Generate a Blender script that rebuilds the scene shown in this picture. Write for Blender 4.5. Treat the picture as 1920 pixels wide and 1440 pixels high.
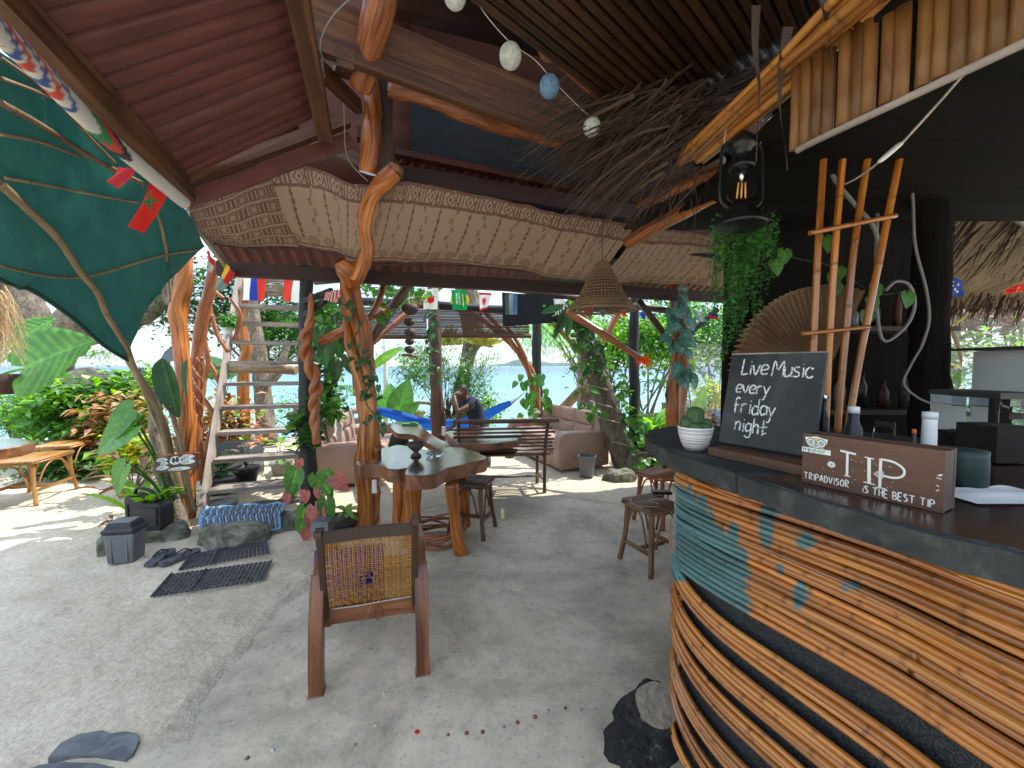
import bpy, bmesh, math, random
from math import sin, cos, pi, radians, atan2, sqrt, exp
from mathutils import Vector, Matrix, noise
from mathutils.bvhtree import BVHTree
random.seed(7)
R = random.random
def U(a, b): return a+(b-a)*random.random()
scene = bpy.context.scene
for o in list(bpy.data.objects): bpy.data.objects.remove(o)
# ------------------------------------------------------------ camera
F = 760.0; TH = math.atan(34/F); CH = 1.5
cam = bpy.data.objects.new('camera', bpy.data.cameras.new('camera'))
scene.collection.objects.link(cam)
cam.location = (0, 0, CH); cam.rotation_euler = (pi/2-TH, 0, 0)
cam.data.sensor_width = 36; cam.data.lens = F/1920*36
cam.data.clip_start = .02; cam.data.clip_end = 30000
scene.camera = cam
scene.render.resolution_x = 1024; scene.render.resolution_y = 768
# ------------------------------------------------------------ sun, sky, exposure
SUN = Vector((.55, .25, 1.0)).normalized()
SUN_EL = math.asin(SUN.z); SUN_AZ = math.atan2(SUN.x, SUN.y)
sd = bpy.data.lights.new('sun', 'SUN'); sd.energy = 2.2; sd.angle = radians(.6); sd.color = (1, .95, .86)
so = bpy.data.objects.new('sun', sd); scene.collection.objects.link(so)
so.rotation_euler = SUN.to_track_quat('Z', 'Y').to_euler(); so.location = (6, 3, 12)
world = bpy.data.worlds.new('World'); scene.world = world; world.use_nodes = True
wt = world.node_tree; wn = wt.nodes; wn.clear()
w_out = wn.new('ShaderNodeOutputWorld'); w_bg = wn.new('ShaderNodeBackground'); w_bg.inputs[1].default_value = .08
sky = wn.new('ShaderNodeTexSky'); sky.sky_type = 'NISHITA'; sky.sun_disc = False
sky.sun_elevation = SUN_EL; sky.sun_rotation = SUN_AZ; sky.dust_density = .2; sky.air_density = 1.0; sky.ozone_density = 3
w_tc = wn.new('ShaderNodeTexCoord'); w_map = wn.new('ShaderNodeMapping'); w_map.inputs['Scale'].default_value = (1, 1, 3.2)
w_no = wn.new('ShaderNodeTexNoise'); w_no.inputs['Scale'].default_value = 3.2; w_no.inputs['Detail'].default_value = 7; w_no.inputs['Roughness'].default_value = .58
w_rp = wn.new('ShaderNodeValToRGB'); w_rp.color_ramp.elements[0].position = .42; w_rp.color_ramp.elements[1].position = .6
w_rp.color_ramp.elements[0].color = (.22, .22, .22, 1); w_rp.color_ramp.elements[1].color = (.95, .95, .95, 1)
w_mx = wn.new('ShaderNodeMixRGB'); w_mx.inputs[2].default_value = (3.7, 4.15, 4.45, 1)
# an overcast sky is about three times as bright overhead as at the horizon
w_sep = wn.new('ShaderNodeSeparateXYZ'); w_zr = wn.new('ShaderNodeMapRange'); w_zr.inputs[3].default_value = 1; w_zr.inputs[4].default_value = 3; w_hi = wn.new('ShaderNodeVectorMath'); w_hi.operation = 'SCALE'
for a, b in ((w_tc.outputs['Generated'], w_map.inputs[0]), (w_map.outputs[0], w_no.inputs['Vector']), (w_no.outputs[0], w_rp.inputs[0]),
             (w_rp.outputs[0], w_mx.inputs[0]), (sky.outputs[0], w_mx.inputs[1]), (w_tc.outputs['Generated'], w_sep.inputs[0]), (w_sep.outputs[2], w_zr.inputs[0]), (w_mx.outputs[0], w_hi.inputs[0]), (w_zr.outputs[0], w_hi.inputs['Scale']), (w_hi.outputs[0], w_bg.inputs[0]), (w_bg.outputs[0], w_out.inputs[0])):
    wt.links.new(a, b)
scene.view_settings.view_transform = 'Standard'; scene.view_settings.look = 'None'
scene.view_settings.exposure = 1.6; scene.view_settings.gamma = 1; scene.view_settings.use_curve_mapping = False
scene.render.engine = 'CYCLES'
scene.cycles.max_bounces = 8; scene.cycles.diffuse_bounces = 5; scene.cycles.transparent_max_bounces = 16
# ------------------------------------------------------------ pixel of the photograph (1920x1440) -> point at a chosen real depth / height
def ray(px, py):
    x = (px-960)/F; y = (720-py)/F
    return Vector((x, cos(TH)+y*sin(TH), -sin(TH)+y*cos(TH)))
CAMP = Vector((0, 0, CH))
def W(px, py, Y):
    d = ray(px, py); return CAMP+d*(Y/d.y)
def WZ(px, py, z=0.0):
    d = ray(px, py); return CAMP+d*((z-CH)/d.z)
G = WZ
def proj(p):
    v = Vector(p)-CAMP
    yc = v.z*cos(TH)+v.y*sin(TH); zc = v.y*cos(TH)-v.z*sin(TH)
    return 960+v.x/zc*F, 720-yc/zc*F
def V(*a): return Vector(a)
def cr(pts, k=6):
    """Catmull-Rom resample of points (tuples may carry extra values such as radius)"""
    P = [tuple(p) for p in pts]; n = len(P); out = []
    for i in range(n-1):
        a = P[max(i-1, 0)]; b = P[i]; c = P[i+1]; d = P[min(i+2, n-1)]
        for j in range(k):
            t = j/k
            out.append(tuple(.5*((2*b[m])+(-a[m]+c[m])*t+(2*a[m]-5*b[m]+4*c[m]-d[m])*t*t+(-a[m]+3*b[m]-3*c[m]+d[m])*t**3) for m in range(len(b))))
    out.append(P[-1]); return out
def wpath(pp, k=6):
    """list of (px,py,Y,radius_px) -> list of (x,y,z,r)"""
    out = []
    for q in pp:
        p = W(q[0], q[1], q[2]); out.append((p.x, p.y, p.z)+((q[3]/F*q[2],) if len(q) > 3 else ()))
    return cr(out, k)
# ------------------------------------------------------------ materials
MATS = {}
def _ramp(nt, cols, fac):
    r = nt.nodes.new('ShaderNodeValToRGB'); e = r.color_ramp.elements
    while len(e) < len(cols): e.new(.5)
    for i, (p, c) in enumerate(cols): e[i].position = p; e[i].color = (*c, 1)
    nt.links.new(fac, r.inputs[0]); return r.outputs[0]
def mat(name, cols, su=2, sv=30, detail=5, dist=.6, rough=(.5, .7), bump=.3, fine=0, var=.15, coords='uv', metal=0, coat=0, vc=False,
        transl=0, alpha=1, spec=.5, trans=0, scale=1, dirt=0, bdist=.01, sheen=0):
    m = bpy.data.materials.new(name); m.use_nodes = True; nt = m.node_tree; N = nt.nodes; L = nt.links
    bs = N['Principled BSDF']; out = N['Material Output']
    if not isinstance(cols, list): cols = [(0, cols), (1, cols)]
    tc = N.new('ShaderNodeTexCoord'); oi = N.new('ShaderNodeObjectInfo')
    mp = N.new('ShaderNodeVectorMath'); mp.operation = 'MULTIPLY'
    mp.inputs[1].default_value = (su, sv, 1) if coords == 'uv' else (scale, scale, scale)
    L.new(tc.outputs['UV' if coords == 'uv' else 'Object'], mp.inputs[0])
    ad = N.new('ShaderNodeVectorMath'); ad.operation = 'ADD'; L.new(mp.outputs[0], ad.inputs[0])
    ml = N.new('ShaderNodeMath'); ml.operation = 'MULTIPLY'; ml.inputs[1].default_value = 37; L.new(oi.outputs['Random'], ml.inputs[0]); L.new(ml.outputs[0], ad.inputs[1])
    no = N.new('ShaderNodeTexNoise'); no.inputs['Scale'].default_value = 1; no.inputs['Detail'].default_value = detail; no.inputs['Distortion'].default_value = dist
    no.inputs['Roughness'].default_value = .6
    L.new(ad.outputs[0], no.inputs['Vector'])
    col = _ramp(nt, cols, no.outputs[0])
    if vc:
        at = N.new('ShaderNodeAttribute'); at.attribute_name = 'tint'
        mm = N.new('ShaderNodeMixRGB'); mm.blend_type = 'MULTIPLY'; mm.inputs[0].default_value = 1
        L.new(col, mm.inputs[1]); L.new(at.outputs['Color'], mm.inputs[2]); col = mm.outputs[0]
    if dirt:
        n2 = N.new('ShaderNodeTexNoise'); n2.inputs['Scale'].default_value = 3.1; n2.inputs['Detail'].default_value = 8; L.new(tc.outputs['Object'], n2.inputs['Vector'])
        c2 = _ramp(nt, [(.35, (1-dirt,)*3), (.65, (1, 1, 1))], n2.outputs[0])
        mm = N.new('ShaderNodeMixRGB'); mm.blend_type = 'MULTIPLY'; mm.inputs[0].default_value = 1
        L.new(col, mm.inputs[1]); L.new(c2, mm.inputs[2]); col = mm.outputs[0]
    if var:
        h = N.new('ShaderNodeHueSaturation'); mr = N.new('ShaderNodeMapRange'); mr.inputs[3].default_value = 1-var; mr.inputs[4].default_value = 1+var
        L.new(oi.outputs['Random'], mr.inputs[0]); L.new(mr.outputs[0], h.inputs['Value']); L.new(col, h.inputs['Color']); col = h.outputs[0]
    L.new(col, bs.inputs['Base Color'])
    rr = N.new('ShaderNodeMapRange'); rr.inputs[3].default_value = rough[0]; rr.inputs[4].default_value = rough[1]; L.new(no.outputs[0], rr.inputs[0]); L.new(rr.outputs[0], bs.inputs['Roughness'])
    bs.inputs['Metallic'].default_value = metal; bs.inputs['Specular IOR Level'].default_value = spec
    if coat: bs.inputs['Coat Weight'].default_value = coat; bs.inputs['Coat Roughness'].default_value = .18
    if trans: bs.inputs['Transmission Weight'].default_value = trans
    if alpha < 1: bs.inputs['Alpha'].default_value = alpha
    if bump:
        b = N.new('ShaderNodeBump'); b.inputs['Strength'].default_value = bump; b.inputs['Distance'].default_value = bdist
        if fine:
            n3 = N.new('ShaderNodeTexNoise'); n3.inputs['Scale'].default_value = fine; n3.inputs['Detail'].default_value = 4; L.new(tc.outputs['Object'], n3.inputs['Vector'])
            am = N.new('ShaderNodeMath'); am.operation = 'ADD'; L.new(no.outputs[0], am.inputs[0]); L.new(n3.outputs[0], am.inputs[1]); L.new(am.outputs[0], b.inputs['Height'])
        else: L.new(no.outputs[0], b.inputs['Height'])
        L.new(b.outputs[0], bs.inputs['Normal'])
    if transl:
        t = N.new('ShaderNodeBsdfTranslucent'); mx = N.new('ShaderNodeMixShader'); mx.inputs[0].default_value = transl
        hs = N.new('ShaderNodeHueSaturation'); hs.inputs['Saturation'].default_value = 1.15; hs.inputs['Value'].default_value = 1.7; L.new(col, hs.inputs['Color']); L.new(hs.outputs[0], t.inputs[0])
        L.new(bs.outputs[0], mx.inputs[1]); L.new(t.outputs[0], mx.inputs[2]); L.new(mx.outputs[0], out.inputs[0])
    MATS[name] = m; return m
M = MATS
mat('varnished', [(.3, (.05, .014, .005)), (.42, (.26, .065, .01)), (.54, (.56, .165, .02)), (.72, (.7, .29, .055))], su=1.3, sv=34, detail=9, dist=1.1, rough=(.22, .42), bump=.9, coat=.35, var=.08, dirt=.35)
mat('redbark', [(.3, (.09, .024, .01)), (.48, (.3, .085, .024)), (.7, (.46, .17, .05))], su=3, sv=30, detail=9, dist=1.5, rough=(.3, .5), bump=.7, coat=.2, var=.12)
mat('chairwood', [(.3, (.07, .02, .008)), (.48, (.2, .06, .02)), (.66, (.34, .12, .04))], su=1.5, sv=30, rough=(.28, .42), bump=.2, coat=.3, var=.06, dirt=.4)
mat('chairdark', [(.3, (.03, .014, .008)), (.7, (.08, .038, .02))], su=1.5, sv=30, rough=(.4, .55), bump=.2, var=.08)
mat('beam', [(.3, (.035, .012, .005)), (.5, (.11, .042, .015)), (.7, (.2, .082, .028))], su=1.2, sv=22, detail=7, dist=1.2, rough=(.5, .7), bump=.3, var=.12, dirt=.3)
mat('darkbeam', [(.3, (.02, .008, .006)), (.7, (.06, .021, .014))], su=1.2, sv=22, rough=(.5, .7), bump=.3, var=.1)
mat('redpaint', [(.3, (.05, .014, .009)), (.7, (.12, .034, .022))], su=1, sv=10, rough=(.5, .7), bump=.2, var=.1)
mat('greywood', [(.3, (.17, .135, .11)), (.5, (.36, .3, .25)), (.7, (.54, .48, .41))], su=1.5, sv=26, rough=(.7, .85), bump=.5, dirt=.35)
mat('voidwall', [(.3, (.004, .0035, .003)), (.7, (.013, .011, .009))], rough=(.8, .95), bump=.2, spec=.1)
mat('blackwood', [(.3, (.006, .006, .007)), (.7, (.028, .027, .028))], su=3, sv=20, rough=(.4, .6), bump=.5, var=.1)
mat('darkstick', [(.3, (.045, .02, .012)), (.7, (.15, .07, .038))], su=3, sv=24, rough=(.35, .55), bump=.4, coat=.15, var=.2)
mat('bark', [(.3, (.07, .05, .035)), (.5, (.19, .15, .11)), (.7, (.34, .29, .23))], su=8, sv=14, detail=9, dist=1, rough=(.8, .95), bump=1, bdist=.03)
mat('bamboo', [(.28, (.2, .055, .01)), (.5, (.44, .15, .022)), (.72, (.62, .27, .05))], su=2.2, sv=16, detail=6, rough=(.12, .26), bump=.06, coat=.7, vc=True, var=.2)
mat('bamboo_dry', [(.3, (.17, .1, .05)), (.7, (.38, .27, .15))], su=3, sv=14, rough=(.4, .6), bump=.2, vc=True, var=.15)
mat('bamboo_dark', [(.3, (.02, .008, .003)), (.7, (.055, .025, .009))], su=2, sv=12, rough=(.35, .5), bump=.2, vc=True, var=.25)
mat('slat', [(.3, (.09, .032, .007)), (.55, (.2, .085, .018)), (.75, (.28, .145, .038))], su=3, sv=18, rough=(.4, .6), bump=.2, var=.3, dirt=.3)
mat('roof_red', [(.3, (.12, .03, .024)), (.7, (.2, .058, .043))], su=1, sv=6, rough=(.42, .6), bump=.05, var=.06, dirt=.25, spec=.6)
mat('roof_green', [(.3, (.03, .08, .06)), (.7, (.08, .17, .13))], su=1, sv=6, rough=(.4, .6), bump=.05, dirt=.25)
mat('tarp', [(.3, (.014, .062, .05)), (.7, (.022, .09, .07))], su=3, sv=3, rough=(.65, .8), bump=.5, transl=.22, var=0, bdist=.03)
mat('darkcloth', [(.3, (.01, .012, .016)), (.7, (.03, .034, .04))], su=30, sv=30, rough=(.8, .95), bump=.3, var=.05)
mat('mesh_black', [(.4, (.006, .007, .008)), (.6, (.03, .033, .036))], su=260, sv=260, detail=0, dist=0, rough=(.5, .8), bump=.4, var=0)
mat('batik', (1, 1, 1), su=60, sv=60, rough=(.85, .95), bump=.25, vc=True, transl=.1, var=0, bdist=.004)
mat('print', (1, 1, 1), su=8, sv=8, rough=(.7, .9), bump=.15, vc=True, transl=.3, var=0)
mat('paint', (1, 1, 1), su=5, sv=5, rough=(.35, .5), bump=.05, vc=True, var=0)
mat('white', (.75, .75, .72), rough=(.4, .6), bump=.05, var=.02)
mat('chalk', [(.4, (.1, .105, .105)), (.52, (.74, .74, .72))], su=300, sv=300, coords='obj', scale=220, rough=(.9, 1), bump=0, var=0)
mat('chalkboard', [(.35, (.01, .013, .013)), (.62, (.035, .04, .04)), (.8, (.12, .125, .12))], su=3, sv=8, detail=8, dist=2, rough=(.5, .7), bump=.05, var=0)
mat('tipwood', [(.3, (.08, .034, .018)), (.7, (.15, .068, .036))], su=3, sv=30, rough=(.5, .65), bump=.1, var=0, dirt=.2)
mat('counter', [(.3, (.02, .01, .007)), (.7, (.07, .03, .018))], su=2, sv=20, rough=(.16, .32), bump=.1, var=0, coat=.3)
mat('slate', [(.3, (.01, .012, .011)), (.55, (.03, .033, .031)), (.8, (.1, .1, .09))], su=4, sv=9, detail=9, dist=1.5, rough=(.6, .85), bump=.5, var=.05)
mat('tabletop', [(.3, (.03, .01, .006)), (.7, (.13, .05, .025))], su=7, sv=7, coords='obj', scale=7, dist=2.2, rough=(.08, .2), bump=.5, coat=1, var=0, bdist=.006)
mat('tableedge', [(.3, (.06, .02, .009)), (.5, (.19, .07, .028)), (.7, (.3, .13, .055))], su=5, sv=5, coords='obj', scale=9, detail=8, rough=(.35, .55), bump=.5, coat=.15, var=0)
mat('vinyl', [(.3, (.33, .2, .145)), (.7, (.42, .27, .2))], coords='obj', scale=5, rough=(.38, .5), bump=.35, fine=60, var=.03, bdist=.004)
mat('dark_brown', (.06, .03, .02), rough=(.8, .9), bump=0)  # even dark brown for the lamp liner, a hanging pot and the mouth
mat('plastic_grey', [(.3, (.13, .14, .155)), (.7, (.18, .19, .2))], coords='obj', scale=6, rough=(.35, .5), bump=.05, dirt=.25)
mat('plastic_black', [(.3, (.012, .012, .014)), (.7, (.03, .03, .034))], coords='obj', scale=6, rough=(.3, .5), bump=.05)
mat('metal_black', (.012, .013, .014), rough=(.25, .4), bump=.02, metal=.3)
mat('chrome', (.75, .75, .75), rough=(.1, .2), bump=0, metal=1)
mat('charbark', [(.4, (.008, .008, .008)), (.62, (.035, .033, .032)), (.72, (.25, .24, .22))], coords='obj', scale=30, detail=9, dist=1, rough=(.8, .95), bump=1, bdist=.03, var=0)
mat('stone', [(.3, (.06, .07, .035)), (.46, (.16, .16, .11)), (.62, (.36, .33, .27)), (.75, (.45, .42, .35))], coords='obj', scale=9, detail=9, rough=(.8, .95), bump=1, bdist=.02, dirt=.5)
mat('slatestone', [(.3, (.07, .075, .08)), (.7, (.2, .205, .21))], coords='obj', scale=14, detail=9, rough=(.6, .8), bump=.8)
mat('concrete_pot', [(.3, (.26, .25, .23)), (.7, (.42, .41, .38))], coords='obj', scale=8, detail=8, rough=(.7, .9), bump=.3, dirt=.3)
mat('soil', (.03, .022, .016), rough=(.9, 1), bump=.5)
mat('straw', [(.3, (.3, .19, .09)), (.7, (.55, .4, .22))], su=20, sv=3, rough=(.7, .9), bump=.1, vc=True, var=.1, transl=.2)
mat('frond', [(.3, (.025, .013, .007)), (.7, (.08, .044, .025))], su=10, sv=3, rough=(.7, .9), bump=.1, vc=True, var=.1)
mat('thatch', [(.3, (.09, .06, .035)), (.7, (.22, .16, .09))], su=3, sv=60, rough=(.8, .95), bump=.8, var=0)
mat('wicker', [(.3, (.36, .15, .03)), (.7, (.6, .3, .07))], su=5, sv=3, rough=(.3, .5), bump=.1, coat=.2, vc=True, var=0)
mat('wicker_lamp', [(.3, (.2, .12, .06)), (.7, (.36, .235, .125))], su=12, sv=3, rough=(.45, .6), bump=.2, var=0, transl=.08)
mat('rope', [(.3, (.35, .3, .24)), (.7, (.6, .55, .46))], su=60, sv=8, rough=(.8, .9), bump=.3, var=.1)
mat('cable_grey', (.22, .21, .2), rough=(.5, .6), bump=0, var=.05)
mat('orange', (.85, .23, .03), rough=(.7, .9), bump=0, transl=.3, var=.2)
mat('purple', (.07, .025, .2), rough=(.85, .95), bump=.1, var=0)
mat('bluecloth', [(.3, (.012, .07, .3)), (.7, (.03, .14, .5))], su=1, sv=30, rough=(.7, .9), bump=.5, transl=.25, var=0)
mat('towel', [(.3, (.6, .58, .56)), (.7, (.8, .79, .77))], su=3, sv=50, rough=(.9, 1), bump=.3, var=0)
mat('ball_white', [(.35, (.42, .45, .42)), (.6, (.6, .62, .58))], coords='obj', scale=60, detail=3, rough=(.9, 1), bump=.6, bdist=.003, transl=.15, var=.05)
mat('ball_blue', [(.35, (.1, .2, .33)), (.6, (.17, .32, .48))], coords='obj', scale=60, detail=3, rough=(.9, 1), bump=.6, bdist=.003, transl=.15, var=.05)
mat('coconut', [(.3, (.03, .022, .018)), (.7, (.12, .09, .07))], coords='obj', scale=30, rough=(.6, .8), bump=.4, var=.15)
mat('skin', [(.3, (.13, .06, .035)), (.7, (.19, .095, .058))], coords='obj', scale=14, rough=(.4, .55), bump=.05, var=0)
mat('hair', (.01, .008, .008), rough=(.5, .7), bump=.5, coords='obj', scale=80, var=0)
mat('shirt', [(.3, (.012, .017, .035)), (.7, (.025, .032, .06))], coords='obj', scale=12, rough=(.85, .95), bump=.4, var=0)
mat('shorts', [(.3, (.15, .22, .32)), (.7, (.3, .38, .5))], coords='obj', scale=18, rough=(.85, .95), bump=.3, var=0)
mat('cactus', [(.3, (.03, .07, .025)), (.7, (.08, .15, .05))], coords='obj', scale=40, rough=(.6, .8), bump=.5, var=.1)
mat('rug_blue', [(.3, (.12, .32, .55)), (.7, (.28, .56, .8))], su=40, sv=6, rough=(.85, .95), bump=.3, var=.1)
mat('rug_brown', [(.3, (.13, .09, .09)), (.7, (.3, .25, .26))], su=40, sv=6, rough=(.85, .95), bump=.3, var=.1)
mat('rubber', [(.3, (.04, .04, .05)), (.7, (.14, .14, .16))], coords='obj', scale=20, rough=(.6, .8), bump=.2, var=.05)
def leafm(name, c1, c2, tl=.35, rough=(.35, .5)):
    return mat(name, [(.3, tuple(min(.9, c*1.2) for c in c1)), (.7, tuple(min(.9, c*1.25) for c in c2))], coords='obj', scale=6, rough=rough, bump=.15, vc=True, transl=tl, var=.22, coat=.1)
leafm('leaf', (.035, .11, .02), (.08, .2, .035)); leafm('leaf_dark', (.015, .05, .015), (.035, .1, .03), .25)
leafm('leaf_lime', (.11, .26, .03), (.22, .38, .05), .45); leafm('leaf_yellow', (.3, .32, .04), (.5, .42, .06), .4)
leafm('leaf_blue', (.05, .14, .12), (.13, .26, .23), .2); leafm('leaf_fresh', (.06, .18, .04), (.12, .28, .06), .4)
leafm('leaf_red', (.34, .07, .07), (.5, .17, .14), .3); leafm('leaf_bronze', (.1, .04, .02), (.25, .1, .03), .3)
leafm('leaf_pink', (.5, .22, .15), (.6, .4, .22), .35); leafm('leaf_white', (.35, .5, .35), (.5, .6, .45), .3)
leafm('leaf_dryfan', (.38, .23, .12), (.55, .38, .22), .1, (.5, .7))
g = bpy.data.materials.new('glass'); g.use_nodes = True; b_ = g.node_tree.nodes['Principled BSDF']; b_.inputs['Transmission Weight'].default_value = 1; b_.inputs['Roughness'].default_value = .03
b_.inputs['IOR'].default_value = 1.06; b_.inputs['Base Color'].default_value = (.95, .98, 1, 1); M['glass'] = g
# ------------------------------------------------------------ mesh builder
class MB:
    def __init__(s): s.v = []; s.f = []; s.uv = []; s.t = []; s.tt = (1, 1, 1); s.smooth = []; s.mi = []; s.cm = 0
    def av(s, p, t=None): s.v.append((p[0], p[1], p[2])); s.t.append(t or s.tt); return len(s.v)-1
    def af(s, idx, uv=None, sm=False):
        s.f.append(tuple(idx)); s.smooth.append(sm); s.mi.append(s.cm)
        if uv is None: uv = [(s.v[i][0]+s.v[i][1], s.v[i][2]+s.v[i][1]*.3) for i in idx]
        s.uv.append(uv)
    def box(s, c, sz, X=None, Y=None, Z=None, taper=None):
        c = Vector(c); X = Vector(X or (1, 0, 0)); Y = Vector(Y or (0, 1, 0)); Z = Vector(Z) if Z else X.cross(Y)
        ax = [X.normalized(), Y.normalized(), Z.normalized()]; la = max(range(3), key=lambda i: sz[i]); b0 = len(s.v)
        for k in range(8):
            q = [(-.5, .5)[(k >> j) & 1]*sz[j] for j in range(3)]
            if taper and q[2] > 0: q[0] *= taper; q[1] *= taper
            s.av(c+ax[0]*q[0]+ax[1]*q[1]+ax[2]*q[2])
        for fc in ((0, 2, 3, 1), (4, 5, 7, 6), (0, 1, 5, 4), (2, 6, 7, 3), (0, 4, 6, 2), (1, 3, 7, 5)):
            uv = []
            for k in fc:
                q = [(-.5, .5)[(k >> j) & 1]*sz[j] for j in range(3)]
                o = [q[j] for j in range(3) if j != la]; uv.append((q[la], o[0]+o[1]*.97))
            s.af([b0+k for k in fc], uv)
    def beam(s, a, b, w, h, up=(0, 0, 1)):
        a = Vector(a); b = Vector(b); d = b-a; X = d.normalized(); Yv = Vector(up).cross(X).normalized(); Z = X.cross(Yv)
        s.box((a+b)/2, (d.length, w, h), X, Yv, Z)
    def tube(s, pts, r=None, n=8, caps=True, jit=0, tint=None, squash=1, prof=None, uoff=0):
        P = [Vector(p[:3]) for p in pts]; rad = [(p[3] if len(p) > 3 else r) for p in pts]
        if r is not None and not callable(r) and len(pts[0]) < 4: rad = [r]*len(P)
        T = [(P[min(i+1, len(P)-1)]-P[max(i-1, 0)]).normalized() for i in range(len(P))]
        nrm = T[0].orthogonal().normalized()
        if abs(T[0].z) < .9: nrm = (Vector((0, 0, 1))-T[0]*T[0].z).normalized()
        u = uoff; rows = []; us = []
        for i, p in enumerate(P):
            nrm = (nrm-T[i]*nrm.dot(T[i])).normalized(); bn = T[i].cross(nrm)
            if i: u += (P[i]-P[i-1]).length
            row = []
            for k in range(n):
                a = 2*pi*k/n; rr = rad[i]*(1+(jit*(noise.noise(Vector((cos(a)*1.3+u*5, sin(a)*1.3, u*4+rad[0]*50))) if jit else 0)))
                if prof: rr *= prof(a, u)
                q = p+nrm*cos(a)*rr*squash+bn*sin(a)*rr
                row.append(s.av(q, tint(u, a, q) if tint else None))
            rows.append(row); us.append(u)
        for i in range(len(P)-1):
            for k in range(n):
                k2 = (k+1) % n; v0 = 2*pi*k/n*rad[i]; v1 = 2*pi*(k+1)/n*rad[i]
                s.af((rows[i][k], rows[i+1][k], rows[i+1][k2], rows[i][k2]), [(us[i], v0), (us[i+1], v0), (us[i+1], v1), (us[i], v1)], True)
        if caps:
            s.af(rows[0][:: 1], [(cos(2*pi*k/n)*rad[0], sin(2*pi*k/n)*rad[0]*.1) for k in range(n)]); s.af(rows[-1][::-1], [(cos(2*pi*k/n)*rad[-1], sin(2*pi*k/n)*rad[-1]*.1) for k in range(n)])
    def lathe(s, prof, c=(0, 0, 0), n=24, flute=0, fn=8, ax=None):
        c = Vector(c); rows = []
        for (r, z) in prof:
            row = []
            for k in range(n):
                a = 2*pi*k/n; rr = r*(1+flute*cos(a*fn)); row.append(s.av(c+Vector((rr*cos(a), rr*sin(a), z))))
            rows.append(row)
        L = 0
        for i in range(len(prof)-1):
            dL = sqrt((prof[i+1][0]-prof[i][0])**2+(prof[i+1][1]-prof[i][1])**2)
            for k in range(n):
                k2 = (k+1) % n; rr = max(prof[i][0], .01)
                s.af((rows[i][k], rows[i][k2], rows[i+1][k2], rows[i+1][k]), [(L, 2*pi*k/n*rr), (L, 2*pi*(k+1)/n*rr), (L+dL, 2*pi*(k+1)/n*rr), (L+dL, 2*pi*k/n*rr)], True)
            L += dL
        if prof[0][0] > 1e-4: s.af(rows[0][::-1])
        if prof[-1][0] > 1e-4: s.af(rows[-1])
    def prism(s, poly, z0, z1, vfn=None, side_mi=None, bev=0):
        n = len(poly); P = [Vector((p[0], p[1], 0)) for p in poly]
        if sum(P[i].x*P[(i+1) % n].y-P[(i+1) % n].x*P[i].y for i in range(n)) < 0: P = P[::-1]
        C = sum(P, Vector())/n
        b = [s.av((p.x, p.y, z0)) for p in P]; m = [s.av((p.x, p.y, z1-bev)) for p in P]
        t = [s.av((C.x+(p.x-C.x)*(1-bev*2), C.y+(p.y-C.y)*(1-bev*2), z1)) for p in P] if bev else m
        s.af(t); s.af(b[::-1]); c0 = s.cm
        if side_mi is not None: s.cm = side_mi
        for i in range(n):
            j = (i+1) % n; s.af((b[i], b[j], m[j], m[i]))
            if bev: s.af((m[i], m[j], t[j], t[i]))
        s.cm = c0
    def grid(s, fn, nu, nv, tint=None, uv=None, sm=True):
        b0 = len(s.v)
        for j in range(nv+1):
            for i in range(nu+1):
                a, b = i/nu, j/nv; s.av(fn(a, b), tint(a, b) if tint else None)
        for j in range(nv):
            for i in range(nu):
                q = [(i, j), (i+1, j), (i+1, j+1), (i, j+1)]
                s.af([b0+y*(nu+1)+x for x, y in q], [uv(x/nu, y/nv) if uv else (x/nu, y/nv) for x, y in q], sm)
    def build(s, name, m, parent=None, kind=None, label=None, cat=None, group=None, thick=0, tint=True):
        me = bpy.data.meshes.new(name); off = wloc(parent)
        vs = [(v[0]-off.x, v[1]-off.y, v[2]-off.z) for v in s.v] if off.length else s.v
        me.from_pydata(vs, [], s.f)
        ul = me.uv_layers.new(name='UVMap'); fl = []
        for q in s.uv:
            for c in q: fl.append(c[0]); fl.append(c[1])
        ul.data.foreach_set('uv', fl)
        me.polygons.foreach_set('use_smooth', s.smooth); me.polygons.foreach_set('material_index', s.mi)
        for mm in (m if isinstance(m, (list, tuple)) else [m]): me.materials.append(M[mm] if isinstance(mm, str) else mm)
        at = me.color_attributes.new('tint', 'FLOAT_COLOR', 'POINT'); cl = []
        for t in s.t: cl += [t[0], t[1], t[2], 1]
        at.data.foreach_set('color', cl); me.update()
        o = bpy.data.objects.new(name, me); scene.collection.objects.link(o)
        if parent: o.parent = parent
        tagit(o, label, cat, group, kind)
        if thick:
            md = o.modifiers.new('thickness', 'SOLIDIFY'); md.thickness = thick; md.offset = 0
        return o
def wloc(o):
    p = Vector((0, 0, 0))
    while o: p += o.location; o = o.parent
    return p
def tagit(o, label=None, cat=None, group=None, kind=None):
    if label: o['label'] = label
    if cat: o['category'] = cat
    if group: o['group'] = group
    if kind: o['kind'] = kind
    return o
def T(name, label, cat, loc=(0, 0, 0), group=None, rz=0):
    o = bpy.data.objects.new(name, None); scene.collection.objects.link(o); o.location = loc; o.rotation_euler.z = rz
    o.empty_display_size = .1
    return tagit(o, label, cat, group)
def copy_tree(o, parent=None):
    c = o.copy(); scene.collection.objects.link(c); c.parent = parent
    for ch in list(o.children): copy_tree(ch, c)
    return c
def share(o, parent=None, name=None):
    c = o.copy(); scene.collection.objects.link(c); c.parent = parent; return c
def log(name, pp, m, parent=None, n=10, k=6, jit=.25, px=True, **kw):
    mb = MB(); mb.tube(wpath(pp, k) if px else cr(pp, k), n=n, jit=jit); return mb.build(name, m, parent, **kw)
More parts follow.
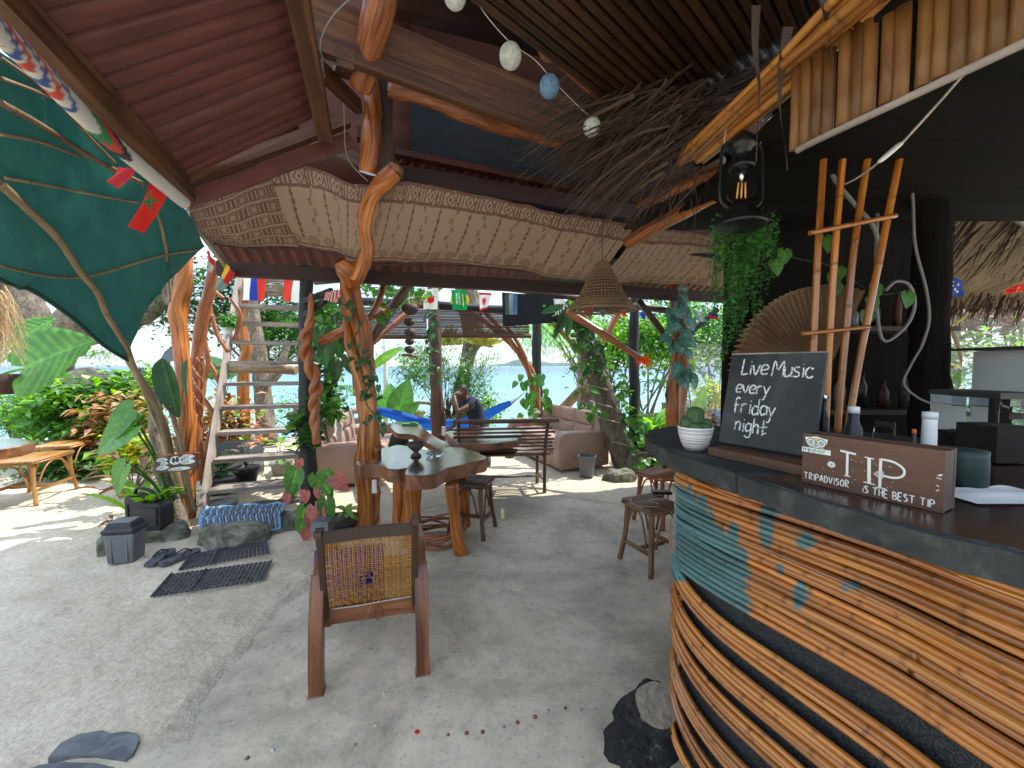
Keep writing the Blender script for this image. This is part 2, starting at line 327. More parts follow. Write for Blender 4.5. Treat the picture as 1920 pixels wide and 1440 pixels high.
def bamboo_rad(r, u, gap=.23, ph=0):
    d = abs(((u+ph) % gap)-gap/2)
    return r*(1+.1*exp(-(d/.006)**2))
def bamboo(mb, pts, r, n=8, gap=.23, ph=None, base=(1, 1, 1), paint=None, step=.02):
    """bamboo pole with swollen dark nodes along a polyline"""
    ph = R()*gap if ph is None else ph; P = [Vector(p[:3]) for p in pts]; out = []; u = 0; marks = []
    L = sum((P[i+1]-P[i]).length for i in range(len(P)-1)); nn = max(2, int(L/step))
    cum = [0]
    for i in range(len(P)-1): cum.append(cum[-1]+(P[i+1]-P[i]).length)
    ss = set(L*i/nn for i in range(nn+1)); k = 0
    q = gap/2-ph
    while q < L:
        for e in (-.012, -.004, .004, .012):
            if 0 < q+e < L: ss.add(q+e)
        q += gap
    i = 0
    for u in sorted(ss):
        while i < len(P)-2 and cum[i+1] < u: i += 1
        t = (u-cum[i])/max(1e-6, cum[i+1]-cum[i]); p = P[i].lerp(P[i+1], min(1, t)); out.append((p.x, p.y, p.z, bamboo_rad(r, u, gap, ph)))
    sh = U(.7, 1.15)
    def tint(u, a, q):
        d = abs(((u+ph) % gap)-gap/2); m_ = 1-.62*exp(-(d/.0048)**2)
        c = (base[0]*m_*sh, base[1]*m_*sh, base[2]*m_*sh)
        if paint: c = paint(q, c)
        return c
    mb.tube(out, n=n, tint=tint)
# ---- leaves
SH = {'oval': ([(0, 0, 0), (-.27, .42, .08), (.27, .42, .08), (0, .5, 0), (0, 1, -.12)], [(0, 2, 3), (0, 3, 1), (3, 2, 4), (3, 4, 1)]),
      'heart': ([(0, .02, 0), (-.28, -.14, .04), (-.5, .12, .07), (-.36, .56, .05), (0, 1, -.1), (.36, .56, .05), (.5, .12, .07), (.28, -.14, .04), (0, .4, -.03)],
                [(8, 0, 1), (8, 1, 2), (8, 2, 3), (8, 3, 4), (8, 4, 5), (8, 5, 6), (8, 6, 7), (8, 7, 0)]),
      'blade': ([(0, 0, 0), (.05, .5, .1), (-.05, .5, .1), (0, 1, -.05)], [(0, 1, 2), (2, 1, 3)])}
def leaf(mb, p, size, d, up=None, shape='oval', tint=None, wide=1):
    d = Vector(d).normalized(); upv = Vector(up or (U(-.4, .4), U(-.4, .4), 1)); X = d.cross(upv)
    if X.length < 1e-3: X = d.orthogonal()
    X.normalize(); Z = X.cross(d); vs, fs = SH[shape]; b0 = len(mb.v); p = Vector(p)
    t = tint or (lambda s_: (s_, s_, s_*U(.8, 1.1)))(U(.55, 1.35))
    for v in vs: mb.av(p+X*(v[0]*size*wide)+d*(v[1]*size)+Z*(v[2]*size), t)
    for f in fs: mb.af([b0+i for i in f], [(0, 0)]*3)
def rdir(down=0):
    a = U(0, 2*pi); z = U(-1, 1)-down; return Vector((cos(a), sin(a), z*.8)).normalized()
def crown(mb, c, rad, n, size, shape='oval', clumps=14, wide=1, down=.2, spread=.38):
    c = Vector(c); cl = []
    for i in range(clumps):
        q = rdir(); cl.append((c+Vector((q.x*rad[0], q.y*rad[1], q.z*rad[2]*1.2))*U(.35, 1), U(.6, 1.25)))
    for i in range(n):
        cc, sh = random.choice(cl); q = Vector((random.gauss(0, 1)*rad[0], random.gauss(0, 1)*rad[1], random.gauss(0, 1)*rad[2]))*spread*.75
        t = sh*U(.7, 1.3); leaf(mb, cc+q, size*U(.6, 1.3), rdir(down), shape=shape, tint=(t, t, t*U(.7, 1.1)), wide=wide)
def bigleaf(kind='heart', L=1, Wd=.6, droop=.2, pleat=.012, nu=14, nv=16, cup=.12, vein=1.25):
    """large leaf with midrib and pleats; base at origin, runs along +y, faces +z"""
    mb = MB()
    def wfn(t):
        if kind == 'heart': return max(0.0, sin(pi*min(1, (t*.93+.07)**.62)))**.8 if t > 0 else .25
        if kind == 'long': return max(.02, sin(pi*min(1, t**.8)))**.55
        return max(.02, sin(pi*t**.75))
    def fn(a, b):
        x = (a-.5)*2; w = wfn(b)*Wd/2; y = b*L
        if kind == 'heart': y -= .22*L*abs(x)**1.5*(1-b)**3
        z = abs(x)*w*cup*2-droop*L*b*b+pleat*sin(b*46+abs(x)*9)*abs(x)
        return (x*w, y, z)
    def tn(a, b):
        x = abs(a-.5)*2; v = vein if x < .09 else (1+(vein-1)*.8*max(0, sin(b*46+x*9))**4); return (v, v, v*.95)
    mb.grid(fn, nu, nv, tint=tn); return mb
def place_leaf(me_obj, parent, base, d, up=(0, 0, 1), scale=1, label=None):
    o = me_obj.copy(); scene.collection.objects.link(o); o.parent = parent
    d = Vector(d).normalized(); X = d.cross(Vector(up)); X = X.normalized() if X.length > 1e-3 else d.orthogonal().normalized(); Z = X.cross(d)
    off = wloc(parent)
    m4 = Matrix(((X.x, d.x, Z.x, base[0]-off.x), (X.y, d.y, Z.y, base[1]-off.y), (X.z, d.z, Z.z, base[2]-off.z), (0, 0, 0, 1)))
    o.matrix_basis = m4 @ Matrix.Diagonal((scale, scale, scale, 1))
    if label: o['label'] = label
    return o
PROTO = {}
def proto(key, mb, name, m):
    """mesh kept for sharing; returns a function placing one"""
    o = mb.build(name, m); me = o.data; bpy.data.objects.remove(o); PROTO[key] = (name, me)
class P_:
    def __init__(s, key): s.key = key
    def copy(s): n, me = PROTO[s.key]; return bpy.data.objects.new(n, me)
# ---- stroke lettering: polylines in a unit box
GL = {'L': [[(.1, 1), (.05, .1), (.12, 0), (.42, .06)]], 'i': [[(.1, .6), (.1, 0)], [(.1, .78), (.11, .84)]], 'v': [[(0, .6), (.2, 0), (.42, .62)]],
      'e': [[(.03, .3), (.42, .36), (.36, .58), (.16, .6), (.02, .35), (.1, .05), (.42, .08)]], 'M': [[(0, 0), (.12, 1), (.35, .4), (.62, .98), (.66, 0)]],
      'u': [[(0, .6), (.03, .1), (.2, 0), (.38, .2)], [(.4, .6), (.4, 0)]], 's': [[(.38, .58), (.12, .58), (.08, .4), (.34, .24), (.3, .03), (.02, .03)]],
      'c': [[(.4, .5), (.22, .62), (.03, .4), (.08, .08), (.28, 0), (.42, .1)]], 'r': [[(.04, .6), (.04, 0)], [(.04, .4), (.18, .58), (.34, .56)]],
      'y': [[(0, .6), (.18, .1)], [(.4, .62), (.2, .1), (.1, -.3), (-.04, -.32)]], 'f': [[(.4, .92), (.22, 1), (.14, .8), (.14, 0)], [(0, .52), (.34, .54)]],
      'd': [[(.36, .5), (.14, .56), (.02, .25), (.14, 0), (.36, .15)], [(.38, 1), (.38, 0)]], 'a': [[(.36, .5), (.14, .58), (.02, .28), (.14, 0), (.34, .14)], [(.38, .6), (.42, 0)]],
      'n': [[(.03, .6), (.03, 0)], [(.03, .4), (.2, .6), (.34, .5), (.36, 0)]], 'g': [[(.36, .5), (.14, .58), (.02, .3), (.14, .05), (.36, .2)], [(.38, .6), (.38, -.2), (.2, -.36), (0, -.26)]],
      'h': [[(.04, 1), (.04, 0)], [(.04, .4), (.2, .6), (.34, .5), (.36, 0)]], 't': [[(.16, .9), (.16, -.1)], [(-.04, .42), (.42, .5)], [(.16, 0), (.4, .12)]],
      'o': [[(.2, .6), (.02, .35), (.12, .02), (.34, .08), (.4, .4), (.2, .6)]], 'w': [[(0, .6), (.12, 0), (.26, .45), (.4, 0), (.54, .6)]], 'k': [[(.04, 1), (.04, 0)], [(.36, .6), (.06, .3), (.38, 0)]],
      'p': [[(.04, .6), (.04, -.3)], [(.04, .5), (.24, .6), (.38, .35), (.24, .05), (.05, .12)]], 'l': [[(.08, 1), (.08, 0)]], '&': [[(.4, 0), (.1, .7), (.25, .9), (.32, .7), (.02, .2), (.2, 0), (.42, .3)]],
      'T': [[(0, 1), (.56, .97)], [(.28, 1), (.28, 0)]], 'R': [[(.04, 0), (.04, 1), (.34, .95), (.38, .66), (.06, .52), (.42, 0)]], 'I': [[(.1, 1), (.1, 0)]], 'P': [[(.04, 0), (.04, 1), (.36, .94), (.4, .62), (.06, .48)]],
      'A': [[(0, 0), (.22, 1), (.44, 0)], [(.08, .36), (.38, .36)]], 'D': [[(.04, 0), (.04, 1), (.36, .8), (.42, .4), (.28, .08), (.04, 0)]], 'V': [[(0, 1), (.22, 0), (.42, 1)]],
      'S': [[(.38, .9), (.16, 1), (.06, .75), (.34, .45), (.34, .12), (.04, .04)]], 'O': [[(.22, 1), (.02, .6), (.08, .1), (.34, .08), (.44, .6), (.22, 1)]], 'H': [[(.04, 1), (.04, 0)], [(.4, 1), (.4, 0)], [(.04, .5), (.4, .5)]],
      'E': [[(.4, 1), (.04, 1), (.04, 0), (.4, 0)], [(.04, .5), (.34, .5)]], 'B': [[(.04, 0), (.04, 1), (.34, .92), (.3, .58), (.06, .52), (.38, .4), (.36, .06), (.04, 0)]],
      'F': [[(.4, 1), (.04, 1), (.04, 0)], [(.04, .52), (.32, .52)]]}
ADV = {'i': .24, 'I': .24, 'l': .22, 'M': .84, 'w': .68, ' ': .34, 'T': .66}
def ribbon(mb, pts, w, n_, X, Yv, O, lift, tint=None):
    P = [O+X*p[0]+Yv*p[1]+n_*lift for p in pts]; t0 = mb.tt
    if tint: mb.tt = tint
    for i, p in enumerate(P):
        d = (P[min(i+1, len(P)-1)]-P[max(i-1, 0)])
        d = d.normalized() if d.length > 1e-7 else X.normalized(); s_ = d.cross(n_).normalized()*w*.5*(1 if 0 < i < len(P)-1 else .8)
        a = mb.av(p-s_); b = mb.av(p+s_)
        if i: mb.af((a-2, a, b, b-2))
    mb.tt = t0
def write(mb, text, O, X, Yv, h, w, lift=.0012, jit=.04, slope=0, tint=None, ls=1):
    """O lower-left corner, X/Y unit vectors in the surface"""
    O = Vector(O); X = Vector(X).normalized(); Yv = Vector(Yv).normalized(); n_ = X.cross(Yv); cx = 0
    for ch in text:
        if ch != ' ':
            jy = U(-jit, jit)*h+slope*cx
            for st in GL[ch]:
                ribbon(mb, [(cx+q[0]*h, jy+q[1]*h) for q in (cr(st, 4) if len(st) > 2 else st)], w*U(.85, 1.15), n_, X, Yv, O, lift+U(0, .0002), tint)
        cx += ADV.get(ch, .54)*h*ls
    return cx
def link_plain(o): scene.collection.objects.link(o)
# ============================================================ GROUND, SEA, HILLS
def ground():
    def axis(a, b, st, lo, hi):
        L = []; x = a
        while x < b: L.append(x); x += st
        L.append(b); s_ = st; x = b
        while x < hi: s_ *= 1.25; x += s_; L.append(min(x, hi))
        s_ = st; x = a; pre = []
        while x > lo: s_ *= 1.25; x -= s_; pre.append(max(x, lo))
        return pre[::-1]+L
    xs = axis(-6.5, 3.2, .05, -90, 90); ys = axis(.3, 9, .05, -30, 60)
    # concrete slab edge: x as function of depth on the left, far edge near y=4.9
    L_ = [G(*p) for p in ((190, 1440), (330, 1380), (440, 1230), (560, 1110), (640, 1040), (730, 985), (800, 955), (880, 938), (980, 930), (1080, 935), (1160, 950), (1300, 1000))]
    L_ = [Vector((-1.0, -6, 0))]+L_+[Vector((3, 4.1, 0)), Vector((3, -6, 0))]
    poly = [(p.x, p.y) for p in L_]
    def sd_(x, y):
        ins = False; d = 1e9; n = len(poly)
        for i in range(n):
            x1, y1 = poly[i]; x2, y2 = poly[(i+1) % n]
            if (y1 > y) != (y2 > y) and x < (x2-x1)*(y-y1)/(y2-y1)+x1: ins = not ins
            dx, dy = x2-x1, y2-y1; t = max(0, min(1, ((x-x1)*dx+(y-y1)*dy)/(dx*dx+dy*dy+1e-9)))
            d = min(d, sqrt((x-x1-t*dx)**2+(y-y1-t*dy)**2))
        return d if ins else -d
    mb = MB(); nx = len(xs)
    for y in ys:
        for x in xs:
            near = -8 < x < 4.5 and -1 < y < 7
            d = sd_(x, y) if near else (-3 if not (-1 < x < 3 and -6 < y < 0) else 1)
            c = max(0, min(1, .5+d*2.2+.25*noise.noise(Vector((x*2, y*2, 0)))))
            z = 0
            if y > 8.2: z -= min(3.2, (y-8.2)*.17)
            a = (1-c); q = Vector((x, y, 0))
            z += a*(.020*noise.noise(q*2.3)+.013*noise.noise(q*7)+.006*noise.noise(q*17))-.006*a
            if not near and y < 8: z += .05*noise.noise(q*.4)
            mb.av((x, y, z), (c, c, c))
    for j in range(len(ys)-1):
        for i in range(nx-1): mb.af((j*nx+i, j*nx+i+1, (j+1)*nx+i+1, (j+1)*nx+i), [(0, 0)]*4, True)
    m = bpy.data.materials.new('ground'); m.use_nodes = True; nt = m.node_tree; N = nt.nodes; L = nt.links; bs = N['Principled BSDF']
    tc = N.new('ShaderNodeTexCoord'); at = N.new('ShaderNodeAttribute'); at.attribute_name = 'tint'
    def nz(sc, de=6, ro=.6, di=0, co=None):
        n = N.new('ShaderNodeTexNoise'); n.inputs['Scale'].default_value = sc; n.inputs['Detail'].default_value = de; n.inputs['Roughness'].default_value = ro; n.inputs['Distortion'].default_value = di
        L.new(co or tc.outputs['Object'], n.inputs['Vector']); return n.outputs[0]
    def mx(f, a, b, t='MIX'):
        n = N.new('ShaderNodeMixRGB'); n.blend_type = t
        for k, q in ((0, f), (1, a), (2, b)):
            if isinstance(q, (int, float)): n.inputs[k].default_value = q
            elif isinstance(q, tuple): n.inputs[k].default_value = (*q, 1)
            else: L.new(q, n.inputs[k])
        return n.outputs[0]
    n1 = nz(2.2, 8, .65, .4); n2 = nz(38, 5, .7); n3 = nz(.8, 4); n4 = nz(260, 2, .6)
    sand = mx(1, _ramp(nt, [(.3, (.55, .455, .325)), (.7, (.76, .65, .49))], n1), _ramp(nt, [(.3, (.72, .72, .72)), (.6, (1, 1, 1))], n2), 'MULTIPLY')
    con = mx(1, _ramp(nt, [(.34, (.38, .33, .25)), (.5, (.62, .535, .41)), (.64, (.72, .63, .5))], nz(1.3, 10, .68, .6)), _ramp(nt, [(.32, (.7, .7, .68)), (.5, (1, 1, 1)), (.7, (1.1, 1.08, 1.05))], nz(9, 9, .78)), 'MULTIPLY')
    con = mx(1, con, _ramp(nt, [(.33, (.5, .5, .48)), (.43, (1, 1, 1))], nz(42, 4, .85)), 'MULTIPLY')
    con = mx(_ramp(nt, [(.66, (0, 0, 0)), (.72, (.55, .55, .55))], nz(3.3, 6, .7)), con, (.42, .33, .22))
    con = mx(1, con, _ramp(nt, [(.36, (.78, .79, .76)), (.52, (1.08, 1.07, 1.04))], nz(.85, 6, .6, .8)), 'MULTIPLY')
    ed = mx(.3, at.outputs['Color'], nz(6, 8, .7), 'ADD'); f = _ramp(nt, [(.5, (0, 0, 0)), (.66, (1, 1, 1))], ed)
    col = mx(f, sand, con); L.new(col, bs.inputs['Base Color'])
    rg = mx(f, (.95,)*3, (.55,)*3); L.new(mx(.2, rg, nz(5), 'MULTIPLY'), bs.inputs['Roughness'])
    b = N.new('ShaderNodeBump'); b.inputs['Strength'].default_value = 1; b.inputs['Distance'].default_value = .02
    sb = mx(.3, mx(.4, mx(1, nz(3.6, 4, .55, .2), (2.2,)*3, 'MULTIPLY'), nz(15, 6, .66, .25), 'ADD'), nz(48, 4, .7), 'ADD'); cb = mx(1, mx(.25, nz(11, 6), n4, 'ADD'), (.35,)*3, 'MULTIPLY')
    L.new(mx(f, sb, cb), b.inputs['Height']); L.new(b.outputs[0], bs.inputs['Normal'])
    mb.build('sand_ground', m, kind='structure', label='pale coral sand running into a worn grey concrete floor and down to the beach')
ground()
def sea():
    m = bpy.data.materials.new('sea'); m.use_nodes = True; nt = m.node_tree; N = nt.nodes; L = nt.links; bs = N['Principled BSDF']
    tc = N.new('ShaderNodeTexCoord'); sp = N.new('ShaderNodeSeparateXYZ'); L.new(tc.outputs['Object'], sp.inputs[0])
    mr = N.new('ShaderNodeMapRange'); mr.inputs[1].default_value = 10; mr.inputs[2].default_value = 260; L.new(sp.outputs[1], mr.inputs[0])
    no = N.new('ShaderNodeTexNoise'); mp = N.new('ShaderNodeMapping'); mp.inputs['Scale'].default_value = (.05, .35, 1); L.new(tc.outputs['Object'], mp.inputs[0]); L.new(mp.outputs[0], no.inputs['Vector']); no.inputs['Detail'].default_value = 6
    ad = N.new('ShaderNodeMath'); ad.operation = 'MULTIPLY_ADD'; L.new(no.outputs[0], ad.inputs[0]); ad.inputs[1].default_value = .25; L.new(mr.outputs[0], ad.inputs[2])
    L.new(_ramp(nt, [(.1, (.2, .38, .38)), (.3, (.1, .28, .33)), (.6, (.04, .15, .24)), (1, (.02, .09, .17))], ad.outputs[0]), bs.inputs['Base Color'])
    bs.inputs['Roughness'].default_value = .22
    n2 = N.new('ShaderNodeTexNoise'); mp2 = N.new('ShaderNodeMapping'); mp2.inputs['Scale'].default_value = (.7, 2.2, 1); L.new(tc.outputs['Object'], mp2.inputs[0]); L.new(mp2.outputs[0], n2.inputs['Vector']); n2.inputs['Detail'].default_value = 8; n2.inputs['Scale'].default_value = 1.2
    b = N.new('ShaderNodeBump'); b.inputs['Strength'].default_value = 1; b.inputs['Distance'].default_value = .4; L.new(n2.outputs[0], b.inputs['Height']); L.new(b.outputs[0], bs.inputs['Normal'])
    mb = MB()
    for p in ((-9000, 11.5, -.95), (9000, 11.5, -.95), (9000, 12000, -.95), (-9000, 12000, -.95)): mb.av(p)
    mb.af((0, 1, 2, 3)); mb.build('sea', m, kind='structure', label='calm pale turquoise sea darkening towards the horizon')
sea()
def hills():
    mb = MB()
    prof = [(900, 0), (922, 4), (935, 8), (948, 9), (958, 16), (972, 22), (985, 19), (1002, 14), (1020, 15), (1040, 10), (1065, 11), (1100, 6), (1135, 4), (1160, 0)]
    pr = cr([W(a, 686-h*.62, 3400) for a, h in prof], 4); n = len(pr)
    for dy, s_ in ((0, 0), (60, .75), (200, 1), (500, .7), (800, 0)):
        for p in pr:
            z = (p[2]-CH)*s_; mb.av((p[0], 3400+dy, max(-1.5, z*(1+.12*noise.noise(Vector((p[0]*.01, dy*.01, 0))))-.95)))
    for j in range(4):
        for i in range(n-1): mb.af((j*n+i, j*n+i+1, (j+1)*n+i+1, (j+1)*n+i), None, True)
    mb.build('headland_hills', mat('hill', [(.3, (.03, .06, .03)), (.7, (.07, .11, .06))], coords='obj', scale=.02, rough=(.9, 1), bump=.2), kind='structure', label='low wooded headland across the bay on the horizon')
hills()
# beach pebbles and rubble
mb = MB()
for i in range(420):
    x = U(-9, 9); y = 9.3+abs(random.gauss(0, 2.6)); s_ = U(.03, .12)*(1 if R() < .9 else 2); z = -min(3.2, max(0, (y-8.2)*.17)); b0 = len(mb.v)
    for k in range(6):
        a = k*pi/3; mb.av((x+cos(a)*s_*U(.7, 1.4), y+sin(a)*s_*U(.6, 1.1), z+U(-.01, .02)))
    mb.av((x, y, z+s_*.5))
    for k in range(6): mb.af((b0+k, b0+(k+1) % 6, b0+6))
mb.build('beach_pebbles', 'stone', kind='stuff', label='dark stones strewn along the waterline')
# ============================================================ ROOF AND FRAME
def corrugated(A, B, C, D, nsheets, name_m, parent, pitch=.11, amp=.016, narrow=False):
    """quad A-B (eave) to D-C; ribs run from AB edge to DC edge; sheets side by side are separate parts"""
    A, B, C, D = map(Vector, (A, B, C, D)); wid = (B-A).length; nrm = (B-A).cross(D-A).normalized()
    for k in range(nsheets):
        t0, t1 = k/nsheets, (k+1)/nsheets; mb = MB(); n = max(8, int(wid/nsheets/pitch*8)); off = .006*(k % 2)
        def fn(a, b):
            t = t0+(t1-t0+.01)*a; ph = t*wid/pitch*2*pi; w = sin(ph); w = ((abs(w)**.7)*(1 if w > 0 else -1)) if not narrow else 2*exp(-(((ph/(2*pi)) % 1-.5)/.13)**2)
            return A.lerp(B, t).lerp(D.lerp(C, t), b)+nrm*(amp*w+off)
        mb.grid(fn, n, 6, uv=lambda a, b: (b*3, a*2)); mb.build('corrugated_sheet', name_m[k % len(name_m)] if isinstance(name_m, list) else name_m, parent)
# eave geometry
EA = W(432, 505, 3.76); EB = W(1335, 556, 5.2); EDIR = (EB-EA).normalized(); EC = EA+EDIR*8.6
roof = T('pavilion_roof', 'dark red corrugated roof over the seating area with timber eave', 'roof', (EA.x, EA.y, 0))
# roof plane seen between the cloth and the eave, rising inward
inw = Vector((EDIR.y, -EDIR.x, 0)); ea = EA+Vector((0, 0, .09))-inw*.28; 
def rp(s_, t, dz=0): return ea+EDIR*s_+inw*t+Vector((0, 0, .42*t+dz))
corrugated(rp(-.15, 0), rp(3.1, 0), rp(3.1, .98), rp(-.15, .98), 4, 'roof_red', roof)
corrugated(rp(3.11, 0), rp(4.05, 0), rp(4.05, .98), rp(3.11, .98), 1, 'roof_green', roof)
corrugated(rp(4.06, 0), rp(8.8, 0), rp(8.8, .98), rp(4.06, .98), 5, 'roof_red', roof)
def beampart(name, a, b, w, h, m, parent, **kw):
    mb = MB(); mb.beam(a, b, w, h); return mb.build(name, m, parent, **kw)
beampart('eave_beam', EA-EDIR*.1, EA+EDIR*4.2, .07, .13, 'darkbeam', roof)
beampart('eave_beam', EA+EDIR*4.2+V(0, 0, -.01), EC, .07, .13, 'darkbeam', roof)
beampart('barge_board', W(352, 398, 2.9), W(436, 512, 3.72), .03, .07, 'greywood', roof)
beampart('purlin', rp(-.1, .62, -.045), rp(8.6, .62, -.045), .05, .06, 'darkbeam', roof)
# left pane of roof over our heads
LA = W(345, 352, 2.55); LB = W(0, -8, 1.25); d1 = (LA-LB).normalized(); LB2 = LA-d1*2.3
RA = W(606, 236, 2.75); RBt = W(556, -20, 1.78); d2 = (RA-RBt).normalized(); RB2 = RA-d2*2.0
left = T('side_roof', 'maroon corrugated sheets overhead at upper left between two rafters', 'roof', (LA.x, LA.y, 0))
up_ = V(0, 0, .05)
corrugated(LA+up_, LB2+up_, RB2+up_+V(0, 0, .03), RA+up_+V(0, 0, .03), 5, 'roof_red', left, pitch=.108, amp=.014, narrow=True)
beampart('rafter', LA+d1*.05, LB2, .085, .11, 'beam', left)
beampart('rafter', LA+V(-.065, 0, -.01), LB2+V(-.065, 0, -.01), .04, .07, 'beam', left)
beampart('rafter', RA+d2*.12, RB2, .09, .09, 'beam', left)
beampart('purlin', W(350, 338, 2.56), W(652, 226, 2.98), .08, .07, 'beam', left)
mb = MB(); a = W(345, 376, 2.6); b = W(660, 262, 3.05)
mb.beam(a, b, .03, .1); mb.build('fascia_strip', 'roof_red', left)
# upper structure in the middle
upper = T('upper_roof_frame', 'brown plank and log framing of the higher roof in the middle', 'roof', (0, 3, 0))
beampart('wide_plank', W(585, 42, 2.25), W(1330, 330, 3.7), .05, .3, 'beam', upper)
log('log_purlin', [(728, 168, 2.9, 12), (800, 185, 2.95, 14), (880, 215, 3.0, 15), (960, 240, 3.1, 15), (1060, 262, 3.2, 15), (1180, 290, 3.4, 15), (1290, 320, 3.6, 13)], 'redbark', upper, jit=.35)
beampart('red_batten', W(742, 287, 3.45), W(1300, 400, 4.05), .09, .05, 'redpaint', upper)
beampart('dark_batten', W(742, 326, 3.3), W(1345, 425, 3.9), .05, .13, 'darkbeam', upper)
a = W(745, 310, 3.4); b = W(1095, 372, 3.8); c = W(1310, 412, 4.05)
corrugated(a, b, b+V(0, .12, .12), a+V(0, .12, .12), 2, 'roof_red', upper, pitch=.09, amp=.02); corrugated(b+V(.01, 0, 0), c, c+V(0, .12, .12), b+V(.01, .12, .12), 1, 'roof_green', upper, pitch=.09, amp=.02)
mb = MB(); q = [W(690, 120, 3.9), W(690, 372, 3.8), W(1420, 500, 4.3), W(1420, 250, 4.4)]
mb.grid(lambda u, v: q[0].lerp(q[3], u).lerp(q[1].lerp(q[2], u), v)+V(0, .05*noise.noise(V(u*6, v*2, 0)), 0), 30, 8); mb.build('roof_void_sheet', 'darkcloth', upper)  # dark sheet standing in for the shaded gap behind the framing
corrugated(W(560, -60, 1.9)+V(0, 0, .35), W(1300, 330, 4.0)+V(0, 0, .35), V(1.7, 2.0, 4.1), V(-.6, 0.2, 4.1), 4, 'darkbeam', upper, pitch=.12)
beampart('strut', W(600, 130, 2.4), W(672, 200, 2.9), .05, .09, 'beam', upper); beampart('strut', W(648, 108, 2.3), W(640, 130, 2.6), .09, .09, 'beam', upper)
beampart('timber_post', W(722, 120, 2.95), W(722, 340, 3.1), .1, .12, 'darkbeam', upper); beampart('strut', W(1052, 270, 3.3), W(1075, 315, 3.4), .03, .05, 'redpaint', upper)
beampart('strut', W(668, 250, 3.1), W(735, 262, 3.2), .09, .09, 'beam', upper)
beampart('cross_beam', W(590, 268, 3.25), W(700, 315, 3.3), .09, .09, 'beam', upper)
def backing(pts, m):
    P = [W(*p) for p in pts]; mb = MB(); mb.grid(lambda u, v: P[0].lerp(P[1], u).lerp(P[3].lerp(P[2], u), v), 6, 6); mb.build('roof_lining', m, upper, thick=.01)
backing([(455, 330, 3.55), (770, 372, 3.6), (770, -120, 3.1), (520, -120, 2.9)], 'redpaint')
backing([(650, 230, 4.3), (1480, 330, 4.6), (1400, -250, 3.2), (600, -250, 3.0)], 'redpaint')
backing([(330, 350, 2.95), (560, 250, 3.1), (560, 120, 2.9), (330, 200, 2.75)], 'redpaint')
# unseen high sheet, added to keep the sun off the floor
def flatroof(name, pts, m, parent):
    mb = MB(); P = [Vector(p) for p in pts]; mb.grid(lambda u, v: P[0].lerp(P[1], u).lerp(P[3].lerp(P[2], u), v), 8, 8); return mb.build(name, m, parent, thick=.02)
flatroof('sun_block_sheet', [(-.95, 1.2, 4.15), (4.5, 1.2, 4.15), (4.5, 5.0, 4.15), (-.95, 3.2, 4.15)], 'darkbeam', upper)
# ---- main post with hooked branch, and upper log
def fluted(pp, m, parent, name, k=7, n=20, flutes=4, amp=.22, tw=1.5, jit=.25):
    mb = MB(); mb.tube(wpath(pp, k), n=n, jit=jit, prof=lambda a, u: 1+amp*cos(flutes*a+tw*u*3)+.08*cos(9*a-u*4)); return mb.build(name, m, parent)
p0 = G(690, 992)
post = T('tree_trunk_post', 'thick varnished orange tree trunk post holding up the roof beside the slab table', 'post', (p0.x, p0.y, 0))
fluted([(690, 1000, 3.78, 20.0), (691, 960, 3.78, 17.8), (690, 900, 3.78, 18.5), (692, 840, 3.78, 18.5), (690, 780, 3.78, 17.8), (684, 720, 3.78, 17.8), (677, 660, 3.8, 18.5), (670, 610, 3.8, 17.8), (662, 570, 3.8, 16.3), (656, 530, 3.8, 16.3), (650, 500, 3.75, 14.8)], 'varnished', post, 'trunk', n=26)
log('branch', [(683, 750, 3.72, 9), (668, 690, 3.7, 10), (655, 640, 3.7, 9), (650, 600, 3.75, 7)], 'varnished', post)
log('branch', [(640, 487, 3.6, 15), (652, 505, 3.65, 20), (665, 530, 3.75, 18)], 'varnished', post)
up2 = T('roof_log', 'peeled brown log rising overhead from the post to the ridge', 'log', W(700, 320, 3.0))
log('log', [(722, -60, 2.15, 30.6), (712, 0, 2.2, 28.9), (700, 60, 2.3, 26.3), (688, 120, 2.45, 23.8), (676, 160, 2.55, 21.2)], 'redbark', up2, n=14, jit=.3)
log('log', [(690, 120, 2.85, 14), (700, 200, 2.9, 15), (696, 260, 2.95, 17), (690, 325, 3.0, 16)], 'varnished', up2, n=12, jit=.2)
hk = T('hooked_branch', 'shiny curved branch hook hanging in front of the cloth on the post', 'branch', W(700, 400, 3.0))
log('branch', [(738, 322, 2.95, 18), (720, 342, 2.95, 17), (700, 362, 2.95, 14), (688, 395, 2.95, 13), (686, 430, 2.98, 12), (690, 465, 3.0, 12), (680, 495, 3.02, 13), (668, 525, 3.05, 13)], 'varnished', hk, n=12, jit=.2)
mb = MB(); mb.tube(wpath([(742, 312, 2.95, 16), (738, 326, 2.95, 17)], 2), n=10); mb.build('cut_end', 'tableedge', hk)
